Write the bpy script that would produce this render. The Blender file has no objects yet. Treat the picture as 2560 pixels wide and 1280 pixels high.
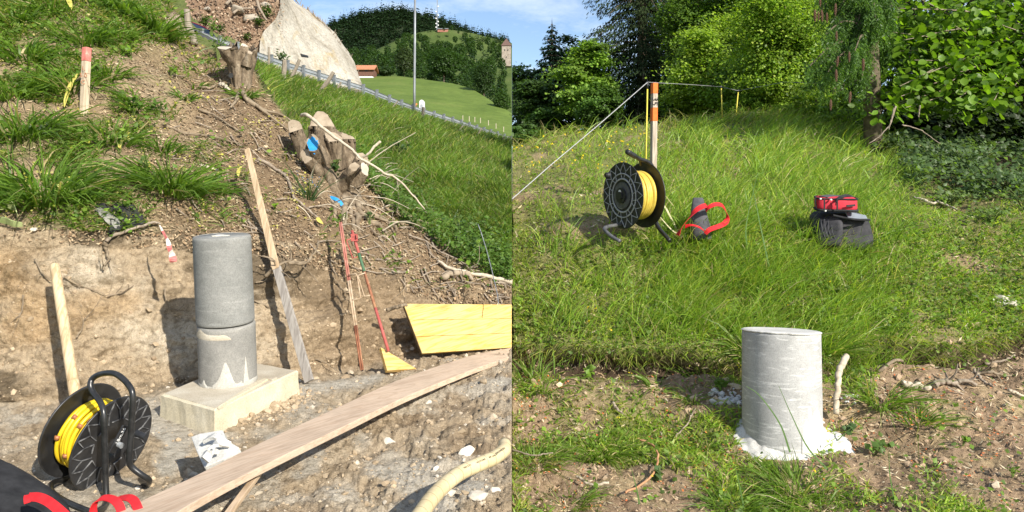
import bpy, math, random
import numpy as np
from mathutils import Vector, Matrix

# ------------------------------------------------------------------ camera, sky, sun, exposure
SC = bpy.context.scene
COL = SC.collection
F, CX, HY = 1800.0, 1280.0, 500.0          # focal length in photo pixels, centre line, eye-level row

cam_data = bpy.data.cameras.new("camera")
cam_data.sensor_width = 36.0
cam_data.lens = 36.0 * F / 2560.0
cam_data.shift_y = (HY - 640.0) / 2560.0
cam_data.clip_start = 0.05
cam_data.clip_end = 5000.0
cam = bpy.data.objects.new("camera", cam_data)
cam.location = (0, 0, 0)
cam.rotation_euler = (math.radians(90), 0, 0)
COL.objects.link(cam)
SC.camera = cam

SUN_AZ = math.radians(38.0)    # right of straight behind the photographer
SUN_EL = math.radians(32.0)
SUN_DIR = Vector((math.sin(SUN_AZ) * math.cos(SUN_EL), -math.cos(SUN_AZ) * math.cos(SUN_EL), math.sin(SUN_EL)))

world = bpy.data.worlds.new("World")
SC.world = world
world.use_nodes = True
wn, wl = world.node_tree.nodes, world.node_tree.links
wn.clear()
w_out = wn.new("ShaderNodeOutputWorld")
w_bg = wn.new("ShaderNodeBackground")
w_bg.inputs["Strength"].default_value = 0.12
w_sky = wn.new("ShaderNodeTexSky")
w_sky.sky_type = 'NISHITA'
w_sky.sun_disc = False
w_sky.sun_elevation = SUN_EL
w_sky.sun_rotation = math.atan2(SUN_DIR.x, SUN_DIR.y)
w_sky.altitude = 700
w_sky.air_density = 1.0
w_sky.dust_density = 1.0
w_sky.ozone_density = 1.5
# thin wisps of cloud laid on a flat layer far above
w_tc = wn.new("ShaderNodeTexCoord")
w_sep = wn.new("ShaderNodeSeparateXYZ")
wl.new(w_tc.outputs["Generated"], w_sep.inputs[0])
w_add = wn.new("ShaderNodeMath"); w_add.operation = 'ADD'; w_add.inputs[1].default_value = 0.12
wl.new(w_sep.outputs["Z"], w_add.inputs[0])
w_max = wn.new("ShaderNodeMath"); w_max.operation = 'MAXIMUM'; w_max.inputs[1].default_value = 0.06
wl.new(w_add.outputs[0], w_max.inputs[0])
w_dx = wn.new("ShaderNodeMath"); w_dx.operation = 'DIVIDE'
w_dy = wn.new("ShaderNodeMath"); w_dy.operation = 'DIVIDE'
wl.new(w_sep.outputs["X"], w_dx.inputs[0]); wl.new(w_max.outputs[0], w_dx.inputs[1])
wl.new(w_sep.outputs["Y"], w_dy.inputs[0]); wl.new(w_max.outputs[0], w_dy.inputs[1])
w_cmb = wn.new("ShaderNodeCombineXYZ")
wl.new(w_dx.outputs[0], w_cmb.inputs[0]); wl.new(w_dy.outputs[0], w_cmb.inputs[1])
w_nz = wn.new("ShaderNodeTexNoise")
w_nz.inputs["Scale"].default_value = 1.9
w_nz.inputs["Detail"].default_value = 7.0
w_nz.inputs["Roughness"].default_value = 0.62
w_nz.inputs["Distortion"].default_value = 0.35
wl.new(w_cmb.outputs[0], w_nz.inputs["Vector"])
w_rmp = wn.new("ShaderNodeValToRGB")
w_rmp.color_ramp.elements[0].position = 0.44
w_rmp.color_ramp.elements[0].color = (0, 0, 0, 1)
w_rmp.color_ramp.elements[1].position = 0.74
w_rmp.color_ramp.elements[1].color = (0.75, 0.75, 0.75, 1)
wl.new(w_nz.outputs["Fac"], w_rmp.inputs[0])
w_mix = wn.new("ShaderNodeMixRGB")
w_mix.inputs[2].default_value = (6.4, 6.9, 7.6, 1)
wl.new(w_rmp.outputs[0], w_mix.inputs[0])
wl.new(w_sky.outputs[0], w_mix.inputs[1])
wl.new(w_mix.outputs[0], w_bg.inputs["Color"])
wl.new(w_bg.outputs[0], w_out.inputs[0])

sun_data = bpy.data.lights.new("sun", 'SUN')
sun_data.energy = 5.0
sun_data.angle = math.radians(0.55)
sun_data.color = (1.0, 0.94, 0.84)
sun = bpy.data.objects.new("sun", sun_data)
sun.rotation_euler = SUN_DIR.to_track_quat('Z', 'Y').to_euler()
sun.location = (30, -40, 40)
COL.objects.link(sun)

SC.view_settings.view_transform = 'Standard'
SC.view_settings.look = 'None'
SC.view_settings.exposure = 0.62
SC.view_settings.gamma = 1.0
SC.view_settings.use_curve_mapping = False
SC.render.engine = 'CYCLES'
SC.cycles.max_bounces = 6
SC.cycles.diffuse_bounces = 3
SC.cycles.transmission_bounces = 3
SC.cycles.glossy_bounces = 2
SC.cycles.caustics_reflective = False
SC.cycles.caustics_refractive = False

RNG = np.random.default_rng(7)
random.seed(7)

# ------------------------------------------------------------------ helpers
def P(u, v, Y):
    """The place that lies Y metres ahead on the line of sight through photo pixel (u, v)."""
    return np.array(((u - CX) / F * Y, Y, (HY - v) / F * Y))

def Pz(u, v, z):
    """The place at height z on that line of sight (below or above eye level)."""
    return P(u, v, z * F / (HY - v))

def lerp(a, b, t): return a + (b - a) * t
def nrm(v):
    v = np.asarray(v, float); n = np.linalg.norm(v, axis=-1, keepdims=True); return v / np.maximum(n, 1e-9)

def _hash(ix, iy, iz, seed):
    h = (ix.astype(np.int64) * 374761393 + iy.astype(np.int64) * 668265263 + iz.astype(np.int64) * 2147483647 + seed * 974634777) & 0xFFFFFFFF
    h = ((h ^ (h >> 13)) * 1274126177) & 0xFFFFFFFF
    h = ((h ^ (h >> 16)) * 2246822519) & 0xFFFFFFFF
    return ((h ^ (h >> 15)) & 0xFFFFFF) / float(0xFFFFFF)

def vnoise(p, seed=0):
    p = np.asarray(p, float); i = np.floor(p); f = p - i; f = f * f * (3 - 2 * f); i = i.astype(np.int64)
    x, y, z = i[..., 0], i[..., 1], i[..., 2]; fx, fy, fz = f[..., 0], f[..., 1], f[..., 2]
    c = lambda a, b, d: _hash(x + a, y + b, z + d, seed)
    x00 = lerp(c(0,0,0), c(1,0,0), fx); x10 = lerp(c(0,1,0), c(1,1,0), fx)
    x01 = lerp(c(0,0,1), c(1,0,1), fx); x11 = lerp(c(0,1,1), c(1,1,1), fx)
    return lerp(lerp(x00, x10, fy), lerp(x01, x11, fy), fz)

def fbm(p, octaves=4, seed=0, gain=0.5):
    s = 0; a = 1.0; t = 0; p = np.asarray(p, float)
    for k in range(octaves):
        s = s + a * (vnoise(p, seed + k) * 2 - 1); t += a; a *= gain; p = p * 2.03 + 11.3
    return s / t

def billow(p, octaves=4, seed=0, gain=0.5):
    s = 0; a = 1.0; t = 0; p = np.asarray(p, float)
    for k in range(octaves):
        s = s + a * np.abs(vnoise(p, seed + k) * 2 - 1); t += a; a *= gain; p = p * 2.07 + 5.1
    return s / t

def set_props(o, label=None, cat=None, group=None, kind=None):
    if label: o["label"] = label
    if cat: o["category"] = cat
    if group: o["group"] = group
    if kind: o["kind"] = kind
    return o

def wloc(o):
    v = np.zeros(3)
    while o is not None:
        v += np.array(o.location); o = o.parent
    return v

def np_mesh(name, V, F_, mats=None, cols=None, smooth=True, midx=None):
    """A mesh from numpy vertices and an (M,3) or (M,4) face array, or a list of such arrays."""
    V = np.ascontiguousarray(V, np.float32)
    Fs = F_ if isinstance(F_, (list, tuple)) and len(F_) and isinstance(F_[0], np.ndarray) else [np.asarray(F_)]
    Fs = [np.asarray(f, np.int32) for f in Fs if len(f)]
    loops = np.concatenate([f.ravel() for f in Fs]); sizes = np.concatenate([np.full(len(f), f.shape[1], np.int32) for f in Fs])
    starts = np.concatenate([[0], np.cumsum(sizes)[:-1]]).astype(np.int32)
    me = bpy.data.meshes.new(name)
    me.vertices.add(len(V)); me.vertices.foreach_set("co", V.ravel())
    me.loops.add(len(loops)); me.loops.foreach_set("vertex_index", loops)
    me.polygons.add(len(sizes)); me.polygons.foreach_set("loop_start", starts)
    me.polygons.foreach_set("use_smooth", np.full(len(sizes), bool(smooth)))
    for m in (mats if isinstance(mats, (list, tuple)) else [mats]) if mats is not None else []:
        me.materials.append(m)
    if midx is not None: me.polygons.foreach_set("material_index", np.asarray(midx, np.int32))
    if cols is not None:
        a = me.color_attributes.new("tint", 'FLOAT_COLOR', 'POINT')
        c = np.ones((len(V), 4), np.float32); c[:, :cols.shape[1]] = cols
        a.data.foreach_set("color", c.ravel())
    me.update(calc_edges=True)
    return me

def link(name, me, parent=None, loc=(0, 0, 0)):
    o = bpy.data.objects.new(name, me); COL.objects.link(o)
    o.parent = parent; o.location = loc
    return o

def empty(name, loc, label=None, cat=None, group=None):
    o = bpy.data.objects.new(name, None); COL.objects.link(o)
    o.empty_display_size = 0.1; o.location = tuple(loc)
    return set_props(o, label, cat, group)

class MB:
    """Collects shapes in world metres; put() links them as one mesh under a parent or on their own."""
    def __init__(self): self.v = []; self.f = []; self.mi = []; self.n = 0
    def add(self, V, faces, mi=0):
        V = np.asarray(V, float); self.v.append(V)
        for f in faces: self.f.append(tuple(int(i) + self.n for i in f)); self.mi.append(mi)
        self.n += len(V); return self
    def hexa(self, c, mi=0):
        return self.add(c, [(3,2,1,0),(4,5,6,7),(0,1,5,4),(1,2,6,5),(2,3,7,6),(3,0,4,7)], mi)
    def box(self, c, ax, ay, az, mi=0):
        c, ax, ay, az = (np.asarray(q, float) for q in (c, ax, ay, az))
        return self.hexa([c-ax-ay-az, c+ax-ay-az, c+ax+ay-az, c-ax+ay-az, c-ax-ay+az, c+ax-ay+az, c+ax+ay+az, c-ax+ay+az], mi)
    def plate(self, p, t, mi=0):
        """four corners of the top face and the vector down through the thickness"""
        p = [np.asarray(q, float) for q in p]; t = np.asarray(t, float)
        return self.hexa([q + t for q in p] + p, mi)
    def prism(self, poly, t, mi=0):
        poly = np.asarray(poly, float); n = len(poly); t = np.asarray(t, float)
        fs = [tuple(range(n)), tuple(range(2*n-1, n-1, -1))] + [((i+1) % n, i, n+i, n+(i+1) % n) for i in range(n)]
        return self.add(np.concatenate([poly, poly + t]), fs, mi)
    def tube(self, pts, r, n=8, mi=0, caps=True, rough=0, seed=0):
        pts = np.asarray(pts, float); m = len(pts); r = np.broadcast_to(np.asarray(r, float), (m,))
        T = np.gradient(pts, axis=0); T = nrm(T)
        ref = np.array((0, 0, 1.0)) if abs(T[0][2]) < 0.9 else np.array((1.0, 0, 0))
        a = nrm(np.cross(T[0], ref)); V = []
        for k in range(m):
            a = nrm(a - T[k] * np.dot(a, T[k])); b = np.cross(T[k], a)
            th = np.arange(n) * 2 * math.pi / n
            rr = r[k] * np.ones(n)
            if rough:
                q = np.stack([np.cos(th) * 1.3, np.sin(th) * 1.3, np.full(n, k * 0.5)], -1) + seed * 7.7
                rr = rr * (1 + rough * fbm(q, 3, seed))
            V.append(pts[k] + np.cos(th)[:, None] * a * rr[:, None] + np.sin(th)[:, None] * b * rr[:, None])
        V = np.concatenate(V); fs = []
        for k in range(m - 1):
            for i in range(n):
                j = (i + 1) % n; fs.append((k*n+i, k*n+j, (k+1)*n+j, (k+1)*n+i))
        if caps: fs += [tuple(range(n-1, -1, -1)), tuple((m-1)*n + i for i in range(n))]
        return self.add(V, fs, mi)
    def sweep(self, pts, hw, ht, wdir, mi=0):
        """a flat band along a path: half width, half thickness, width directions (one or per point)"""
        pts = np.asarray(pts, float); m = len(pts); hw = np.broadcast_to(np.asarray(hw, float), (m,))
        W = np.broadcast_to(np.asarray(wdir, float), (m, 3)); T = nrm(np.gradient(pts, axis=0)); V = []
        for k in range(m):
            w = nrm(W[k] - T[k] * np.dot(W[k], T[k])); nn = np.cross(T[k], w)
            V += [pts[k]-w*hw[k]-nn*ht, pts[k]+w*hw[k]-nn*ht, pts[k]+w*hw[k]+nn*ht, pts[k]-w*hw[k]+nn*ht]
        fs = []
        for k in range(m - 1):
            for i in range(4):
                j = (i + 1) % 4; fs.append((k*4+i, k*4+j, k*4+4+j, k*4+4+i))
        fs += [(3,2,1,0), (4*m-4, 4*m-3, 4*m-2, 4*m-1)]
        return self.add(V, fs, mi)
    def bark(self, pts, r, n=40, m=34, rough=.22, seed=0, jag=0.0, freq=3.0, flute=0.0):
        """trunk skin with furrows running along it and, with jag, a torn upper edge"""
        pts = spline(pts, m); rr = np.interp(np.linspace(0, 1, m), np.linspace(0, 1, len(r)), r); T = nrm(np.gradient(pts, axis=0))
        a = nrm(np.cross(T[0], (0.1, 1.0, 0.05))); th = np.arange(n) * 2 * math.pi / n; V = []
        for k in range(m):
            a = nrm(a - T[k] * np.dot(a, T[k])); b = np.cross(T[k], a); s = k / (m - 1)
            q = np.stack([np.cos(th) * freq, np.sin(th) * freq, np.full(n, s * 1.6)], -1) + seed * 5.3
            d = 1 + rough * (1.2 * fbm(q * .55, 2, seed) + .9 * (billow(q * 1.3, 3, seed + 3) - .35) + .5 * (billow(np.stack([q[:, 0] * 3, q[:, 1] * 3, q[:, 2] * 2], -1), 2, seed + 7) - .35)) + flute * np.cos(th * 5 + seed + s) * (1 - s) ** 2
            c = pts[k] + T[k] * (jag * fbm(q * 1.7, 3, seed + 5) * s ** 3)[:, None]
            V.append(c + (np.cos(th) * rr[k] * d)[:, None] * a + (np.sin(th) * rr[k] * d)[:, None] * b)
        last = V[-1]; V = np.concatenate(V + [[last.mean(0) - T[-1] * jag * .6]]); fs = []
        for k in range(m - 1):
            for i in range(n): fs.append((k*n+i, k*n+(i+1) % n, (k+1)*n+(i+1) % n, (k+1)*n+i))
        for i in range(n): fs.append(((m-1)*n+i, (m-1)*n+(i+1) % n, m*n))
        return self.add(V, fs)
    def disc_ring(self, c, axis, prof, n=48, mi=0, close=True):
        """lathe: prof = [(radius, offset along axis)]"""
        axis = nrm(axis); ref = np.array((0, 0, 1.0)) if abs(axis[2]) < 0.9 else np.array((1.0, 0, 0))
        a = nrm(np.cross(axis, ref)); b = np.cross(axis, a); th = np.arange(n) * 2 * math.pi / n
        ring = np.cos(th)[:, None] * a + np.sin(th)[:, None] * b
        V = np.concatenate([np.asarray(c, float) + ring * r + axis * h for r, h in prof]); m = len(prof); fs = []
        for k in range(m - (0 if close else 1)):
            k2 = (k + 1) % m
            for i in range(n):
                j = (i + 1) % n; fs.append((k*n+i, k*n+j, k2*n+j, k2*n+i))
        return self.add(V, fs, mi)
    def put(self, name, mat, parent=None, origin=None, smooth=False, bevel=0, kind=None, label=None, cat=None, group=None):
        V = np.concatenate(self.v)
        if parent is not None: off = wloc(parent); loc = (0, 0, 0)
        else:
            off = np.asarray(origin, float) if origin is not None else np.array((V[:, 0].mean(), V[:, 1].mean(), V[:, 2].min())); loc = tuple(off)
        me = bpy.data.meshes.new(name); me.from_pydata((V - off).tolist(), [], self.f)
        for m in (mat if isinstance(mat, (list, tuple)) else [mat]): me.materials.append(m)
        me.polygons.foreach_set("material_index", self.mi)
        me.polygons.foreach_set("use_smooth", [bool(smooth)] * len(self.f)); me.update()
        o = link(name, me, parent, loc)
        if bevel:
            b = o.modifiers.new("bevel", 'BEVEL'); b.width = bevel; b.segments = 2; b.limit_method = 'ANGLE'
        return set_props(o, label, cat, group, kind)

def spline(pts, n):
    """Catmull-Rom through points, n samples"""
    p = np.asarray(pts, float)
    if len(p) < 3: return np.array([lerp(p[0], p[-1], t) for t in np.linspace(0, 1, n)])
    q = np.concatenate([[2*p[0]-p[1]], p, [2*p[-1]-p[-2]]]); out = []
    for t in np.linspace(0, len(p) - 1 - 1e-6, n):
        i = int(t); f = t - i; a, b, c, d = q[i], q[i+1], q[i+2], q[i+3]
        out.append(0.5 * ((2*b) + (-a+c)*f + (2*a-5*b+4*c-d)*f*f + (-a+3*b-3*c+d)*f**3))
    return np.array(out)

def copy_tree(o, parent=None):
    c = o.copy(); COL.objects.link(c); c.parent = parent
    for ch in [x for x in COL.objects if x.parent == o]: copy_tree(ch, c)
    return c

# ------------------------------------------------------------------ materials
def new_mat(name):
    m = bpy.data.materials.new(name); m.use_nodes = True
    n, l = m.node_tree.nodes, m.node_tree.links
    return m, n, l, n["Principled BSDF"]

def ramp(n, stops):
    r = n.new("ShaderNodeValToRGB"); e = r.color_ramp.elements
    while len(e) < len(stops): e.new(0.5)
    for i, (p, c) in enumerate(stops): e[i].position = p; e[i].color = (*c, 1)
    return r

def noise(n, l, vec, scale, detail=6, rough=0.6, dist=0):
    t = n.new("ShaderNodeTexNoise"); t.inputs["Scale"].default_value = scale; t.inputs["Detail"].default_value = detail
    t.inputs["Roughness"].default_value = rough; t.inputs["Distortion"].default_value = dist
    if vec is not None: l.new(vec, t.inputs["Vector"])
    return t

def bump(n, l, h, strength, dist, prev=None):
    b = n.new("ShaderNodeBump"); b.inputs["Strength"].default_value = strength; b.inputs["Distance"].default_value = dist
    l.new(h, b.inputs["Height"])
    if prev is not None: l.new(prev.outputs[0], b.inputs["Normal"])
    return b

def mixc(n, l, fac, a, b, mode='MIX'):
    m = n.new("ShaderNodeMixRGB"); m.blend_type = mode
    for i, q in ((0, fac), (1, a), (2, b)):
        if hasattr(q, "links"): l.new(q, m.inputs[i])
        elif isinstance(q, (int, float)): m.inputs[i].default_value = q
        else: m.inputs[i].default_value = (*q, 1)
    return m.outputs[0]

def speckle_mat(name, stops, scale=8, rough=0.8, bump_s=0.3, bump_d=0.004, bump_scale=60, spec=0.3, metal=0, detail=6, stretch=None, fine=None):
    """noise-coloured surface; stretch = three axes with frequencies for grain that runs one way"""
    m, n, l, p = new_mat(name)
    tc = n.new("ShaderNodeTexCoord"); vec = tc.outputs["Object"]
    if stretch is not None:
        c = n.new("ShaderNodeCombineXYZ")
        for i, (ax, fr) in enumerate(stretch):
            d = n.new("ShaderNodeVectorMath"); d.operation = 'DOT_PRODUCT'; l.new(tc.outputs["Object"], d.inputs[0])
            d.inputs[1].default_value = tuple(np.asarray(ax, float) * fr); l.new(d.outputs["Value"], c.inputs[i])
        vec = c.outputs[0]
    t = noise(n, l, vec, scale, detail); r = ramp(n, stops); l.new(t.outputs["Fac"], r.inputs[0])
    colr = r.outputs[0]
    if fine:
        t3 = noise(n, l, tc.outputs["Object"], fine[0], 3, 0.7); r3 = ramp(n, [(0.3, (fine[1],)*3), (0.7, (1.0,)*3)]); l.new(t3.outputs["Fac"], r3.inputs[0])
        colr = mixc(n, l, 1.0, colr, r3.outputs[0], 'MULTIPLY')
    l.new(colr, p.inputs["Base Color"])
    p.inputs["Roughness"].default_value = rough; p.inputs["Specular IOR Level"].default_value = spec; p.inputs["Metallic"].default_value = metal
    if bump_s:
        t2 = noise(n, l, vec if stretch is not None else tc.outputs["Object"], bump_scale if stretch is None else scale * 2, 5)
        b = bump(n, l, t2.outputs["Fac"], bump_s, bump_d); l.new(b.outputs[0], p.inputs["Normal"])
    return m

def leaf_mat(name, trans=0.3, rough=0.5, spec=0.25):
    """leaf whose colour is its own tint, letting some light through"""
    m, n, l, p = new_mat(name)
    a = n.new("ShaderNodeAttribute"); a.attribute_name = "tint"
    l.new(a.outputs["Color"], p.inputs["Base Color"]); p.inputs["Roughness"].default_value = rough; p.inputs["Specular IOR Level"].default_value = spec
    tr = n.new("ShaderNodeBsdfTranslucent")
    l.new(mixc(n, l, 1.0, a.outputs["Color"], (1.5, 1.6, 0.6), 'MULTIPLY'), tr.inputs["Color"])
    mx = n.new("ShaderNodeMixShader"); mx.inputs[0].default_value = trans
    l.new(p.outputs[0], mx.inputs[1]); l.new(tr.outputs[0], mx.inputs[2]); l.new(mx.outputs[0], n["Material Output"].inputs[0])
    return m

def tint_mat(name, rough=0.9):
    m, n, l, p = new_mat(name)
    a = n.new("ShaderNodeAttribute"); a.attribute_name = "tint"
    l.new(a.outputs["Color"], p.inputs["Base Color"]); p.inputs["Roughness"].default_value = rough; p.inputs["Specular IOR Level"].default_value = 0.2
    return m

M = {}
M['blade'] = leaf_mat("grass_blade", 0.42, 0.42, 0.3)
M['leaf'] = leaf_mat("leaf", 0.45, 0.45, 0.3)
M['needle'] = leaf_mat("needle", 0.15, 0.85, 0.05)
M['litter'] = tint_mat("litter")
M['rock'] = tint_mat("rock_tint", 0.9)
M['bark'] = speckle_mat("bark", [(0.3, (0.06, 0.045, 0.03)), (0.7, (0.2, 0.16, 0.11))], 14, 0.95, 0.8, 0.01, 40)
M['twig'] = speckle_mat("twig_bark", [(0.3, (0.16, 0.12, 0.085)), (0.7, (0.36, 0.30, 0.23))], 25, 0.9, 0.4, 0.003, 80)
M['pale_twig'] = speckle_mat("bleached_twig", [(0.3, (0.34, 0.28, 0.2)), (0.7, (0.6, 0.52, 0.4))], 25, 0.9, 0.4, 0.003, 80)
M['root'] = speckle_mat("root_bark", [(0.3, (0.13, 0.095, 0.06)), (0.7, (0.3, 0.24, 0.165))], 20, 0.95, 0.5, 0.004, 60)
M['black_plastic'] = speckle_mat("black_plastic", [(0.3, (0.012, 0.012, 0.013)), (0.72, (0.035, 0.035, 0.036))], 18, 0.42, 0.15, 0.001, 120, 0.5)
M['grey_plastic'] = speckle_mat("worn_dark_plastic", [(0.3, (0.05, 0.051, 0.053)), (0.7, (0.13, 0.131, 0.135))], 22, 0.45, 0.15, 0.001, 120, 0.5)
M['rib_worn'] = speckle_mat("worn_rib_edge", [(0.4, (0.05, 0.05, 0.052)), (0.72, (0.26, 0.26, 0.26))], 40, 0.5, 0.2, 0.001, 150, 0.5)
M['black_paint'] = speckle_mat("black_enamel_tube", [(0.3, (0.01, 0.01, 0.01)), (0.75, (0.04, 0.04, 0.04))], 30, 0.3, 0.1, 0.0008, 120, 0.5, fine=(200, 0.6))
M['yellow_cable'] = speckle_mat("yellow_cable", [(0.3, (0.62, 0.42, 0.012)), (0.7, (0.78, 0.55, 0.02))], 20, 0.4, 0.0, 0.001, 80, 0.5)
M['ochre_cable'] = speckle_mat("dusty_yellow_cable", [(0.3, (0.5, 0.36, 0.05)), (0.7, (0.66, 0.49, 0.09))], 20, 0.45, 0.0, 0.001, 80, 0.4)
M['rib_brightened'] = speckle_mat('brightened_worn_rib', [(0.3, (0.22, 0.22, 0.22)), (0.7, (0.5, 0.5, 0.5))], 40, 0.5, 0.2, 0.001, 150, 0.5)  # worn ribs tinted lighter in place of sun the right reel misses
M['copper'] = speckle_mat("brown_clip", [(0.3, (0.25, 0.09, 0.03)), (0.7, (0.4, 0.17, 0.07))], 60, 0.45, 0, spec=0.5)
M['red_strap'] = speckle_mat("red_webbing", [(0.3, (0.5, 0.012, 0.018)), (0.7, (0.66, 0.025, 0.03))], 30, 0.65, 0.5, 0.001, 400, 0.3)
M['black_cloth'] = speckle_mat("black_cloth", [(0.3, (0.012, 0.012, 0.013)), (0.7, (0.04, 0.04, 0.042))], 14, 0.8, 0.4, 0.002, 250, 0.2)
M['grey_cloth'] = speckle_mat("grey_cloth", [(0.3, (0.05, 0.05, 0.058)), (0.7, (0.11, 0.108, 0.115))], 14, 0.85, 0.4, 0.002, 250, 0.2)
M['white'] = speckle_mat("white_paint", [(0.3, (0.7, 0.7, 0.68)), (0.7, (0.82, 0.82, 0.8))], 12, 0.5, 0)
M['black_ink'] = speckle_mat("black_ink", [(0.3, (0.012, 0.012, 0.012)), (0.7, (0.02, 0.02, 0.02))], 12, 0.7, 0)

# ------------------------------------------------------------------ the two slopes
def curve_at(nodes, u):
    n = np.asarray(nodes, float); x = n[:, 0]; out = []
    for k in range(1, n.shape[1]):
        y = n[:, k]
        yy = np.interp(u, x, y)
        out.append(yy)
    return out

def smooth1(a, k):
    if k < 2: return a
    w = np.hanning(k + 2)[1:-1]; w /= w.sum()
    p = np.pad(a, k // 2, mode='edge')
    return np.convolve(p, w, 'same')[k // 2: k // 2 + len(a)]

def bslope(curves, us, vs, sm=9):
    """rows of sight-line depths through given contour lines, straight between them"""
    Y = np.zeros((len(vs), len(us))); cv = []; cy = []
    for c in curves:
        v, y = curve_at(c, us); cv.append(smooth1(v, sm)); cy.append(smooth1(1 / y, sm))
    cv = np.array(cv); cy = np.array(cy)
    for j in range(len(us)):
        o = np.argsort(cv[:, j], kind='stable')
        Y[:, j] = 1 / np.interp(vs, cv[o, j], cy[o, j])
    return Y

class Land:
    def __init__(self, us, vs, Y):
        self.us, self.vs = us, vs
        U, V = np.meshgrid(us, vs)
        self.U, self.V = U, V
        self.pos = np.stack([(U - CX) / F * Y, Y, (HY - V) / F * Y], -1)
        self.renormal()
    def renormal(self):
        du = np.gradient(self.pos, axis=1); dv = np.gradient(self.pos, axis=0)
        n = nrm(np.cross(du, -dv)); self.nor = n
    def idx(self, u, v):
        fu = np.interp(u, self.us, np.arange(len(self.us))); fv = np.interp(v, self.vs, np.arange(len(self.vs)))
        iu = np.clip(fu.astype(int), 0, len(self.us) - 2); iv = np.clip(fv.astype(int), 0, len(self.vs) - 2)
        return iu, iv, fu - iu, fv - iv
    def _bi(self, A, u, v):
        u = np.asarray(u, float); v = np.asarray(v, float)
        iu, iv, a, b = self.idx(u, v)
        if A.ndim == 3: a = a[..., None]; b = b[..., None]
        return lerp(lerp(A[iv, iu], A[iv, iu+1], a), lerp(A[iv+1, iu], A[iv+1, iu+1], a), b)
    def at(self, u, v): return self._bi(self.pos, u, v)
    def normal(self, u, v): return nrm(self._bi(self.nor, u, v))
    def scale(self, u, v): return self.at(u, v)[..., 1]

def inpoly(poly, u, v):
    poly = np.asarray(poly, float); c = np.zeros(np.shape(u), bool); n = len(poly)
    for i in range(n):
        x1, y1 = poly[i]; x2, y2 = poly[(i + 1) % n]
        cond = (y1 > v) != (y2 > v)
        c ^= cond & (u < (x2 - x1) * (v - y1) / ((y2 - y1) if y2 != y1 else 1e-9) + x1)
    return c

def soft_line(nodes, u): return np.interp(u, np.asarray(nodes, float)[:, 0], np.asarray(nodes, float)[:, 1])
def sstep(a, b, x):
    t = np.clip((x - a) / (b - a), 0, 1); return t * t * (3 - 2 * t)

# --- excavation, bank and soil slope with the grass slope up to the road (left of the seam)
L_BASE = [(-300,1015,3.85),(0,1010,3.95),(150,1002,4.0),(400,968,4.25),(560,948,4.45),(650,937,4.62),(800,925,4.85),(900,913,5.05),(1050,885,5.3),(1280,858,5.6)]
L_TOP = [(-300,560,4.2),(0,562,4.25),(250,568,4.4),(480,580,4.75),(640,592,4.95),(740,612,5.15),(850,642,5.35),(1000,692,5.6),(1150,716,5.75),(1280,724,5.85)]
L_RIDGE = [(-300,-250,9.5),(0,-220,9),(300,-150,8.8),(400,-35,8.4),(430,12,8.2),(480,96,7.9),(540,130,7.7),(620,152,7.5),(650,215,7.2),(700,280,6.9),(760,335,6.7),(920,445,6.55),(1000,530,6.4),(1130,640,6.1),(1280,700,5.95)]
L_FAR = [(-300,-262,30),(0,-232,30),(300,-162,28),(400,-47,28),(430,2,27),(480,86,26),(540,121,24),(620,143,22),(650,203,15),(700,270,12),(760,320,9.8),(920,434,7.8),(1000,520,6.8),(1130,632,6.25),(1280,692,6.05)]
L_ROAD = [(-300,-285,30),(0,-255,30),(300,-180,29),(400,-62,30),(430,-12,30.3),(480,76,31),(540,112,32),(620,135,33.5),(650,165,34.5),(700,186,36),(838,224,40),(900,243,42),(1050,291,50),(1204,333,59),(1280,353,64)]
L_MIDG = [(-300,-270,30),(0,-240,30),(300,-170,28.5),(400,-52,29),(430,-4,28),(480,82,27.5),(540,117,27),(620,139,26),(650,188,24),(760,275,18.5),(920,375,12.5),(1000,425,10.2),(1130,452,8.8),(1280,466,8.0)]
L_OUT = [(-300,1560,2.05),(1280,1560,1.95)]
L_END = [(-300,-330,34),(0,-300,34),(300,-230,34),(400,-120,34),(430,-70,34),(480,40,34),(540,80,35),(620,110,36),(650,150,36),(700,180,37),(838,221,40.5),(900,241,42.5),(1050,289.5,50.5),(1204,332,59.5),(1280,352,64.5)]

lu = np.concatenate([np.arange(-260, 0, 10.0), np.arange(0, 1276, 4.0), [1276.0, 1279.4]])
lv = np.concatenate([np.arange(-280, 0, 12.0), np.arange(0, 1280, 3.6), np.arange(1280, 1540, 10.0)])
LND = Land(lu, lv, bslope([L_OUT, L_BASE, L_TOP, L_RIDGE, L_FAR, L_MIDG, L_ROAD, L_END], lu, lv))
U, V = LND.U, LND.V
vb = soft_line([(a, b) for a, b, c in L_BASE], U); vt = soft_line([(a, b) for a, b, c in L_TOP], U)
vr = soft_line([(a, b) for a, b, c in L_RIDGE], U)
m_floor = sstep(-12, 18, V - vb)
m_bank = sstep(-14, 10, V - vt) * (1 - m_floor)
m_slope = (1 - sstep(-14, 10, V - vt)) * sstep(-6, 10, V - vr)
m_grass = 1 - np.clip(m_floor + m_bank + m_slope, 0, 1)
p0 = LND.pos.copy()
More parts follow.
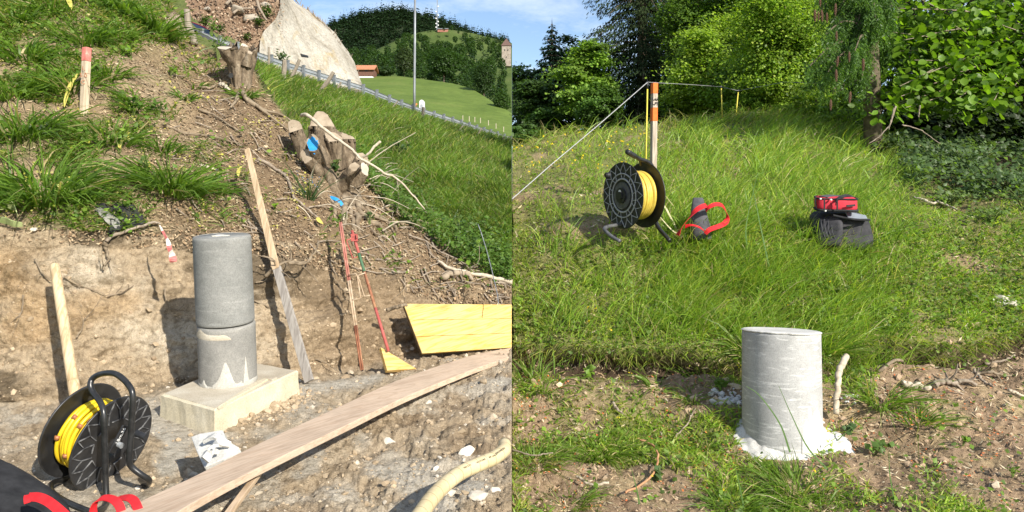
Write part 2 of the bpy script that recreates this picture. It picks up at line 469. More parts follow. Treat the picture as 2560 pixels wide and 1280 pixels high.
SLURRY = [[(395,1020),(480,1035),(545,1068),(500,1090),(470,1140),(430,1185),(400,1195),(390,1150),(415,1110),(370,1080),(355,1040)],
          [(640,965),(760,955),(850,945),(935,930),(1000,935),(960,955),(870,975),(800,985),(740,990),(700,1000)],
          [(560,1088),(620,1090),(700,1066),(640,1075),(600,1105)],
          [(745,1120),(800,1112),(835,1130),(800,1150),(795,1185),(755,1212),(728,1190),(760,1160)],
          [(905,1160),(985,1120),(1060,1150),(1110,1170),(1075,1230),(1020,1240),(960,1205)],
          [(640,1095),(690,1080),(720,1090),(690,1115)], [(880,1095),(930,1090),(925,1110),(890,1120)],
          [(1060,935),(1120,925),(1180,940),(1130,948)], [(1180,945),(1270,950),(1280,965),(1220,960)],
          [(980,1250),(1080,1235),(1150,1262),(1100,1285),(1000,1285)], [(1120,1215),(1210,1190),(1240,1225),(1170,1240)],
          [(800,1215),(880,1205),(900,1240),(830,1262)]]
wob_u = U + 16 * fbm(p0 * 9, 3, 31); wob_v = V + 12 * fbm(p0 * 9 + 3.3, 3, 37)
m_slur = np.zeros_like(U)
for k, pl in enumerate(SLURRY): m_slur = np.maximum(m_slur, inpoly(pl, wob_u, wob_v) * (0.55 if k in (4, 9, 11) else 1.0))
k_ = np.ones(5) / 5
m_slur = np.apply_along_axis(lambda a: np.convolve(a, k_, 'same'), 1, m_slur)
m_slur = np.apply_along_axis(lambda a: np.convolve(a, k_, 'same'), 0, m_slur)

# real relief: clods on the floor, crumbling bank, rooted slope
clod = billow(p0 * 7, 5, 3, 0.62) - 0.35
face = billow(p0 * np.array((3.2, 3.2, 4.5)), 5, 9, 0.6) - 0.35
lumps = fbm(p0 * 1.6, 3, 15)
rightish = sstep(640, 900, U)
d = m_floor * ((0.075 * clod * (0.5 + 0.75 * rightish) + 0.05 * lumps + 0.05 * (billow(p0 * 16, 4, 5, .6) - .35)) * (1 - 0.8 * m_slur))
face2 = billow(p0 * np.array((9, 9, 13.)), 4, 10, 0.65) - 0.35
chunk = np.floor((fbm(p0 * np.array((2.2, 2.2, 3.4)), 3, 12) + 1) * 5) / 5 - 1
d = d + m_bank * ((0.15 + 0.08 * rightish) * face + 0.055 * face2 + 0.06 * lumps + 0.07 * chunk)
d = d + m_slope * (0.1 * lumps + 0.06 * (billow(p0 * 5, 5, 19, 0.6) - 0.35))
d = d + m_grass * 0.16 * fbm(p0 * 1.1, 3, 23) * np.clip(p0[..., 1] / 9, 0.3, 1.0)
# the floor stays flat where the slab, the reel and the planks rest
def flat_near(u0, v0, ru, rv): return np.exp(-(((U - u0) / ru) ** 2 + ((V - v0) / rv) ** 2))
rest = np.clip(flat_near(570, 1000, 190, 70) + flat_near(250, 1230, 160, 60), 0, 1)
d = d * (1 - 0.75 * rest * m_floor)
# no relief right at the seam edge or at the road edge
LND.pos = p0 + LND.nor * d[..., None]
LND.pos[..., 0] = np.minimum(LND.pos[..., 0], -0.0015)
LND.renormal()

tan = np.array((0.44, 0.345, 0.232)); pale = np.array((0.57, 0.485, 0.365)); damp = np.array((0.185, 0.142, 0.092)); brown = np.array((0.29, 0.21, 0.13))
duff = np.array((0.22, 0.155, 0.095)); duff2 = np.array((0.32, 0.24, 0.145)); slur = np.array((0.57, 0.525, 0.44)); under = np.array((0.15, 0.17, 0.055))
def mixv(a, b, t): return a + (b - a) * np.clip(t, 0, 1)[..., None]
base = np.broadcast_to(tan, U.shape + (3,))
c_floor = mixv(mixv(base, pale, sstep(-.1, .5, fbm(p0 * 3, 4, 41)) * 0.8), brown, sstep(0.0, .5, fbm(p0 * 4, 4, 43)) * (0.35 + 0.5 * rightish))
c_floor = mixv(c_floor, slur, m_slur * (0.85 + 0.3 * fbm(p0 * 12, 3, 47)))
c_floor = mixv(c_floor, slur, sstep(0.05, 0.4, fbm(p0 * 3.5, 5, 49)) * 0.6)
band = fbm(p0 * np.array((1.6, 1.6, 5.0)), 5, 53)
c_bank = mixv(mixv(base, pale, sstep(-.15, .35, fbm(p0 * 2.4, 4, 51)) * (1 - rightish)), damp * 0.85, sstep(.06, .26, band) * (0.95 - 0.2 * rightish))
c_bank = mixv(c_bank, brown, rightish * 0.7)
c_bank = mixv(c_bank, np.array((0.45, 0.30, 0.15)), sstep(.15, .5, fbm(p0 * 1.7, 3, 57)) * 0.5)
litter_m = sstep(380, 560, U + 90 * fbm(p0 * 1.5, 3, 61)) * sstep(690, 520, V - 0.25 * np.abs(U - 560))
c_slope = mixv(mixv(base, duff2, 0.8 + 0.8 * fbm(p0 * 2, 4, 63)), duff, litter_m * (0.8 + 0.5 * fbm(p0 * 5, 4, 65)))
c_slope = mixv(c_slope, under, (1 - sstep(300, 520, U)) * sstep(-.25, .25, fbm(p0 * 1.8, 3, 67)) * 0.6)
c_grass = mixv(np.broadcast_to(under, U.shape + (3,)), np.array((0.16, 0.2, 0.06)), 0.5 + fbm(p0 * 0.8, 3, 69))
m_tot = np.clip(m_floor, 0, 1)[..., None]
col = c_floor * m_floor[..., None] + c_bank * m_bank[..., None] + c_slope * m_slope[..., None] + c_grass * np.clip(m_grass, 0, 1)[..., None]

def soil_material(name, bump_s=1.1):
    m, n, l, p = new_mat(name)
    a = n.new("ShaderNodeAttribute"); a.attribute_name = "tint"
    tc = n.new("ShaderNodeTexCoord")
    t1 = noise(n, l, tc.outputs["Object"], 26, 8, 0.72); r1 = ramp(n, [(0.32, (0.5, 0.475, 0.44)), (0.5, (0.95, 0.95, 0.94)), (0.66, (1.15, 1.15, 1.15))]); l.new(t1.outputs["Fac"], r1.inputs[0])
    t2 = noise(n, l, tc.outputs["Object"], 150, 4, 0.7); r2 = ramp(n, [(0.32, (0.68, 0.66, 0.63)), (0.66, (1.1, 1.1, 1.1))]); l.new(t2.outputs["Fac"], r2.inputs[0])
    c = mixc(n, l, 1.0, mixc(n, l, 1.0, a.outputs["Color"], r1.outputs[0], 'MULTIPLY'), r2.outputs[0], 'MULTIPLY')
    l.new(c, p.inputs["Base Color"]); p.inputs["Roughness"].default_value = 0.95; p.inputs["Specular IOR Level"].default_value = 0.12
    vo = n.new("ShaderNodeTexVoronoi"); vo.feature = 'DISTANCE_TO_EDGE'; vo.inputs["Scale"].default_value = 17
    warp = noise(n, l, tc.outputs["Object"], 8, 4, 0.6)
    l.new(mixc(n, l, 0.14, tc.outputs["Object"], warp.outputs["Color"]), vo.inputs["Vector"])
    rc = ramp(n, [(0.0, (0, 0, 0)), (0.06, (1, 1, 1))]); l.new(vo.outputs["Distance"], rc.inputs[0])
    b0 = bump(n, l, rc.outputs[0], 0.22 * bump_s, 0.012)
    b1 = bump(n, l, t1.outputs["Fac"], bump_s, 0.022, b0); b2 = bump(n, l, t2.outputs["Fac"], bump_s * 0.8, 0.005, b1)
    l.new(b2.outputs[0], p.inputs["Normal"])
    return m

def land_mesh(name, land, colr, mat, under_z, seam_right, keep=None):
    nv, nu = land.U.shape; vtx = land.pos.reshape(-1, 3); cc = colr.reshape(-1, 3)
    i = np.arange(nv * nu).reshape(nv, nu)
    q = np.stack([i[1:, :-1], i[1:, 1:], i[:-1, 1:], i[:-1, :-1]], -1).reshape(-1, 4)
    if keep is not None: q = q[(keep[1:, :-1] & keep[1:, 1:] & keep[:-1, :-1] & keep[:-1, 1:]).reshape(-1)]
    ring = i[:, -1] if seam_right else i[:, 0]
    if keep is not None: ring = ring[keep[:, -1]]
    low = vtx[ring].copy(); low[:, 2] = np.minimum(low[:, 2] - 0.5, under_z)
    k = len(vtx); j = np.arange(len(ring) - 1)
    s = np.stack([ring[j], ring[j+1], k + j + 1, k + j], -1)
    if not seam_right: s = s[:, ::-1]
    me = np_mesh(name, np.concatenate([vtx, low]), np.concatenate([q, s]), [mat], np.concatenate([cc, cc[ring]]))
    return me

M['soil'] = soil_material("soil")
g = link("excavated_ground", land_mesh("excavated_ground", LND, col, M['soil'], -2.5, True, LND.V > soft_line([(a, b) for a, b, c in L_END], LND.U) + 2)); g["kind"] = "structure"

# --- grass slope with worn patches (right of the seam)
R_OUT = [(1280,1560,2.95),(2860,1560,2.95)]
R_LOW = [(1280,1130,4.55),(1900,1130,4.62),(2560,1110,4.7),(2860,1100,4.7)]
R_BASE = [(1280,930,5.6),(1500,930,5.5),(1700,935,5.45),(1850,948,5.4),(2050,940,5.42),(2200,905,5.55),(2400,920,5.55),(2560,885,5.7),(2860,880,5.8)]
R_TOP = [(1280,868,5.85),(1500,868,5.6),(1700,885,5.55),(1850,918,5.5),(2050,905,5.55),(2200,862,5.7),(2400,872,5.7),(2560,832,5.85),(2860,830,5.9)]
R_MID = [(1280,575,7.5),(1420,575,6.9),(1900,572,6.7),(2560,570,6.8),(2860,570,6.8)]
R_CREST = [(1280,366,11.5),(1400,338,12),(1500,320,12.4),(1700,304,12.8),(1900,294,13),(2050,304,12.6),(2200,345,11.6),(2560,392,10.6),(2860,400,10.6)]
ru = np.concatenate([[1280.6, 1283.0], np.arange(1287, 2560, 5.0), np.arange(2560, 2861, 12.0)])
rv = np.concatenate([np.arange(290, 1285, 5.0), np.arange(1285, 1540, 12.0)])
RND = Land(ru, rv, bslope([R_OUT, R_LOW, R_BASE, R_TOP, R_MID, R_CREST], ru, rv))
# rows above the crest line roll over and run back level into the wood
U, V = RND.U, RND.V
vc, yc = curve_at(R_CREST, ru); vc = smooth1(vc, 9); yc = 1 / smooth1(1 / yc, 9)
for j in range(len(ru)):
    over = np.where(rv < vc[j] + 2)[0][::-1]
    for s, k in enumerate(over):
        yy = yc[j] + 0.25 * (s + 1) ** 1.35; zc = (HY - vc[j]) / F * yc[j]
        RND.pos[k, j] = ((ru[j] - CX) / F * yc[j], yy, zc - 0.02 * (s + 1) ** 1.3 - (0.8 if ru[j] < 1800 else 0) * (s / 30))
RND.renormal()
p0 = RND.pos.copy()
vb2 = soft_line([(a, b) for a, b, c in R_BASE], U); vt2 = soft_line([(a, b) for a, b, c in R_TOP], U)
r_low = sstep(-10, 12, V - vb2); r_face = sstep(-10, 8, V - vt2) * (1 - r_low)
d = 0.13 * fbm(p0 * 1.3, 4, 71) + 0.06 * (billow(p0 * 5, 4, 73, 0.6) - 0.35)
d = d * (1 - r_face) - r_face * (0.14 + 0.2 * billow(p0 * 4, 4, 75))
d = d + r_low * 0.05 * (billow(p0 * 9, 4, 77, 0.6) - 0.35)
flatp = np.exp(-(((U - 1955) / 150) ** 2 + ((V - 1100) / 70) ** 2))
d = d * (1 - flatp)
RND.pos = p0 + RND.nor * d[..., None]
RND.pos[..., 0] = np.maximum(RND.pos[..., 0], 0.0015)
RND.renormal()
# where soil lies bare
bare_n = fbm(p0 * 1.7, 4, 81)
R_BARE = np.clip(r_low * sstep(-.25, .15, bare_n + 0.22 + 0.2 * sstep(2050, 2400, U) - 0.25 * np.exp(-((U - 1900) / 260) ** 2 - ((V - 1230) / 90) ** 2) - 0.2 * np.exp(-((U - 1500) / 170) ** 2 - ((V - 1130) / 100) ** 2)), 0, 1)
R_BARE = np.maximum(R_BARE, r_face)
R_BARE = np.maximum(R_BARE, np.exp(-(((U - 1480) / 130) ** 2 + ((V - 575) / 22) ** 2)) * 0.9)
R_BARE = np.maximum(R_BARE, np.exp(-(((U - 1340) / 60) ** 2 + ((V - 490) / 14) ** 2)) * 0.8)
R_BARE = np.maximum(R_BARE, (1 - r_low) * sstep(.3, .6, fbm(p0 * 2.2, 3, 83)) * 0.8)
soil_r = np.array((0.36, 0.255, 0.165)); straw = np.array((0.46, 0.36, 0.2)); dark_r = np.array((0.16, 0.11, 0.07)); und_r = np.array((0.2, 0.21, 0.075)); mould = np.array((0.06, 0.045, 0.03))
cb = mixv(mixv(np.broadcast_to(soil_r, U.shape + (3,)), straw, sstep(-.1, .5, fbm(p0 * 4, 4, 85)) * .8), dark_r, sstep(.1, .5, fbm(p0 * 3, 4, 87)) * 0.6)
cb = mixv(cb, np.array((0.085, 0.06, 0.04)), r_face * 0.95)  # scarp face coloured darker to stand in for its missing shade
cu = mixv(np.broadcast_to(und_r, U.shape + (3,)), straw * 0.7, sstep(-.1, .6, fbm(p0 * 2.5, 4, 89)) * 0.55)
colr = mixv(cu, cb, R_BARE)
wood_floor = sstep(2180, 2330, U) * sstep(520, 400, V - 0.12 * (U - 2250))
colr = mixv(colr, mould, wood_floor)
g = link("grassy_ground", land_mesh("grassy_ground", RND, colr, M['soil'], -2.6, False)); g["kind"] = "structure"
# one broad sheet under and round both slopes out to the horizon, well below them
mb = MB(); mb.plate([(-1500, -30, -3.2), (1500, -30, -3.2), (1500, 1500, -3.2), (-1500, 1500, -3.2)], (0, 0, -0.4))
M['meadow_far'] = speckle_mat("valley_meadow", [(0.35, (0.055, 0.085, 0.02)), (0.65, (0.085, 0.12, 0.03))], 0.06, 0.95, 0.4, 0.3, 0.8, 0.1, fine=(0.7, 0.7))
mb.put("ground", M['meadow_far'], None, origin=(0, 0, 0), kind="structure")

# ------------------------------------------------------------------ far valley on the left: road, cutting, meadow, hills
def ribbon_land(name, rows, mat, us, amp=0, freq=0.05, seed=0, colr=None, kind="structure"):
    """hillside from contour rows [(u,v,Y)...] low to high, closed down the back"""
    L = []
    for r in rows:
        v, y = curve_at(r, us); L.append(np.stack([(us - CX) / F * y, y, (HY - v) / F * y], -1))
    sub = []
    for a, b in zip(L[:-1], L[1:]):
        for t in np.linspace(0, 1, 10)[:-1]: sub.append(lerp(a, b, t))
    sub.append(L[-1]); top = L[-1]
    for k, (dy, dz) in enumerate(((0.06, -0.03), (0.2, -0.25), (0.45, -0.9))):
        q = top.copy(); q[:, 1] += top[:, 1] * dy; q[:, 2] = top[:, 2] + dz * np.abs(top[:, 2]); q[:, 0] = np.minimum(q[:, 0], -0.02); sub.append(q)
    A = np.array(sub)
    if amp: A[..., 2] += amp * fbm(A * freq, 4, seed)
    A[..., 0] = np.minimum(A[..., 0], -0.02)
    nv, nu = A.shape[:2]; i = np.arange(nv * nu).reshape(nv, nu)
    q = np.stack([i[:-1, :-1], i[:-1, 1:], i[1:, 1:], i[1:, :-1]], -1).reshape(-1, 4)
    o = link(name, np_mesh(name, A.reshape(-1, 3), q, [mat])); o["kind"] = kind
    return A

M['meadow'] = speckle_mat("mown_meadow", [(0.3, (0.095, 0.145, 0.03)), (0.55, (0.13, 0.185, 0.04)), (0.75, (0.17, 0.2, 0.055))], 0.12, 0.95, 0.6, 0.25, 1.2, 0.1, fine=(0.9, 0.75))
M['pasture'] = speckle_mat("hill_pasture", [(0.3, (0.055, 0.088, 0.024)), (0.55, (0.085, 0.12, 0.033)), (0.75, (0.12, 0.125, 0.055))], 0.07, 0.95, 0.5, 0.5, 0.5, 0.1, fine=(0.35, 0.75))
M['forest_floor'] = speckle_mat("forest_floor", [(0.3, (0.012, 0.02, 0.008)), (0.7, (0.025, 0.038, 0.014))], 0.05, 0.95, 0)
us = np.arange(640, 1281, 8.0)
MEADOW = [[(640,420,75),(900,330,75),(1100,380,76),(1280,430,76)], [(640,330,80),(900,260,82),(1100,310,84),(1280,350,80)], [(640,220,110),(900,225,115),(1100,250,112),(1280,330,90)],
          [(640,195,150),(860,190,150),(1000,191,150),(1060,197,148),(1130,207,140),(1180,222,130),(1220,245,120),(1280,285,108)]]
AM = ribbon_land("meadow", MEADOW, M['meadow'], us, 0.25, 0.12, 5)
us2 = np.arange(560, 1281, 8.0)
HILL = [[(560,330,230),(1280,330,230)], [(560,200,300),(880,180,300),(1280,150,300)], [(560,190,320),(800,165,325),(900,165,330),(1000,150,335),(1100,130,335),(1280,140,330)],
        [(560,180,340),(800,160,345),(880,150,350),(940,125,352),(1000,98,352),(1050,80,352),(1090,73,352),(1130,74,350),(1180,82,350),(1230,95,345),(1280,108,345)]]
AH = ribbon_land("pasture_hill", HILL, M['pasture'], us2, 1.0, 0.03, 7)
WOOD = [[(560,250,430),(1280,250,430)], [(560,170,470),(900,150,480),(1280,140,470)], [(560,120,520),(800,75,520),(850,52,520),(900,40,520),(960,28,520),(1000,25,520),(1060,38,520),(1120,60,520),(1180,85,520),(1280,118,520)]]
AW = ribbon_land("wooded_hill", WOOD, M['forest_floor'], us2, 3.0, 0.02, 9)

# the road: flat strip beyond the guardrail line
rn = np.array(L_ROAD, float); rn = rn[rn[:, 0] > 300]
rus = np.linspace(478, 1279, 60); rv_, ry_ = curve_at(rn, rus)
RD = np.stack([(rus - CX) / F * ry_, ry_, (HY - rv_) / F * ry_], -1)
RD[:, 2] = np.convolve(np.pad(RD[:, 2], 3, mode='edge'), np.ones(7) / 7, 'valid')
def road_at(u, off=0.0, up=0.0):
    p = np.array([np.interp(u, rus, RD[:, k]) for k in range(3)])
    t = np.array([np.interp(u + 20, rus, RD[:, k]) - np.interp(u - 20, rus, RD[:, k]) for k in range(3)]); t = nrm(t)
    nn = nrm(np.array((-t[1], t[0], 0)))
    return p + nn * off + np.array((0, 0, up)), t, nn
M['asphalt'] = speckle_mat("asphalt", [(0.3, (0.045, 0.045, 0.046)), (0.7, (0.065, 0.065, 0.066))], 3, 0.9, 0.4, 0.005, 40)
V_ = []; 
for u in rus:
    for off, up in ((-0.5, -0.25), (-0.35, 0.0), (0.0, 0.03), (2.7, 0.05), (3.0, -0.6)):
        q, t, nn = road_at(u, off, up); q[0] = min(q[0], -0.01); V_.append(q)
i = np.arange(len(V_)).reshape(-1, 5)
qd = np.stack([i[:-1, :-1], i[1:, :-1], i[1:, 1:], i[:-1, 1:]], -1).reshape(-1, 4)
o = link("road", np_mesh("road", np.array(V_), qd, [M['asphalt']])); o["kind"] = "structure"

# cutting above the road: bare earth, then the sprayed-concrete wall
def cutting(rowsL, rowsR, n_u=60, n_v=60, lean=0.9, seed=1, amp=0.5, freq=0.35, back=3.0, round_right=0.0):
    A = np.zeros((n_v, n_u, 3))
    for a, t in enumerate(np.linspace(0, 1, n_v)):
        l = spline(rowsL, 101)[int(t * 100)]; r = spline(rowsR, 101)[int(t * 100)]
        for b, s in enumerate(np.linspace(0, 1, n_u)):
            A[a, b] = (lerp(l[0], r[0], s), lerp(l[1], r[1], s), lerp(l[2], r[2], s) + round_right * max(0, s - 0.8) ** 2 * 25)
    Y = A[..., 2]; W = np.stack([(A[..., 0] - CX) / F * Y, Y, (HY - A[..., 1]) / F * Y], -1)
    n = nrm(np.cross(np.gradient(W, axis=1), np.gradient(W, axis=0)))
    W = W + n * (amp * fbm(W * freq, 5, seed))[..., None]
    return W
def grid_obj(name, W, mat, kind=None, smooth=True, back=None, cols=None):
    nv, nu = W.shape[:2]; i = np.arange(nv * nu).reshape(nv, nu)
    q = [np.stack([i[:-1, :-1], i[:-1, 1:], i[1:, 1:], i[1:, :-1]], -1).reshape(-1, 4)]
    V = W.reshape(-1, 3)
    if back is not None:
        rim = np.concatenate([i[0, :-1], i[:-1, -1], i[-1, :0:-1], i[:0:-1, 0]]); k = len(V); m = len(rim)
        B = V[rim] + np.asarray(back, float); V = np.concatenate([V, B, [B.mean(0)]]); j = np.arange(m)
        q.append(np.stack([rim[j], k + j, k + (j + 1) % m, rim[(j + 1) % m]], -1))
        q.append(np.stack([k + j, np.full(m, k + m), k + (j + 1) % m], -1))
    c = V.mean(0); c[2] = V[:, 2].min()
    if kind: c = np.zeros(3)
    o = link(name, np_mesh(name, V - c, q, [mat], cols, smooth), None, tuple(c))
    if kind: o["kind"] = kind
    return o
def road_uvY(u, off):
    q, t, nn = road_at(u, off, 0); return (CX + q[0] / q[1] * F, HY - q[2] / q[1] * F, q[1])
M['cut_soil'] = speckle_mat("raw_cut_earth", [(0.3, (0.15, 0.095, 0.06)), (0.5, (0.235, 0.16, 0.105)), (0.64, (0.28, 0.2, 0.135)), (0.78, (0.36, 0.3, 0.22))], 0.9, 0.95, 0.9, 0.12, 3.5, 0.1, detail=9, fine=(7, 0.6))
rY = lambda u: float(np.interp(u, rus, ry_))
W = cutting([(380,60,rY(400)+7.5), (380,-120,rY(400)+10), (380,-330,rY(400)+14)], [(700,215,rY(700)+7.2), (690,60,rY(690)+8.4), (700,-40,rY(690)+9.9), (680,-330,rY(690)+14)], 90, 90, seed=4, amp=0.7, freq=0.3)
CUTW = W
grid_obj("cutting_slope", W, M['cut_soil'], kind="structure", back=(-2.5, 9, -1.0))

def wall_mat():
    m, n, l, p = new_mat("sprayed_concrete")
    tc = n.new("ShaderNodeTexCoord")
    mp = n.new("ShaderNodeMapping"); mp.inputs["Scale"].default_value = (1, 1, 0.28); l.new(tc.outputs["Object"], mp.inputs[0])
    a = noise(n, l, mp.outputs[0], 0.55, 6, 0.6, 0.6); r = ramp(n, [(0.34, (0.26, 0.23, 0.175)), (0.5, (0.40, 0.365, 0.30)), (0.66, (0.47, 0.44, 0.37))]); l.new(a.outputs["Fac"], r.inputs[0])
    b = noise(n, l, mp.outputs[0], 0.8, 4, 0.6, 0.8); r2 = ramp(n, [(0.60, (0, 0, 0)), (0.74, (0.7, 0.7, 0.7))]); l.new(b.outputs["Fac"], r2.inputs[0])
    c = mixc(n, l, r2.outputs[0], r.outputs[0], (0.36, 0.27, 0.13))
    f = noise(n, l, tc.outputs["Object"], 6, 4, 0.75); r3 = ramp(n, [(0.32, (0.62, 0.62, 0.62)), (0.62, (1.08, 1.08, 1.08))]); l.new(f.outputs["Fac"], r3.inputs[0])
    l.new(mixc(n, l, 1.0, c, r3.outputs[0], 'MULTIPLY'), p.inputs["Base Color"])
    p.inputs["Roughness"].default_value = 0.95; p.inputs["Specular IOR Level"].default_value = 0.15
    b1 = bump(n, l, f.outputs["Fac"], 0.8, 0.08); b2 = bump(n, l, a.outputs["Fac"], 0.5, 0.3, b1); l.new(b2.outputs[0], p.inputs["Normal"])
    return m
M['shotcrete'] = wall_mat()
W = cutting([(640,170,rY(640)+7.0), (655,90,rY(650)+7.6), (690,40,rY(680)+8.6), (702,-20,rY(690)+9.6), (700,-140,rY(690)+11.5)],
            [(908,226,rY(905)+4.5), (893,185,rY(900)+6.5), (880,150,rY(895)+7.5), (855,112,rY(880)+9), (822,66,rY(860)+10), (775,30,rY(830)+11), (728,-10,rY(800)+12), (706,-60,rY(760)+13), (702,-150,rY(740)+14)], 80, 80, seed=8, amp=0.22, freq=0.5, round_right=0.9)
o = grid_obj("retaining_wall", W, M['shotcrete'], back=(-1.2, 5, -0.6))
set_props(o, "pale sprayed concrete slope wall rising above the road behind the guardrail", "retaining wall")
# dark seep hole and a drain in the wall
mb = MB(); wp = W[14, 36]; mb.tube([wp + np.array((0.1, 0.4, 0)), wp + np.array((-0.12, -0.22, -0.02))], 0.12, 10); mb.put("drain_pipe", M['black_plastic'], o)

# guardrail
M['zinc'] = speckle_mat("galvanised_steel", [(0.3, (0.36, 0.38, 0.39)), (0.7, (0.5, 0.52, 0.53))], 2.5, 0.45, 0.1, 0.002, 30, 0.5, metal=0.55)
M['zinc_dark'] = speckle_mat("weathered_steel_post", [(0.3, (0.2, 0.215, 0.225)), (0.7, (0.3, 0.315, 0.325))], 2.5, 0.5, 0.1, 0.002, 30, 0.5, metal=0.5)
rail_uv = [(470,66),(540,92),(640,128),(700,150),(838,193),(900,212),(1000,252),(1050,270),(1128,294),(1204,319),(1279,343)]
ru_ = np.array(rail_uv, float)
def rail_top(u):
    y = rY(u) - 0.1; return P(u, np.interp(u, ru_[:, 0], ru_[:, 1]), y)
gr = empty("guardrail", rail_top(838) - np.array((0, 0, .6)), "long galvanised steel guardrail along the road above the grass slope", "guardrail")
gu = [455]; 
while gu[-1] < 1268: gu.append(gu[-1] + float(np.interp(gu[-1], [455, 838, 1000, 1204], [46, 37, 29, 17])))
line = np.array([rail_top(u) for u in np.linspace(452, 1279.5, 120)]); line[:, 0] = np.minimum(line[:, 0], -0.03)
tdir = nrm(np.gradient(line, axis=0)); side = nrm(np.stack([tdir[:, 1], -tdir[:, 0], 0 * tdir[:, 0]], -1))
# W profile beam: two rounded ridges
prof = [(0.0, 0.0), (0.045, -0.03), (0.05, -0.075), (0.0, -0.12), (0.0, -0.165), (0.05, -0.21), (0.045, -0.255), (0.0, -0.29)]
V_ = []; m_ = len(prof)
for k in range(len(line)):
    for a, b in prof: V_.append(line[k] + side[k] * (-a) + np.array((0, 0, b)))
    for a, b in prof[::-1]: V_.append(line[k] + side[k] * (-a - 0.006) + np.array((0, 0, b)))
i = np.arange(len(V_)).reshape(len(line), 2 * m_); j = np.arange(2 * m_)
qd = np.concatenate([np.stack([i[k, j], i[k, (j+1) % (2*m_)], i[k+1, (j+1) % (2*m_)], i[k+1, j]], -1) for k in range(len(line) - 1)])
link("rail_beam", np_mesh("rail_beam", np.array(V_) - wloc(gr), qd, [M['zinc']], smooth=False), gr)
mb = MB(); mb.box((0, 0, -0.34), (0.05, 0, 0), (0, 0.075, 0), (0, 0, 0.42)); mb.box((0, 0.0, 0.05), (0.055, 0, 0), (0, 0.09, 0), (0, 0, 0.03))
post0 = None
for u in gu:
    q = rail_top(u); k = int(np.clip((u - 452) / (1279.5 - 452) * 119, 0, 119)); q = q + side[k] * 0.1
    if post0 is None:
        post0 = mb.put("post", M['zinc_dark'], None, origin=(0, 0, 0)); post0.parent = gr; pp = post0
    else:
        pp = post0.copy(); COL.objects.link(pp); pp.parent = gr
    pp.location = tuple(q - wloc(gr)); pp.rotation_euler = (0, 0, math.atan2(side[k][1], side[k][0]) + math.pi / 2)

# lamp pole behind the guardrail
b, t, nn = road_at(1036, 0.0, 0); b = P(1036, 282, rY(1036) - 0.6)
tp = P(1039, -40, b[1]) ; tp[0] = b[0] + 0.05
lp = empty("street_lamp", b, "tall plain grey street lamp post in front of the guardrail", "street lamp")
mb = MB(); mb.tube([b + np.array((0, 0, -.6)), b + np.array((0, 0, 1.5)), lerp(b, tp, .5), tp], [0.085, 0.082, 0.078, 0.07], 14); mb.put("pole", M['zinc_dark'], lp, smooth=True)
mb = MB(); mb.tube([tp, tp + np.array((0.2, .4, .5)), tp + np.array((.8, 1.4, .7))], 0.05, 8); mb.put("lamp_arm", M['zinc'], lp, smooth=True)
mb = MB(); mb.box(tp + np.array((1.0, 1.8, .68)), (.25, .4, .02), (.14, -.09, 0), (0, 0, .06)); mb.put("lamp_head", M['zinc_dark'], lp, bevel=0.03)

# white roadside cabinet with a rounded hood
b = P(1055, 272, rY(1055) + 1.2)
def hood(c, w, dpt, h):
    th = np.linspace(0, math.pi, 9); out = [(-w, 0), (-w, h - w)] + [(-w * math.cos(x), h - w + w * math.sin(x)) for x in th[1:-1]] + [(w, h - w), (w, 0)]
    return [np.asarray(c, float) + np.array((a, -dpt, z)) for a, z in out]
cb_ = empty("roadside_cabinet", b, "small white rounded cabinet standing beyond the guardrail beside the lamp post", "cabinet")
mb = MB(); mb.prism(hood(b, 0.17, 0.2, 0.62), (0, 0.5, 0)); mb.put("hood", M['white'], cb_)
mb = MB(); mb.box(b + np.array((0, -.21, .18)), (.09, 0, 0), (0, .01, 0), (0, 0, .12)); mb.put("door", M['zinc'], cb_)
mb = MB(); mb.tube([b + np.array((0, 0, -.5)), b + np.array((0, 0, .05))], 0.12, 8); mb.put("base", M['zinc_dark'], cb_)
mb = MB(); q = b + np.array((-.42, -.1, .3)); mb.box(q, (.1, 0, .05), (0, .03, 0), (-.04, 0, .05)); mb.tube([q + np.array((0, 0, -.8)), q], 0.02, 6)
M['orange_sign'] = speckle_mat("orange_marker", [(0.3, (0.5, 0.2, 0.06)), (0.7, (0.62, 0.27, 0.08))], 5, 0.7, 0)
o = mb.put("marker_post", M['orange_sign']); set_props(o, "tiny orange marker post left of the white roadside cabinet", "marker")

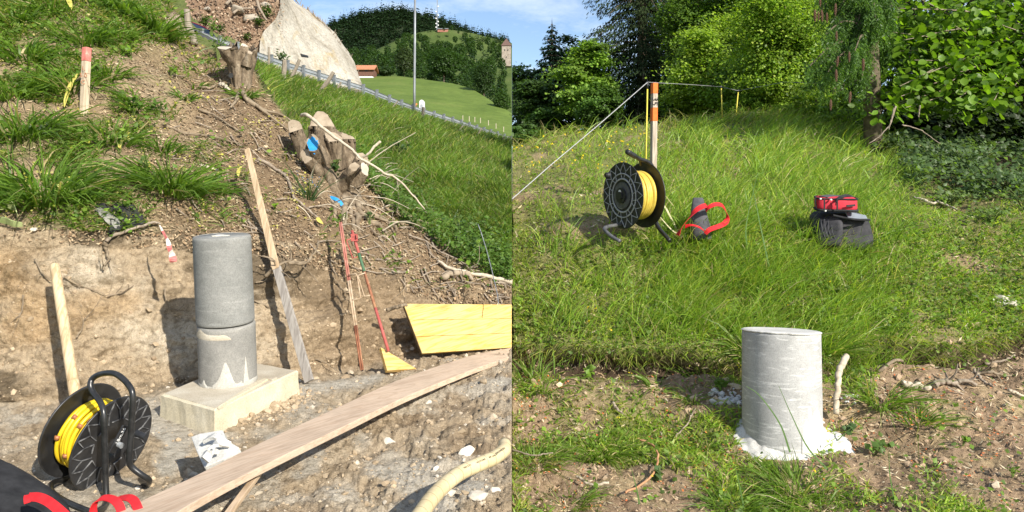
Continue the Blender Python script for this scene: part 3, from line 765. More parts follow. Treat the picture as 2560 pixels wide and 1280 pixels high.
# cars on the road
def car(name, c, t, s, body, label):
    """c wheel-level centre, t driving direction, s scale"""
    t = nrm(np.array((t[0], t[1], t[2]))); w = nrm(np.array((-t[1], t[0], 0))); up = np.cross(t, w); up = up if up[2] > 0 else -up
    q = lambda a, b_, h: np.asarray(c, float) + (t * a + w * b_ + up * h) * s
    root = empty(name, c, label, "car")
    side_ = [(-2.1,.35),(-2.15,.75),(-1.95,.92),(1.0,.95),(1.9,.82),(2.12,.62),(2.1,.35)]
    mb = MB(); mb.prism([q(a, -.85, h) for a, h in side_], w * 1.7 * s); mb.put("body", body, root, bevel=0.05)
    cab = [(-1.85,.92),(-1.5,1.38),(-.6,1.47),(.2,1.42),(1.0,.94)]
    mb = MB(); mb.prism([q(a, -.74, h) for a, h in cab], w * 1.48 * s); mb.put("cabin_glass", M['car_glass'], root, bevel=0.03)
    rf = [(-1.52,1.37),(-.6,1.47),(.2,1.42),(.22,1.45),(-.6,1.51),(-1.55,1.41)]
    mb = MB(); mb.prism([q(a, -.76, h) for a, h in rf], w * 1.52 * s); mb.put("roof", body, root)
    for a in (-1.3, 1.35):
        for b_ in (-.8, .8):
            mb = MB(); mb.tube([q(a, b_ - .1, .32), q(a, b_ + .1, .32)], .32 * s, 16); wh = mb.put("wheel", M['black_plastic'], root)
            mb = MB(); mb.tube([q(a, b_ - .112, .32), q(a, b_ + .112, .32)], .18 * s, 12); mb.put("rim", M['zinc'], wh)
    for b_ in (-.6, .6):
        mb = MB(); mb.box(q(-2.13, b_, .72), t * .03 * s, w * .16 * s, up * .07 * s); mb.put("tail_light", M['tail_red'], root)
        mb = MB(); mb.box(q(2.08, b_, .66), t * .04 * s, w * .16 * s, up * .06 * s); mb.put("headlight", M['zinc'], root)
    return root
M['car_glass'] = speckle_mat("dark_window_glass", [(0.3, (0.012, 0.02, 0.05)), (0.7, (0.016, 0.028, 0.065))], 1, 0.08, 0, spec=0.6)
M['tail_red'] = speckle_mat("red_lamp_glass", [(0.3, (0.5, 0.02, 0.02)), (0.7, (0.6, 0.03, 0.03))], 1, 0.2, 0)
M['car_red'] = speckle_mat("dark_red_car_paint", [(0.3, (0.2, 0.015, 0.05)), (0.7, (0.24, 0.02, 0.06))], 1, 0.25, 0, spec=0.6)
M['car_white'] = speckle_mat("white_car_paint", [(0.3, (0.72, 0.72, 0.72)), (0.7, (0.78, 0.78, 0.78))], 1, 0.25, 0, spec=0.6)
q = P(500, 84, rY(500) + 1.6); t_ = road_at(520)[1]; q[2] -= 0.75
car("parked_car", q, t_, 0.62, M['car_red'], "dark red car with deep blue windows half hidden behind the guardrail")
q = P(1131, 332, rY(1131) + 2.0); q[2] -= 0.2
car("passing_car", q, road_at(1140)[1], 0.42, M['car_white'], "small white car with red tail lamp seen under the guardrail far down the road")

# weathered fence posts in the grass below the road
def stake(name, bu, bv, tu, tv, Y, r, mat, label, cat, group=None, lean=0.0, n=7):
    b = P(bu, bv, Y); t = P(tu, tv, Y + lean); mb = MB()
    pts = spline([b - (t - b) * .25, b, lerp(b, t, .55) + np.array((r * .3, 0, 0)), t], 7)
    mb.tube(pts, np.linspace(r * 1.1, r * .92, 7), n, rough=0.25, seed=int(bu))
    return mb.put(name, mat, None, origin=b, smooth=False, label=label, cat=cat, group=group)
M['old_wood'] = speckle_mat("weathered_fence_wood", [(0.3, (0.16, 0.13, 0.10)), (0.7, (0.34, 0.29, 0.23))], 9, 0.95, 0.6, 0.01, 30, stretch=[((1,0,0),4),((0,1,0),4),((0,0,1),.6)])
FP = [(671,182,672,118,22,3.0,"thin upright post leftmost of the old posts below the guardrail"), (707,204,711,150,20,6.0,"thick upright grey fence post below the concrete wall"),
      (722,205,749,149,19.5,4.6,"brown fence post leaning right beside the thick upright post"), (799,230,834,180,18.5,5.0,"long brown fence post leaning far right below the guardrail"),
      (840,226,853,205,17.5,2.6,"short reddish post stub right of the long leaning post"), (1055,303,1058,268,22,4.0,"grey fence post under the white roadside cabinet"),
      (976,273,995,252,19,1.8,"thin grey stick leaning in the grass left of the lamp post"), (1103,310,1117,300,20,2.0,"short dark stick in the grass right of the lamp post"),
      (1190,341,1204,320,18,2.0,"thin dark leaning stake at the far end of the grass slope"), (1238,356,1262,344,15,3.0,"grey broken post lying slanted at the right end of the grass slope"), (1146,327,1158,314,20,1.5,"thin brown stake leaning between two guardrail posts")]
for bu, bv, tu, tv, Y, rp, lab in FP:
    q = LND.at(bu, bv + 2); Yb = float(q[1]); stake("fence_post", bu, bv, tu, tv, Yb, rp / F * Yb, M['old_wood'], lab, "fence post", "old fence posts on the grass slope")

# barn on the meadow
def barn(c, w, dp, h, rise, label):
    root = empty("barn", c, label, "barn"); x, y, z = c
    mb = MB(); mb.box((x, y + dp, z + .35), (w * .97, 0, 0), (0, dp, 0), (0, 0, .2)); mb.put("plinth", M['white'], root)
    mb = MB()
    nb = 12
    for k in range(nb):
        xx = x - w + (k + .5) * 2 * w / nb; b = mb; MBk = MB(); MBk.box((xx, y + .02 + .01 * (k % 2), z + .4 + (h - .4) / 2), (w / nb * .94, 0, 0), (0, .03, 0), (0, 0, (h - .4) / 2)); MBk.put("board", M['barn_wood'], root)
    mb.box((x, y + dp + .06, z + .4 + (h - .4) / 2), (w * .98, 0, 0), (0, dp - .02, 0), (0, 0, (h - .4) / 2)); mb.put("wall", M['barn_wood'], root)
    mb = MB(); mb.box((x + .4, y - .03, z + 1.6), (.28, 0, 0), (0, .05, 0), (0, 0, .22)); mb.put("window", M['black_plastic'], root)
    e = w + .35
    mb = MB(); mb.plate([(x - e, y - .5, z + h - .1), (x + e, y - .5, z + h - .1), (x + e, y + dp, z + h + rise), (x - e, y + dp, z + h + rise)], (0, .05, -.16))
    mb.plate([(x - e, y + dp + .01, z + h + rise), (x + e, y + dp + .01, z + h + rise), (x + e, y + 2 * dp + .5, z + h - .1), (x - e, y + 2 * dp + .5, z + h - .1)], (0, -.05, -.16)); rf = mb.put("roof", M['tile'], root)
    for k in range(7):
        t = (k + .5) / 7; mb = MB(); mb.box((x, lerp(y - .5, y + dp, t), z + lerp(h - .1, h + rise, t) + .05), (e, 0, 0), (0, .06, .06 * rise / dp), (0, -.01, .025)); mb.put("tile_row", M['tile'], rf)
M['barn_wood'] = speckle_mat("dark_barn_boards", [(0.3, (0.10, 0.05, 0.035)), (0.7, (0.21, 0.11, 0.08))], 3, 0.9, 0.4, 0.02, 10, stretch=[((1,0,0),3),((0,1,0),3),((0,0,1),.4)])
M['tile'] = speckle_mat("orange_roof_tile", [(0.3, (0.46, 0.2, 0.11)), (0.7, (0.58, 0.29, 0.17))], 3, 0.85, 0.4, 0.02, 10)
s_ = 145 / F
barn(P(911, 196, 145), 22 * s_, 2.0, 24 * s_, 13 * s_, "brown timber barn with orange tiled roof on the meadow edge beside the concrete wall")

# tower with a pyramid roof at the wood edge
tw = P(1266, 165, 250); s_ = 250 / F
root = empty("stone_tower", tw, "old stone tower with steep brown hipped roof above the far trees", "tower")
x, y, z = tw; hw = 11.5 * s_
mb = MB(); mb.box((x, y + hw, z + 26 * s_), (hw, 0, 0), (0, hw, 0), (0, 0, 26 * s_)); tw_wall = mb.put("wall", speckle_mat("tower_masonry", [(0.3, (0.2, 0.165, 0.13)), (0.5, (0.31, 0.26, 0.21)), (0.7, (0.4, 0.35, 0.29))], 1.2, 0.95, 0.8, 0.2, 2), root)
ap = np.array((x, y + hw, z + 72 * s_)); e = hw + 2.0 * s_; zb = z + 51 * s_
mb = MB(); mb.add([(x-e, y+hw-e, zb), (x+e, y+hw-e, zb), (x+e, y+hw+e, zb), (x-e, y+hw+e, zb), ap], [(0,1,4),(1,2,4),(2,3,4),(3,0,4),(3,2,1,0)]); mb.put("roof", speckle_mat("dark_roof_tile", [(0.3, (0.10, 0.06, 0.05)), (0.7, (0.16, 0.10, 0.08))], 2, 0.9, 0.3, 0.05, 5), root)
for du, dv in ((-4, 40), (4, 40), (0, 22)):
    mb = MB(); mb.box((x + du * s_, y - .02, z + dv * s_), (.8 * s_, 0, 0), (0, .15, 0), (0, 0, 1.6 * s_)); mb.put("window", M['black_plastic'], root)

# mast and hut on the pasture hill
mq = P(1093, 76, 350); s_ = 350 / F
root = empty("radio_mast", mq, "slim lattice radio mast with small antennas on top of the pasture hill", "mast")
mb = MB(); Hm = 120 * s_
for dx, dy in ((-.28, 0), (.28, 0), (0, .45)): mb.tube([mq + np.array((dx, dy, 0)), mq + np.array((dx * .6, dy * .6, Hm))], .07, 5)
for k in range(44):
    a = k / 44 * Hm; b = (k + 1) / 44 * Hm; sg = 1 if k % 2 else -1
    mb.tube([mq + np.array((-.27 * sg, 0, a)), mq + np.array((.27 * sg, 0, b))], .05, 4)
mb.put("lattice", M['zinc'], root)
for k, h in enumerate((8, 13, 17, 22, 30, 38, 47, 60)):
    mb = MB(); sg = 1 if k % 2 else -1; mb.tube([mq + np.array((sg * .5, -.25, h * s_)), mq + np.array((sg * .5, .1, h * s_))], .32, 8); mb.put("antenna", M['white'], root)
hq = P(1107, 79, 349)
root = empty("hut", hq, "low reddish hut with grey roof beside the radio mast", "hut"); x, y, z = hq
mb = MB(); mb.box((x, y + 1.5, z + .55), (13 * s_, 0, 0), (0, 1.5, 0), (0, 0, .75)); mb.put("wall", speckle_mat("hut_brick", [(0.3, (0.26, 0.11, 0.075)), (0.7, (0.36, 0.17, 0.12))], 1, 0.9, 0), root)
mb = MB(); e = 13.5 * s_
mb.plate([(x-e, y-.4, z+1.3), (x+e, y-.4, z+1.3), (x+e, y+1.5, z+2.0), (x-e, y+1.5, z+2.0)], (0, 0, -.12)); mb.plate([(x-e, y+1.51, z+2.0), (x+e, y+1.51, z+2.0), (x+e, y+3.4, z+1.3), (x-e, y+3.4, z+1.3)], (0, 0, -.12)); mb.put("roof", speckle_mat("grey_hut_roof", [(0.3, (0.16, 0.17, 0.17)), (0.7, (0.24, 0.24, 0.25))], 1, 0.8, 0), root)

# pale posts of the meadow fence
for k, (u, v) in enumerate([(1157, 292), (1173, 294), (1187, 296), (1201, 298), (1221, 304), (1240, 312), (1259, 320)]):
    mb = MB(); q = P(u, v + 3, 80); mb.tube([q + np.array((0, 0, -.3)), q + np.array((0, 0, .28))], .045, 6)
    mb.put("meadow_post", M['pale_twig'], None, origin=q, label="short pale fence post in the dry strip of the far meadow", cat="fence post", group="pale posts along the far meadow")

# ------------------------------------------------------------------ left site: pillar, slab, boards, reel, stakes
def concrete_mat(name, c0, c1, c2, streak=0.5):
    m, n, l, p = new_mat(name)
    tc = n.new("ShaderNodeTexCoord"); O = tc.outputs["Object"]
    a = noise(n, l, O, 7, 6, 0.62); r = ramp(n, [(0.3, c0), (0.52, c1), (0.72, c2)]); l.new(a.outputs["Fac"], r.inputs[0])
    mp = n.new("ShaderNodeMapping"); mp.inputs["Scale"].default_value = (3.5, 3.5, 26); l.new(O, mp.inputs[0])
    w = noise(n, l, mp.outputs[0], 1.4, 4, 0.55, 1.2); r2 = ramp(n, [(0.56, (0, 0, 0)), (0.66, (streak,) * 3)]); l.new(w.outputs["Fac"], r2.inputs[0])
    c = mixc(n, l, r2.outputs[0], r.outputs[0], tuple(min(1, x * 1.45) for x in c2))
    f = noise(n, l, O, 140, 3, 0.7); r3 = ramp(n, [(0.3, (0.72,) * 3), (0.6, (1.04,) * 3)]); l.new(f.outputs["Fac"], r3.inputs[0])
    l.new(mixc(n, l, 1.0, c, r3.outputs[0], 'MULTIPLY'), p.inputs["Base Color"])
    p.inputs["Roughness"].default_value = 0.88; p.inputs["Specular IOR Level"].default_value = 0.2
    v = n.new("ShaderNodeTexVoronoi"); v.inputs["Scale"].default_value = 45; l.new(O, v.inputs["Vector"])
    rv = ramp(n, [(0.05, (0, 0, 0)), (0.16, (1, 1, 1))]); l.new(v.outputs["Distance"], rv.inputs[0])
    b1 = bump(n, l, rv.outputs[0], 0.25, 0.002); b2 = bump(n, l, f.outputs["Fac"], 0.4, 0.0015, b1); l.new(b2.outputs[0], p.inputs["Normal"])
    return m
M['conc_grey'] = concrete_mat("grey_concrete", (0.185, 0.187, 0.174), (0.24, 0.24, 0.224), (0.29, 0.287, 0.268), 0.25)
M['conc_mid'] = concrete_mat("stained_concrete", (0.20, 0.195, 0.178), (0.26, 0.252, 0.23), (0.32, 0.308, 0.277), 0.2)
M['conc_cream'] = concrete_mat("cream_concrete", (0.48, 0.42, 0.29), (0.6, 0.53, 0.38), (0.66, 0.6, 0.46), 0.0)
M['conc_dust'] = concrete_mat("dusty_concrete_top", (0.42, 0.36, 0.27), (0.5, 0.44, 0.34), (0.58, 0.53, 0.43), 0.0)
M['mortar'] = concrete_mat("pale_mortar", (0.5, 0.47, 0.41), (0.6, 0.57, 0.5), (0.66, 0.63, 0.56), 0.0)
M['mortar_soft'] = concrete_mat('thin_mortar_stain', (0.36, 0.345, 0.305), (0.46, 0.44, 0.39), (0.53, 0.505, 0.45), 0.0)
M['cement_grey'] = concrete_mat("dried_grey_cement", (0.46, 0.45, 0.41), (0.56, 0.55, 0.51), (0.64, 0.63, 0.59), 0.0)

def frame_of(axis):
    axis = nrm(axis); a = nrm(np.cross(axis, (0, 1.0, 0.001))); a = a if a[0] > 0 else -a
    b = nrm(np.cross(axis, a)); b = b if b[1] < 0 else -b      # b faces the photographer, a runs to the right
    return axis, a, b
def pipe_shell(c0, c1, r0, r1, n=72, rings=14, seed=0, amp=0.0012, edge=0.006, lid=True):
    ax, a, b = frame_of(np.asarray(c1) - np.asarray(c0)); L = np.linalg.norm(np.asarray(c1) - np.asarray(c0)); V = []; fs = []
    th = np.arange(n) * 2 * math.pi / n
    hs = np.concatenate([[0], [edge], np.linspace(edge * 3, L - edge * 3, rings), [L - edge], [L]])
    rr = np.array([lerp(r0, r1, h / L) for h in hs]); rr[0] -= edge * .6; rr[-1] -= edge * .6
    for h, r in zip(hs, rr):
        q = np.stack([np.cos(th) * 2, np.sin(th) * 2, np.full(n, h * 6)], -1)
        rad = r + amp * fbm(q * 2 + seed, 3, seed); V.append(np.asarray(c0) + ax * h + (np.cos(th) * rad)[:, None] * a + (np.sin(th) * rad)[:, None] * b)
    m = len(hs); V = np.concatenate(V)
    for k in range(m - 1):
        for i in range(n): fs.append((k*n+i, k*n+(i+1) % n, (k+1)*n+(i+1) % n, (k+1)*n+i))
    V = np.concatenate([V, [np.asarray(c0), np.asarray(c1)]])
    for i in range(n): fs.append((m*n+1, (m-1)*n+i, (m-1)*n+(i+1) % n)); fs.append((m*n, (i+1) % n, i))
    mb = MB(); mb.add(V, fs); return mb, (ax, a, b, L)
def smear(mb, c0, ax, a, b, r, prof, th0, th1, z0=0.0, n=40, t=0.0035, wob=0.3, seed=0):
    """thin crust on a cylinder: prof(t) gives its upper edge over t in 0..1"""
    V = []; fs = []; rows = 5
    for i in range(n + 1):
        s = i / n; th = lerp(th0, th1, s); top = max(0.004, prof(s) * (1 + wob * fbm(np.array((s * 9, seed, 0.3)), 3, seed)))
        for k in range(rows + 1):
            h = z0 + top * k / rows; e = t * (1 if 0 < k < rows and 0 < i < n else -0.3)
            V.append(np.asarray(c0) + ax * h + (a * math.cos(th) + b * math.sin(th)) * (r + e))
    w = rows + 1
    for i in range(n):
        for k in range(rows): fs.append((i*w+k, (i+1)*w+k, (i+1)*w+k+1, i*w+k+1))
    mb.add(V, fs)

ZT = -1.01
bc = P(571, 955, 4.0); jc = P(566, 806, 3.975); tc_ = P(555, 590, 3.94)
r_p = 68.2 / F * 4.0
root = empty("concrete_pillar", bc, "tall round grey concrete pillar of two cast lengths standing on the pale slab", "pillar")
mb, fr = pipe_shell(bc, jc - np.array((0, 0, 0.003)), r_p, r_p, seed=3); mb.put("lower_section", M['conc_mid'], root, smooth=True, label="lower pillar length with pale mortar splashes")
ax, a_, b_, L_ = fr
jo = jc + a_ * -0.004
mb, fr2 = pipe_shell(jo + np.array((0, 0, 0.004)), tc_, r_p * 1.0, r_p * .985, seed=5); mb.put("upper_section", M['conc_grey'], root, smooth=True, label="upper smooth grey pillar length")
ax2, a2, b2, L2 = fr2
mb = MB(); mb.disc_ring(tc_, ax2, [(r_p * .985 - .006, -0.004), (r_p * .985 - .006, 0.002), (r_p * .93, 0.003), (r_p * .93, -0.004)], 64); mb.put("rim", M['conc_mid'], root, smooth=True)
mb = MB(); th = np.linspace(0, 2 * math.pi, 18)[:-1]
mb.prism([tc_ + ax2 * .005 + (a2 * math.cos(x) * .042 + b2 * math.sin(x) * .03) * (1 + .3 * math.sin(3 * x + 1)) - a2 * .01 for x in th], -ax2 * .004); mb.put("mortar_spot", M['mortar'], root)
mb = MB(); smear(mb, bc, ax, a_, b_, r_p, lambda s: .028 + .004 * math.sin(s * 9), math.radians(-20), math.radians(200), wob=.2, seed=1, n=120, t=.002)
sp = lambda s: .03 + .125 * math.exp(-((s - .5) / .2) ** 2) + .015 * math.sin(s * 7)
smear(mb, bc, ax, a_, b_, r_p + .002, sp, math.radians(100), math.radians(42), wob=.08, seed=2, n=90, t=.002)
smear(mb, bc, ax, a_, b_, r_p + .002, lambda s: .03 + .14 * math.exp(-((s - .4) / .25) ** 2), math.radians(38), math.radians(22), wob=.08, seed=4, n=40, t=.002)
smear(mb, bc, ax, a_, b_, r_p + .003, lambda s: .02 + .035 * math.exp(-((s - .5) / .25) ** 2), math.radians(135), math.radians(108), wob=.2, seed=6)
mb.put("mortar_splash", M['mortar_soft'], root, smooth=True)
mb = MB(); smear(mb, bc, ax, a_, b_, r_p, lambda s: .002 + (.03 + .022 * math.sin(s * 5) ** 2) * math.sin(math.pi * s) ** .6, math.radians(165), math.radians(60), z0=L_ - .06, wob=.25, seed=8, n=80, t=.0015)
mb.put("mortar_crust", M['conc_dust'], root, smooth=True)

S = [Pz(402, 986, ZT), Pz(536, 1025, ZT), Pz(746, 926, ZT), Pz(606, 900, ZT)]
cS = sum(S) / 4
def rough_slab(top, depth, flare=0.015, seed=0, n=14, amp=0.006):
    """block with worn edges: rim of n points a side, top and sides slightly uneven"""
    rim = []
    for i in range(4):
        for t in np.linspace(0, 1, n + 1)[:-1]: rim.append(lerp(top[i], top[(i + 1) % 4], t))
    rim = np.array(rim); c = rim.mean(0); out = nrm(rim - c); out[:, 2] = 0; m = len(rim); V = []; fs = []
    rings = [(0.012, 0.0), (0.0, -0.006), (-0.002, -0.3 * depth), (-flare, -depth)]
    for k, (ins, dz) in enumerate(rings):
        q = rim - out * ins + np.array((0, 0, dz)); q = q + out * (amp * fbm(q * 22, 3, seed))[:, None] + np.array((0, 0, 1.0)) * (0.4 * amp * fbm(q * 15 + 5, 3, seed))[:, None]; V.append(q)
    V.append(np.array([c])); V = np.concatenate(V)
    for k in range(len(rings) - 1):
        for i in range(m): fs.append((k*m+i, (k+1)*m+i, (k+1)*m+(i+1) % m, k*m+(i+1) % m))
    for i in range(m): fs.append((len(V) - 1, i, (i + 1) % m))
    mb = MB(); mb.add(V, fs); return mb
root = empty("concrete_slab", cS - np.array((0, 0, .12)), "cream rectangular concrete slab under the pillar with a chipped front corner", "slab")
mb = rough_slab(S, 0.2, seed=2); mb.put("block", M['conc_cream'], root)
mb = MB(); Q = [lerp(s, cS, .05) + np.array((0, 0, .002)) for s in S]; mb.plate(Q, (0, 0, -.006)); mb.put("dusty_top", M['conc_dust'], root)
mb = MB(); A = Pz(545, 1016, ZT + .012); B = Pz(668, 945, ZT + .012); w = nrm(np.cross(B - A, (0, 0, 1.)))
mb.prism([A, lerp(A, B, .5) + w * .012, B + w * .012, B - w * .022, lerp(A, B, .6) - w * .024, lerp(A, B, .25) - w * .012], (0, 0, -.02)); mb.put("cement_ridge", M['conc_cream'], root, bevel=.003)
mb = MB(); mb.prism([B + w * .01, B + np.array((.05, .02, 0)), B + np.array((.06, -.03, 0)) - w * .02, B - w * .02], (0, 0, -.018)); mb.put("cement_lump", M['conc_dust'], root, bevel=.003)

def wood_mat(name, axis, wdir, stops, knots=0.0, rough=0.75):
    axis = nrm(axis); w = nrm(np.asarray(wdir, float)); t = np.cross(axis, w)
    m, n, l, p = new_mat(name); tc = n.new("ShaderNodeTexCoord"); c = n.new("ShaderNodeCombineXYZ")
    for i, (q, fr) in enumerate(((axis, 1.0), (w, 11), (t, 11))):
        d = n.new("ShaderNodeVectorMath"); d.operation = 'DOT_PRODUCT'; l.new(tc.outputs["Object"], d.inputs[0]); d.inputs[1].default_value = tuple(q * fr); l.new(d.outputs["Value"], c.inputs[i])
    a = noise(n, l, c.outputs[0], 2.2, 3, 0.5, 0.6)
    mu = n.new("ShaderNodeMath"); mu.operation = 'MULTIPLY'; mu.inputs[1].default_value = 9; l.new(a.outputs["Fac"], mu.inputs[0])
    fr_ = n.new("ShaderNodeMath"); fr_.operation = 'PINGPONG'; fr_.inputs[1].default_value = 1.0; l.new(mu.outputs[0], fr_.inputs[0])
    r = ramp(n, stops); l.new(fr_.outputs[0], r.inputs[0])
    f = noise(n, l, c.outputs[0], 14, 4, 0.7); r3 = ramp(n, [(0.3, (0.8,) * 3), (0.6, (1.05,) * 3)]); l.new(f.outputs["Fac"], r3.inputs[0])
    big = noise(n, l, tc.outputs["Object"], 4, 4, 0.6); r4 = ramp(n, [(0.3, (0.86,) * 3), (0.65, (1.05,) * 3)]); l.new(big.outputs["Fac"], r4.inputs[0])
    cc = mixc(n, l, 1.0, mixc(n, l, 1.0, r.outputs[0], r3.outputs[0], 'MULTIPLY'), r4.outputs[0], 'MULTIPLY')
    if knots:
        k = n.new("ShaderNodeCombineXYZ")
        for i, (q, fr) in enumerate(((axis, 1.0), (w, 2.2), (t, 0.2))):
            d = n.new("ShaderNodeVectorMath"); d.operation = 'DOT_PRODUCT'; l.new(tc.outputs["Object"], d.inputs[0]); d.inputs[1].default_value = tuple(q * fr); l.new(d.outputs["Value"], k.inputs[i])
        v = n.new("ShaderNodeTexVoronoi"); v.inputs["Scale"].default_value = 2.6; v.inputs["Randomness"].default_value = 1.0; l.new(k.outputs[0], v.inputs["Vector"])
        rk = ramp(n, [(0.03, (1, 1, 1)), (0.10, (0.55, 0.55, 0.55)), (0.2, (0, 0, 0))]); l.new(v.outputs["Distance"], rk.inputs[0])
        kf = n.new("ShaderNodeMath"); kf.operation = 'MULTIPLY'; kf.inputs[1].default_value = knots; l.new(rk.outputs[0], kf.inputs[0])
        cc = mixc(n, l, kf.outputs[0], cc, tuple(x * 0.45 for x in stops[0][1]))
    l.new(cc, p.inputs["Base Color"]); p.inputs["Roughness"].default_value = rough; p.inputs["Specular IOR Level"].default_value = 0.2
    b = bump(n, l, f.outputs["Fac"], 0.35, 0.002); l.new(b.outputs[0], p.inputs["Normal"])
    return m

# long plank across the foreground
st = [((250,1306),(392,1320),-1.0), ((340,1258),(450,1276),-1.0), ((490,1188),(560,1214),-1.0), ((640,1112),(690,1148),-1.0), ((840,1020),(868,1062),-1.008), ((990,952),(1012,993),-1.03), ((1140,900),(1160,932),-1.056), ((1210,881),(1225,909),-1.075), ((1279.3,869),(1279.3,891),-1.115)]
up_, lo_ = [], []
for a, b, z in st: up_.append(Pz(a[0], a[1], z)); lo_.append(Pz(b[0], b[1], z))
up_, lo_ = spline(up_, 33), spline(lo_, 33); V = []; fs = []
for k in range(33):
    V += [up_[k], lo_[k], lo_[k] - np.array((0, 0, .03)), up_[k] - np.array((0, 0, .03))]
V = np.array(V); V[:, 0] = np.minimum(V[:, 0], -.004)
for k in range(32):
    for i in range(4): fs.append((k*4+i, k*4+4+i, k*4+4+(i+1) % 4, k*4+(i+1) % 4))
fs += [(0,1,2,3), (131,130,129,128)]
pd = up_[20] - up_[4]; plank_m = wood_mat("sawn_spruce", pd, lo_[8] - up_[8], [(0.0, (0.46, 0.335, 0.235)), (0.3, (0.53, 0.40, 0.29)), (1.0, (0.56, 0.43, 0.315))], 0.85)
mb = MB(); mb.add(V, fs); mb.put("long_plank", plank_m, None, bevel=.003, label="long pinkish spruce plank lying diagonally across the muddy foreground", cat="plank")

# small batten under the plank
A, B = Pz(646, 1178, -1.05), Pz(560, 1292, -1.05); w = nrm(np.cross(B - A, (0, 0, 1.))) * .012
mb = MB(); mb.plate([A - w, A + w, B + w, B - w], (0, 0, -.018)); mb.put("wooden_batten", wood_mat("batten_wood", B - A, w, [(0, (0.36, 0.25, 0.15)), (0.5, (0.5, 0.37, 0.24)), (1, (0.56, 0.42, 0.28))]), None, bevel=.002, label="narrow wooden batten sticking out from under the long plank", cat="batten")

# yellow formwork board
TL, TR, BR, BL = P(1009,759,5.2), P(1279.3,761,5.56), P(1279.3,869,5.43), P(1056,884,5.08)
n_ = nrm(np.cross(TR - TL, BL - TL)); n_ = n_ if n_[1] < 0 else -n_
fy = wood_mat("yellow_formwork", TR - TL, BL - TL, [(0.0, (0.50, 0.32, 0.06)), (0.35, (0.60, 0.415, 0.12)), (1.0, (0.64, 0.46, 0.165))], 0.6, 0.5)
root = empty("formwork_board", (BL + BR) / 2, "wide glossy yellow formwork board leaning against the bank at the right", "board")
back = -n_ * .027 ; T1 = lerp(TL, BL, .333) ; T2 = lerp(TL, BL, .666); R1, R2 = lerp(TR, BR, .333), lerp(TR, BR, .666)
for (a, b, c, d) in ((TL, TR, R1, T1), (T1, R1, R2, T2), (T2, R2, BR, BL)):
    e = nrm(d - a) * .0012; mb = MB(); mb.plate([d - e, c - e, b + e, a + e], back); mb.put("lamella", fy, root, bevel=.0015)
M['dark_edge'] = speckle_mat("dark_board_edge", [(0.3, (0.11, 0.075, 0.035)), (0.7, (0.24, 0.17, 0.08))], 20, .8, .4, .003, 60)
off = nrm(TL - TR) * .004
mb = MB(); mb.plate([TL + off * .2, TL + off, BL + off, BL + off * .2], back * 1.05); mb.put("sawn_end", M['dark_edge'], root)

# triangular offcut
A, B, C = P(952,868,4.82), P(1042,922,4.86), P(968,926,4.72); n2 = nrm(np.cross(B - A, C - A)); n2 = n2 if n2[1] < 0 else -n2
mb = MB(); mb.prism([A, B, C], -n2 * .03); mb.put("wood_offcut", wood_mat("orange_offcut", B - A, C - A, [(0.0, (0.52, 0.33, 0.09)), (0.5, (0.64, 0.43, 0.15)), (1.0, (0.68, 0.48, 0.19))], 0.3, .5), None, bevel=.002, label="small triangular yellow board offcut in front of the rusty rods", cat="offcut")

# leaning thin board in two lapped lengths
A, B, Cc = P(616,371,5.2), P(688,668,4.80), P(771,953,4.45)
root = empty("leaning_board", Cc, "long thin board leaning on the bank, fresh tan above and grey below", "board")
def batten(a, b, wa, wb, t, mat, nm, lab, par):
    ax = nrm(b - a); wd = nrm(np.cross(ax, (0, 1., .2))); wd = wd if wd[0] > 0 else -wd; nn = np.cross(ax, wd); nn = nn if nn[1] > 0 else -nn
    mb = MB(); mb.plate([a - wd * wa, a + wd * wa, b + wd * wb, b - wd * wb], nn * t); return mb.put(nm, mat, par, bevel=.0015, label=lab)
batten(A, B + (B - A) * .01, .017, .024, .02, wood_mat("tan_batten", B - A, (1,0,0), [(0, (0.42, 0.30, 0.18)), (.5, (0.55, 0.41, 0.26)), (1, (0.6, 0.45, 0.3))]), "upper_length", "fresh tan upper length", root)
batten(B + np.array((.003, .004, 0)), Cc, .027, .029, .022, wood_mat("grey_batten", Cc - B, (1,0,0), [(0, (0.24, 0.215, 0.19)), (.5, (0.34, 0.31, 0.275)), (1, (0.38, 0.35, 0.31))]), "lower_length", "weathered grey lower length", root)

# round shovel handle leaning on the bank behind the reel
A, B = P(136, 660, 4.05), P(190, 1000, 3.72)
hm = wood_mat("ash_handle", B - A, (1,0,0), [(0, (0.44, 0.31, 0.17)), (.5, (0.58, 0.44, 0.27)), (1, (0.62, 0.48, 0.3))])
root = empty("wooden_pole", B, "smooth round wooden pole leaning on the bank behind the cable reel", "pole")
pts = [lerp(A, B, t) for t in (0, .004, .012, .05, .4, .8, .87)]
mb = MB(); mb.tube(pts, [.012, .02, .0245, .026, .027, .0275, .027], 16); mb.put("shaft", hm, root, smooth=True)
pts = [lerp(A, B, t) for t in (.871, .875, .95, 1.03)]
mb = MB(); mb.tube(pts, [.027, .0285, .028, .026], 16); mb.put("grip", hm, root, smooth=True)

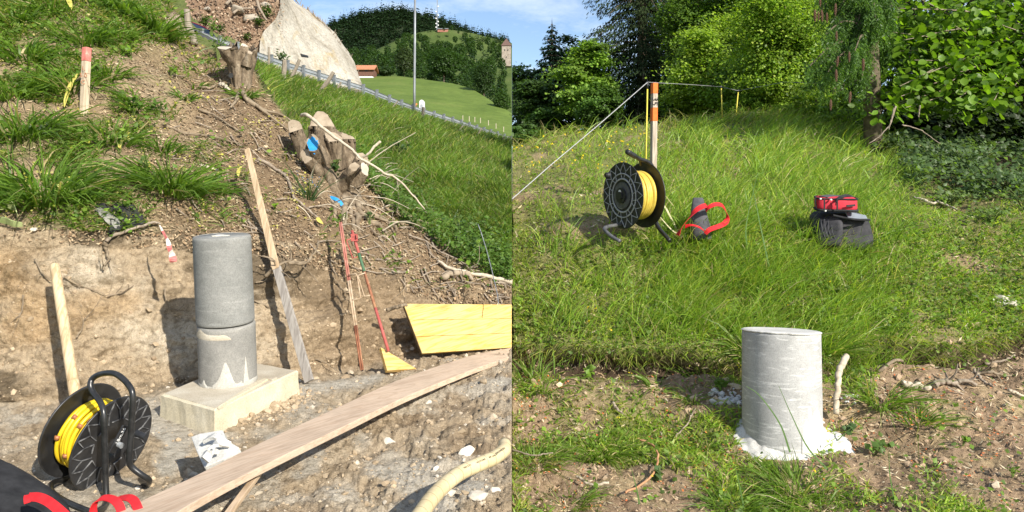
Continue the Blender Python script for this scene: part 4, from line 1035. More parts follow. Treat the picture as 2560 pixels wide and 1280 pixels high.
# rusty rods with welded loops
M['rust'] = speckle_mat("rusty_steel", [(0.3, (0.15, 0.055, 0.028)), (0.5, (0.27, 0.11, 0.06)), (0.7, (0.42, 0.24, 0.13))], 25, 0.85, 0.5, 0.002, 120, .3, stretch=[((1,0,0),1),((0,1,0),1),((0,0,1),.25)])
M['pink_rust'] = speckle_mat("faded_red_paint", [(0.3, (0.30, 0.10, 0.075)), (0.55, (0.42, 0.17, 0.13)), (0.75, (0.5, 0.3, 0.22))], 18, 0.8, 0.4, 0.002, 120, .3)
M['red_paint'] = speckle_mat("red_primer", [(0.3, (0.34, 0.07, 0.06)), (0.7, (0.46, 0.12, 0.10))], 18, 0.75, 0.4, 0.002, 120, .3)
M['pale_rust'] = speckle_mat("pale_scraped_steel", [(0.3, (0.34, 0.22, 0.13)), (0.7, (0.56, 0.46, 0.33))], 22, 0.8, 0.4, 0.002, 120, .3)
M['green_paint'] = speckle_mat("old_green_paint", [(0.3, (0.04, 0.11, 0.06)), (0.7, (0.09, 0.17, 0.09))], 22, 0.7, 0.4, 0.002, 120, .3)
A, B = P(851, 556, 5.2), P(905, 925, 4.68)
root = empty("rusty_rod", B, "pinkish rusty double rod with a wire loop leaning left of the other rod", "steel rod")
s_ = nrm(np.cross(B - A, (0, 1., 0))) * .0065
for sg in (-1, 1):
    for t0, t1, mt, nm in ((0, .42, 'pink_rust', "rod"), (.42, .72, 'pale_rust', "rod"), (.72, 1.0, 'rust', "rod")):
        mb = MB(); mb.tube([lerp(A, B, t0) + s_ * sg, lerp(A, B, t1) + s_ * sg], .0065, 8); mb.put(nm, M[mt], root, smooth=True)
Y = 4.98; lp_ = [P(871,688,Y), P(890,684,Y-.02), P(893,690,Y-.02), P(901,742,Y-.06), P(899,747,Y-.06), P(881,749,Y-.08)]
mb = MB(); mb.tube(lp_, .0042, 6); mb.put("wire_loop", M['pale_rust'], root, smooth=True)
A, B = P(880, 577, 5.22), P(971, 878, 4.8)
root = empty("rusty_rod", B, "orange rusty rod with green patch and red bracket at its top", "steel rod")
for t0, t1, mt in ((0, .2, 'red_paint'), (.2, .36, 'green_paint'), (.36, .66, 'rust'), (.66, 1.0, 'red_paint')):
    mb = MB(); q0, q1 = lerp(A, B, t0), lerp(A, B, t1); mb.tube([q0, q1], .0105, 10); mb.put("rod", M[mt], root, smooth=True)
Y = 5.16; q = P(886, 594, Y)
mb = MB(); mb.box(q, (.024, 0, 0), (0, .004, 0), (-.002, 0, .026)); mb.box(q + np.array((.02, -.01, .012)), (.003, 0, 0), (0, .012, 0), (0, 0, .014)); mb.put("bracket", M['red_paint'], root)
mb = MB()
for dx in (-.008, .006): mb.tube([q + np.array((dx, -.005, .006)), q + np.array((dx, -.0065, .006))], .0028, 8)
mb.put("bracket_hole", M['black_plastic'], root)
mb = MB(); mb.tube([P(880,596,Y), P(867,600,Y-.02), P(867,604,Y-.02), P(882,646,Y-.04), P(894,642,Y-.05)], .004, 6); mb.put("wire_loop", M['red_paint'], root, smooth=True)
mb = MB(); mb.tube([P(913,682,5.04), P(896,688,5.03), P(896,694,5.03), P(911,741,4.97), P(926,738,4.98)], .004, 6); mb.put("wire_loop", M['pale_rust'], root, smooth=True)

# cable reel
def text_mesh(name, body, size, pos, right, up, mat, parent, extrude=.0004):
    cu = bpy.data.curves.new(name, 'FONT'); cu.body = body; cu.size = size; cu.align_x = 'CENTER'; cu.align_y = 'CENTER'; cu.extrude = extrude
    tmp = bpy.data.objects.new(name + "_source", cu); COL.objects.link(tmp); bpy.context.view_layer.update()
    me = bpy.data.meshes.new_from_object(tmp); bpy.data.objects.remove(tmp); me.name = name
    right = nrm(np.asarray(right, float)); up = np.asarray(up, float); up = nrm(up - right * np.dot(up, right)); nn = np.cross(right, up)
    R = Matrix((tuple(right), tuple(up), tuple(nn))).transposed()
    v = np.zeros(len(me.vertices) * 3); me.vertices.foreach_get("co", v); v = v.reshape(-1, 3) @ np.array(R).T + np.asarray(pos, float) - wloc(parent)
    me.vertices.foreach_set("co", v.ravel()); me.materials.clear(); me.materials.append(mat); me.update()
    return link(name, me, parent)

def reel(C, axis, R, W, cable_r, coil_r, plastic, rib_m, cable_m, label, tube_m, ribs=20, rings=(), coils=8, seed=1, layers=1):
    """C middle of the drum, axis points to the near flange"""
    rr = random.Random(seed); ax = nrm(axis); u = nrm(np.cross((0, 0, 1.), ax)); v = np.cross(ax, u)
    root = empty("cable_reel", np.asarray(C) - np.array((0, 0, R * 1.05)), label, "cable reel")
    pt = lambda s, r, th: np.asarray(C) + ax * s + (u * math.cos(th) + v * math.sin(th)) * r
    for sg in (1, -1):
        s0 = sg * W / 2; mb = MB()
        mb.disc_ring(np.asarray(C) + ax * s0, ax, [(.02, -.004), (R * .55, -.004), (R - .006, -.005), (R, -.002), (R + .001, .004), (R - .004, .006), (R - .01, .0025), (R * .55, .0025), (.02, .0025)], 72)
        fl = mb.put("flange", plastic, root, smooth=True)
        f = ax * sg * .006
        nr = ribs
        for k in range(nr):
            th0 = 2 * math.pi * k / nr; th1 = 2 * math.pi * (k + .5) / nr; th2 = 2 * math.pi * (k + 1) / nr
            for (ta, ra, tb, rb) in ((th0, .97, th1, .74), (th1, .74, th2, .97), (th1, .74, th1 + .1 * (1 if k % 2 else -1), .52), (th1 + .1 * (1 if k % 2 else -1), .52, th2 + .1 * (-1 if k % 2 else 1), .52)):
                a, b = pt(s0, R * ra, ta) + f, pt(s0, R * rb, tb) + f
                mb = MB(); mb.sweep([a, b], .0022, R * .0085, ax); mb.put("rib", rib_m, fl)
        for rad, hw in rings:
            mb = MB(); mb.disc_ring(np.asarray(C) + ax * s0 + f, ax, [(R * rad - hw, -.003), (R * rad + hw, -.003), (R * rad + hw * .8, .004), (R * rad - hw * .8, .004)], 60); mb.put("ring", rib_m, fl, smooth=True)
    mb = MB(); mb.tube([pt(-W / 2, 0, 0), pt(W / 2, 0, 0)], coil_r - cable_r * 2.4, 32); mb.put("drum", plastic, root, smooth=True)
    for L in range(layers):
        for k in range(coils):
            s = (-.5 + (k + .5 + .5 * (L % 2)) / (coils + .5)) * (W - .02); rad = coil_r - cable_r * 1.8 * (layers - 1 - L) + rr.uniform(-.3, .3) * cable_r
            th = np.linspace(0, 2 * math.pi, 57)[:-1]; ph = rr.uniform(0, 6.28); amp = rr.uniform(.2, .9) * cable_r
            V = []; fs = []; n_ = len(th); m_ = 7
            for i, x in enumerate(th):
                c0 = rad + .3 * amp * math.sin(2 * x + ph); o = s + amp * math.sin(x + ph)
                for j in range(m_):
                    y = 2 * math.pi * j / m_; V.append(pt(o + cable_r * math.sin(y), c0 + cable_r * math.cos(y), x))
            for i in range(n_):
                for j in range(m_): fs.append((i*m_+j, i*m_+(j+1) % m_, ((i+1) % n_)*m_+(j+1) % m_, ((i+1) % n_)*m_+j))
            mb = MB(); mb.add(V, fs); mb.put("cable_winding", cable_m, root, smooth=True)
    return root, ax, u, v, pt

C1 = P(243, 1090, 2.98)
R1_, ax, u_, v_, pt = reel(C1, (.93, -.30, -.24), .196, .165, .0085, .136, M['black_plastic'], M['rib_worn'], M['yellow_cable'], "black cable reel with bright yellow cable standing in front of the bank", M['black_paint'], ribs=18, coils=8, seed=3, layers=2)
for th, s in ((2.5, .02), (2.35, -.03), (3.0, -.055), (2.3, .045), (2.9, .05), (3.4, .0)):
    mb = MB(); q = pt(s, .144, th); tdir_ = nrm(np.cross(ax, q - pt(s, 0, 0))); mb.tube([q - tdir_ * .008, q + tdir_ * .008], .0105, 8); mb.put("cable_clip", M['copper'], R1_, smooth=True)
Yf = 2.80
def fp(u, v, dy=0.0): return P(u, v, Yf + dy)
path = [fp(266,1262,-.02), fp(264,1200), fp(262,1110), fp(260,1040), fp(252,1008,.02), fp(232,980,.05), fp(226,962,.06), fp(232,946,.07), fp(252,935,.06), fp(282,933,.03), fp(305,945,.01), fp(325,968,-.01), fp(332,990,-.02), fp(330,1040,-.02), fp(326,1110,-.02), fp(323,1150,-.02), fp(330,1168,-.01), fp(355,1188,.0), fp(371,1198,.02), fp(372,1206,.06), fp(360,1207,.12), fp(322,1186,.3)]
mb = MB(); mb.tube(spline(path, 110), .0115, 12); mb.put("frame_tube", M['black_paint'], R1_, smooth=True)
path = [fp(300,1180,.35), fp(220,1190,.3), fp(150,1202,.1), fp(132,1208,.02), fp(126,1216,-.04), fp(131,1232,-.1), fp(160,1252,-.16), fp(205,1272,-.2), fp(235,1280,-.2), fp(262,1266,-.1), fp(266,1250,-.02)]
mb = MB(); mb.tube(spline(path, 60), .0115, 12); mb.put("foot_tube", M['black_paint'], R1_, smooth=True)
fc = pt(.0825, 0, 0) + ax * .006
A, B = fc - u_ * 0 , pt(.0825, .1, 0)
right = P(325, 1086, 2.86) - P(268, 1112, 2.86); right = nrm(right - ax * np.dot(right, ax)); upv = np.cross(ax, right)
q = P(296, 1098, 2.845)
mb = MB(); mb.box(q, right * .055, upv * .0165, ax * .004); mb.put("name_plate", M['black_plastic'], R1_, bevel=.002)
text_mesh("painted_mark", "18m.36", .022, q + ax * .0046 + right * .014 + upv * .002, right, upv, M['white'], R1_)
mb = MB(); qh = P(301, 1113, 2.842); mb.tube([qh - ax * .01, qh + ax * .008], .011, 14); hb = mb.put("hub_bolt", M['zinc'], R1_, smooth=False)
qk = P(351, 1087, 2.86); mb = MB(); mb.tube([qk - ax * .02, qk + ax * .03], .013, 14); mb.put("crank_knob", M['black_plastic'], R1_)

# black bag in the corner with its red strap, loose red strap by the reel
def soft_block(name, c, ax_, ay_, az_, mat, parent, n=(18, 14), pw=3.2, amp=.01, seed=0, freq=9, origin=None, **kw):
    V = []; fs = []; a, b = n
    for i in range(b + 1):
        ph = -math.pi / 2 + math.pi * i / b
        for j in range(a):
            th = 2 * math.pi * j / a; d = np.array((math.cos(ph) * math.cos(th), math.cos(ph) * math.sin(th), math.sin(ph)))
            s = (np.abs(d) ** pw).sum() ** (-1 / pw); q = d * s
            p_ = np.asarray(c, float) + np.asarray(ax_, float) * q[0] + np.asarray(ay_, float) * q[1] + np.asarray(az_, float) * q[2]
            V.append(p_)
    V = np.array(V); dirs = nrm(V - np.asarray(c)); V = V + dirs * (amp * fbm(V * freq, 4, seed))[:, None]
    for i in range(b):
        for j in range(a): fs.append((i*a+j, i*a+(j+1) % a, (i+1)*a+(j+1) % a, (i+1)*a+j))
    mb = MB(); mb.add(V, fs); return mb.put(name, mat, parent, smooth=True, origin=origin, **kw)
cB = P(10, 1275, 2.25)
root = empty("black_bag", cB - np.array((0, 0, .1)), "black padded equipment bag with red strap in the bottom left corner", "bag")
soft_block("bag_body", cB + np.array((-.06, .0, -.03)), (.22, -.08, -.085), (.06, .17, 0), (.02, 0, .085), M['black_cloth'], root, (36, 26), 3.6, .014, 3, 10)
mb = MB(); mb.sweep(spline([P(70,1243,2.14), P(95,1243,2.12), P(118,1252,2.1), P(140,1268,2.08), P(165,1290,2.06)], 24), .013, .0015, (0, .6, .8)); mb.put("strap", M['red_strap'], root, smooth=False)
mb = MB(); mb.sweep(spline([P(72,1237,2.15), P(71,1243,2.135), P(72,1256,2.12)], 8), .012, .0012, (.9, .2, 0)); mb.put("strap_end", M['red_strap'], root)
root = empty("red_strap", P(290, 1290, 2.4), "loose looped red webbing strap lying at the foot of the reel", "strap")
Ys = 2.36
for pts, wd in (([P(236,1300,Ys), P(233,1272,Ys), P(243,1251,Ys), P(262,1244,Ys), P(285,1250,Ys-.02), P(300,1268,Ys-.04), P(306,1300,Ys-.06)], (.3, .9, .3)), ([P(285,1252,Ys+.04), P(300,1246,Ys+.04), P(320,1244,Ys+.02), P(335,1252,Ys), P(345,1272,Ys-.03), P(358,1305,Ys-.05)], (.25, .9, .35))):
    mb = MB(); mb.sweep(spline(pts, 30), .014, .0014, wd); mb.put("webbing", M['red_strap'], root)

# cream hose
hp = [Pz(1020,1330,-.985), Pz(1052,1285,-.985), Pz(1078,1248,-.985), Pz(1112,1212,-.985), Pz(1152,1182,-.985), Pz(1200,1160,-.985), Pz(1240,1142,-.985), Pz(1279.3,1110,-.985)]
hp = spline(hp, 60); hp[:, 0] = np.minimum(hp[:, 0], -.03)
M['hose'] = speckle_mat("cream_hose", [(0.3, (0.56, 0.45, 0.25)), (0.7, (0.68, 0.57, 0.35))], 9, .5, .15, .001, 60, .4, fine=(90, .82))
root = empty("cream_hose", hp[30], "thick cream coloured hose lying across the bottom right of the dig", "hose")
mb = MB(); mb.tube(hp, .0265, 20); mb.put("hose_wall", M['hose'], root, smooth=True)
for k in range(2, 58, 2):
    if k % 4 == 0:
        t_ = nrm(hp[k + 1] - hp[k - 1]); mb = MB(); mb.disc_ring(hp[k], t_, [(.0262, -.0006), (.0268, -.0006), (.0268, .0006), (.0262, .0006)], 20); mb.put("crease", M['dark_edge'], root)
for txt, k, sz in (("VORGEVREOEN", 51, .011), ("AM  mmc 0", 47, .010), ("NI LESCHIER", 41, .009), ("PRN SI 10", 35, .010)):
    t_ = nrm(hp[k + 1] - hp[k - 1]); view = nrm(-hp[k]); nn = nrm(view - t_ * np.dot(view, t_) + np.array((0, 0, .35))); nn = nrm(nn - t_ * np.dot(nn, t_)); upv = np.cross(nn, t_)
    text_mesh("hose_print", txt, sz, hp[k] + nn * .0272, t_, upv, M['black_ink'], root, .0001)

# marked stake on the slope
Yst = float(LND.at(211, 262)[1]) - .03; A, B = P(217, 119, Yst + .02), P(211, 262, Yst)
root = empty("marker_stake", B, "squared wooden stake with pink painted top on the grassy soil slope", "stake")
ms = wood_mat("stake_wood", B - A, (1,0,0), [(0, (0.46, 0.36, 0.25)), (.5, (0.58, 0.47, 0.34)), (1, (0.62, 0.51, 0.38))])
M['pink_spray'] = speckle_mat("pink_spray", [(0.35, (0.5, 0.12, 0.10)), (0.6, (0.62, 0.22, 0.18)), (0.75, (0.62, 0.44, 0.34))], 22, .8, .2, .001)
def squared(a, b, h, mat, nm, par, bev=.004):
    ax = nrm(b - a); wx = nrm(np.cross(ax, (0.35, 1., 0))); wy = np.cross(ax, wx); mb = MB(); mb.box((a + b) / 2, wx * h, wy * h, (b - a) / 2); return mb.put(nm, mat, par, bevel=bev)
squared(lerp(A, B, .46), B + (B - A) * .35, .0235, ms, "post", root)
squared(A, lerp(A, B, .24), .024, M['pink_spray'], "painted_top", root)
squared(lerp(A, B, .241), lerp(A, B, .459), .0238, ms, "post", root)
for txt, f_ in (("L", .38), ("5.0", .50), ("C", .62)):
    text_mesh("pencil_mark", txt, .045, lerp(A, B, f_) + np.array((.004, -.037, 0)), (1, .32, 0), A - B, M['copper'], root)

# red and white tape
tp_ = spline([P(399,563,4.28), P(408,580,4.2), P(420,604,4.17), P(424,622,4.16), P(430,638,4.15), P(434,655,4.15)], 19)
mb = MB()
M['tape_white'] = speckle_mat("tape_white", [(0.3, (0.66, 0.58, 0.5)), (0.7, (0.76, 0.7, 0.62))], 30, .5, .3, .001)
M['tape_red'] = speckle_mat("tape_red", [(0.3, (0.52, 0.13, 0.12)), (0.7, (0.6, 0.2, 0.18))], 30, .5, .3, .001)
wdt = np.linspace(.003, .022, 19); wv = np.array([(math.cos(.5 * math.sin(k * .8)), .5 * math.sin(k * .9), .25) for k in range(19)])
for k in range(6):
    s = slice(k * 3, k * 3 + 4); mb.sweep(tp_[s], wdt[s], .0005, wv[s], mi=k % 2)
mb.put("barrier_tape", [M['tape_white'], M['tape_red']], None, label="crumpled strip of red and white barrier tape hanging down the bank", cat="tape")
mb = MB(); mb.sweep(spline([P(425,655,4.16), P(435,658,4.14), P(443,660,4.13)], 6), .009, .0005, (0, .3, 1)); 

# crumpled dark sheeting at the top of the bank and pale scraps
def crumple(name, uvs, Y0, mat, label, cat, seed, amp=.03, thick=.004, n=16):
    us_ = np.linspace(0, 1, n); W = np.zeros((n, n, 3)); a, b, c, d = [np.asarray(q, float) for q in uvs]
    for i, s in enumerate(us_):
        for j, t in enumerate(us_):
            q = lerp(lerp(a, b, s), lerp(d, c, s), t); W[j, i] = LND.at(q[0], q[1]) + LND.normal(q[0], q[1]) * .03
    W += (np.stack([fbm(W * 16 + 9 * k, 4, seed + k) for k in range(3)], -1)) * amp * np.array((.7, 1, 1.2))
    edge = billow(W * 14, 3, seed + 9); V = W.reshape(-1, 3); i = np.arange(n * n).reshape(n, n)
    q = np.stack([i[:-1, :-1], i[1:, :-1], i[1:, 1:], i[:-1, 1:]], -1).reshape(-1, 4)
    c0 = V.mean(0); o = link(name, np_mesh(name, V - c0, q, [mat]), None, tuple(c0)); sm = o.modifiers.new("solid", 'SOLIDIFY'); sm.thickness = thick
    return set_props(o, label, cat)
crumple("plastic_sheet", [(240,523),(318,520),(362,566),(282,572)], 0, M['black_cloth'], "crumpled black plastic sheeting lying on top edge of the bank", "sheet", 5, .07)
crumple("plastic_scrap", [(238,532),(262,530),(298,566),(282,572)], 0, M['conc_mid'], "small rolled grey plastic scrap beside the black sheeting", "scrap", 8, .03, .006, 10)

# pale cement chunk trapped behind the plank
A = [Pz(477, 1092, -.97), Pz(500, 1085, -.96), Pz(556, 1074, -.955), Pz(566, 1100, -.965), Pz(598, 1118, -.98), Pz(560, 1146, -.995), Pz(510, 1168, -1.02), Pz(492, 1130, -.995)]
root = empty("cement_chunk", A[6] - np.array((0, 0, .05)), "broken pale grey cement chunk propped behind the long plank", "cement chunk")
mb = MB(); mb.prism(A, (.01, .03, -.05)); mb.put("slab_piece", M['cement_grey'], root, bevel=.004)
for k, (u0, v0, u1, v1, w_) in enumerate([(515,1100,560,1105,.02), (520,1125,575,1112,.025), (512,1150,545,1130,.018), (540,1090,560,1118,.02)]):
    a, b = Pz(u0, v0, -.955 - .012 * k), Pz(u1, v1, -.952 - .01 * k); mb = MB(); mb.sweep(spline([a, lerp(a, b, .5) + np.array((0, 0, .018)), b], 8), np.linspace(w_, w_ * .4, 8), .007, (.4, .8, .3)); mb.put("flake", M['cement_grey'], root)

# ------------------------------------------------------------------ right site: pillar stub, reel, bags, stakes
M['conc_white'] = concrete_mat("white_cement_pipe", (0.33, 0.328, 0.315), (0.41, 0.406, 0.39), (0.47, 0.464, 0.445), 0.7)
M['plaster'] = concrete_mat("white_cement_splash", (0.48, 0.46, 0.42), (0.6, 0.585, 0.545), (0.7, 0.685, 0.645), 0.0)
Yp = 4.74; rp = 95.5 / F * Yp
b0 = P(1955, 1112, Yp); t0 = P(1952, 829, Yp + .08)
root = empty("concrete_pillar", b0, "short thick whitish concrete pillar set in a splashed cement collar in grass", "pillar")
mb, fr = pipe_shell(b0 - np.array((0, 0, .06)), t0, rp, rp * .992, n=90, rings=20, seed=11, amp=.002, edge=.008); mb.put("pillar_body", M['conc_white'], root, smooth=True)
ax, a_, b_, L_ = fr
mb = MB()
V = []; th = np.arange(64) * 2 * math.pi / 64
jag = .008 * fbm(np.stack([np.cos(th) * 9, np.sin(th) * 9, 0 * th], -1), 3, 5)
for r, h in ((rp - .012, -.002), (rp * .985 + .004, .0), (rp * .985 + .006, .006), (rp - .014, .012), (rp * .6, .009)):
    V.append(t0 + ax * h + (np.cos(th) * (r + jag))[:, None] * a_ + (np.sin(th) * (r + jag))[:, None] * b_)
V.append(np.array([t0 + ax * .008])); V = np.concatenate(V); fs = []
for k in range(4):
    for i in range(64): fs.append((k*64+i, k*64+(i+1) % 64, (k+1)*64+(i+1) % 64, (k+1)*64+i))
for i in range(64): fs.append((320, 256 + i, 256 + (i + 1) % 64))
mb.add(V, fs); mb.put("rough_top", M['plaster'], root, smooth=False)
mb = MB(); smear(mb, b0 - np.array((0, 0, .06)), ax, a_, b_, rp, lambda s: .33 * math.sin(math.pi * min(1, s * 1.15 + .05)) ** .35, math.radians(84), math.radians(18), wob=.25, seed=21, n=60, t=.008)
mb.put("cement_smear", M['cement_grey'], root, smooth=True)
# splashed collar
V = []; fs = []; nR, nA = 22, 120; th = np.arange(nA) * 2 * math.pi / nA
for k in range(nR):
    t = k / (nR - 1)
    q = np.stack([np.cos(th) * 1.6, np.sin(th) * 1.6, np.full(nA, 2.2)], -1)
    reach = .16 + .09 * fbm(q, 3, 33) + .05 * fbm(q * 2.5, 3, 35) + .06 * np.clip(np.sin(th), 0, 1) + .06 * np.clip(np.cos(th), 0, 1)
    rad = rp - .02 + reach * t
    x, y = np.cos(th) * rad, np.sin(th) * rad
    w = b0 + x[:, None] * np.array((1., 0, 0)) - y[:, None] * np.array((0, 1., 0))
    h = .075 * (1 - t) ** 2 + .028 * fbm(w * 6, 4, 37) + .02 * fbm(w * 24, 3, 39) - .07 * np.clip((t - .8) / .2, 0, 1) ** 2 + .03
    w[:, 2] = b0[2] + h + (b0[1] - w[:, 1]) * -.28; V.append(w)
V = np.concatenate(V)
for k in range(nR - 1):
    for i in range(nA): fs.append((k*nA+i, (k+1)*nA+i, (k+1)*nA+(i+1) % nA, k*nA+(i+1) % nA))
mb = MB(); mb.add(V, fs); mb.put("cement_collar", M['plaster'], root, smooth=True)

# reel in the grass
C2 = P(1584, 488, 6.55)
R2, ax, u_, v_, pt = reel(C2, (-.88, -.46, -.03), .30, .24, .0155, .205, M['black_plastic'], M['rib_brightened'], M['ochre_cable'], "dark cable reel with ochre yellow cable standing in the grass before the orange stake", M['black_paint'], ribs=17, rings=((.66, .006), (.5, .008), (.36, .012), (.2, .01)), coils=9, seed=8, layers=2)
fc = pt(.12, 0, 0)
for r, h, m_ in ((.12, .012, 'grey_plastic'), (.07, .03, 'black_plastic'), (.035, .042, 'black_plastic')):
    mb = MB(); mb.tube([fc, fc + ax * h], r, 32); mb.put("hub", M[m_], R2, smooth=False)
mb = MB(); q = fc + ax * .031 + v_ * .035; mb.tube([q, q + ax * .004], .018, 10); mb.put("white_sticker", M['white'], R2)
mb = MB(); q = fc + v_ * .21 + u_ * .03; q = P(1527, 438, 6.43); mb.tube([q - ax * -.02, q + ax * .05], .026, 16); mb.tube([q + ax * .05, q + ax * .058], .02, 16); mb.put("crank_knob", M['black_plastic'], R2)
for k in range(9):
    th = 3.6 + k * .13; q = pt(.128, .115, th)
    tr = u_ * -math.sin(th) + v_ * math.cos(th); mb = MB(); mb.box(q, tr * .006, nrm(q - pt(.128, 0, 0)) * .008, ax * .001); mb.put("print_mark", M['white'], R2)
Yh = 6.5
hpth = [P(1570,381,Yh-.15), P(1584,388,Yh-.1), P(1600,398,Yh-.04), P(1618,404,Yh), P(1629,414,Yh+.02), P(1633,432,Yh+.03), P(1634,470,Yh+.08), P(1637,520,Yh+.08), P(1641,556,Yh+.02), P(1650,574,Yh-.05), P(1666,592,Yh-.15), P(1674,602,Yh-.2)]
mb = MB(); mb.tube(spline(hpth, 70), .019, 12); mb.put("frame_tube", M['black_paint'], R2, smooth=True)
mb = MB(); mb.tube(spline([P(1568,379,Yh-.16), P(1576,384,Yh-.13), P(1588,391,Yh-.09)], 10), .0235, 12); mb.put("grip", M['black_plastic'], R2, smooth=True)
mb = MB(); mb.tube([P(1601,398,Yh-.04), P(1602,412,Yh+.05)], .015, 10); mb.put("strut", M['black_paint'], R2)
ft = [P(1580,552,Yh+.15), P(1545,562,Yh-.0), P(1522,566,Yh-.08), P(1512,571,Yh-.14), P(1514,578,Yh-.2), P(1530,592,Yh-.3), P(1550,603,Yh-.38)]
mb = MB(); mb.tube(spline(ft, 40), .017, 12); mb.put("foot_tube", M['grey_plastic'], R2, smooth=True)

# stake 35
Yk = 7.35; A, B = P(1636, 208, Yk), P(1632, 520, Yk)
root = empty("marker_stake", B, "tall squared wooden stake with orange bands and the number 35", "stake")
sk = wood_mat("grey_stake_wood", A - B, (1,0,0), [(0, (0.34, 0.28, 0.21)), (.5, (0.44, 0.37, 0.29)), (1, (0.48, 0.41, 0.33))])
M['orange_spray'] = speckle_mat("orange_spray", [(0.3, (0.72, 0.13, 0.02)), (0.7, (0.8, 0.18, 0.03))], 30, .7, .15, .001)
hw = 6.2 / F * Yk
def seg(f0, f1, mat, nm, ext=0):
    a, b = lerp(A, B, f0), lerp(A, B, f1); mb = MB(); mb.box((a + b) / 2, (hw + ext, .006, 0), (-.008, hw + ext, 0), (b - a) / 2); mb.put(nm, mat, root, bevel=.003)
seg(0, .084, M['orange_spray'], "paint_band", .001); seg(.0842, .198, sk, "post"); seg(.1982, .305, M['orange_spray'], "paint_band", .001); seg(.3052, 1.0, sk, "post")
text_mesh("stake_number", "35", .092, lerp(A, B, .148) + np.array((.0, -hw - .006, 0)), (0, 0, -1), (1, .0, 0), M['black_ink'], root, .0005)

# fibreglass poles and the wire they carry
M['yellow_rod'] = speckle_mat("yellow_fibreglass", [(0.3, (0.6, 0.5, 0.05)), (0.7, (0.72, 0.62, 0.1))], 12, .5, .1, .001)
def rod(u0, v0, u1, v1, Y, r, label):
    a, b = P(u0, v0, Y), P(u1, v1, Y); rt = empty("fence_rod", b, label, "fence rod", "yellow fence rods carrying the wire")
    mb = MB(); mb.tube([lerp(a, b, .07), b + (b - a) * .1], r, 8); mb.put("shaft", M['yellow_rod'], rt, smooth=True)
    mb = MB(); mb.tube([a, lerp(a, b, .07)], r * 1.25, 8); mb.tube([lerp(a, b, .03) + np.array((-r * 2.6, 0, 0)), lerp(a, b, .03) + np.array((r * 2.6, 0, 0))], r * .8, 6); mb.put("cap", M['black_plastic'], rt, smooth=True)
    return a
ra = rod(1619, 203, 1613, 480, 7.55, .0075, "thin yellow fibreglass rod with black cap standing left of the orange stake")
rb = rod(1803, 214, 1806, 310, 12.4, .010, "distant yellow rod left of the pair on the crest of the meadow")
rc = rod(1846, 224, 1838, 310, 12.9, .010, "distant slanting yellow rod right of the pair on the crest of the meadow")
M['wire_white'] = speckle_mat("white_fence_wire", [(0.3, (0.3, 0.3, 0.3)), (0.7, (0.44, 0.44, 0.43))], 40, .6, .2, .001)
pts = [P(1280.8, 497, 5.2), P(1380, 410, 5.9), P(1500, 309, 6.7), ra + np.array((0, 0, -.01)), P(1660, 208, 8.4), P(1720, 211, 10.2), rb + np.array((0, 0, -.02)), rc + np.array((0, 0, -.02)), P(1960, 205, 12.0), P(2140, 212, 11.5)]
mb = MB(); mb.tube(pts[:4], [.0036, .0038, .004, .004], 6); mb.tube(pts[3:], .0028, 5); mb.put("fence_wire", M['wire_white'], None, label="thin pale fence wire strung over the yellow rods past the orange stake", cat="wire")

# grey pouch with a red ribbon
pb = LND and P(1745, 588, 6.55)
root = empty("grey_pouch", pb, "dark grey cloth pouch wrapped in red webbing right of the reel", "pouch")
ring = []
V = []; fs = []; n_ = 20
for k, (f, wx, wy) in enumerate([(-.05, .085, .06), (0, .095, .075), (.2, .092, .078), (.5, .08, .065), (.78, .062, .045), (.95, .05, .03), (1.0, .042, .018)]):
    c = lerp(pb + np.array((.03, 0, -.02)), P(1744, 494, 6.62), f)
    for i in range(n_):
        th = 2 * math.pi * i / n_; q = c + np.array((wx * math.cos(th), wy * math.sin(th), 0)); V.append(q + np.array((1., 1, 0)) * .014 * fbm(q * 13, 3, 51))
for k in range(6):
    for i in range(n_): fs.append((k*n_+i, k*n_+(i+1) % n_, (k+1)*n_+(i+1) % n_, (k+1)*n_+i))
fs.append(tuple(6 * n_ + i for i in range(n_)))
mb = MB(); mb.add(V, fs); mb.put("pouch_body", M['grey_cloth'], root, smooth=True)
Yr = 6.42
for pts, hw_ in (([P(1694,588,Yr), P(1704,570,Yr), P(1722,546,Yr), P(1742,524,Yr), P(1764,514,Yr+.02), P(1770,520,Yr+.03)], .026), ([P(1764,526,Yr+.02), P(1772,518,Yr), P(1788,511,Yr+.02), P(1804,513,Yr+.06), P(1814,526,Yr+.1), P(1818,546,Yr+.08), P(1812,558,Yr+.02), P(1796,566,Yr-.04), P(1774,574,Yr-.06), P(1763,584,Yr-.06)], .024), ([P(1713,566,Yr), P(1732,563,Yr-.05), P(1752,570,Yr-.05), P(1762,580,Yr-.02)], .02)):
    q = spline(pts, 40); wd = np.array([(.5 * math.sin(k * .16), .75, .55 + .3 * math.cos(k * .2)) for k in range(40)])
    mb = MB(); mb.sweep(q, hw_, .0016, wd); mb.put("ribbon", M['red_strap'], root)

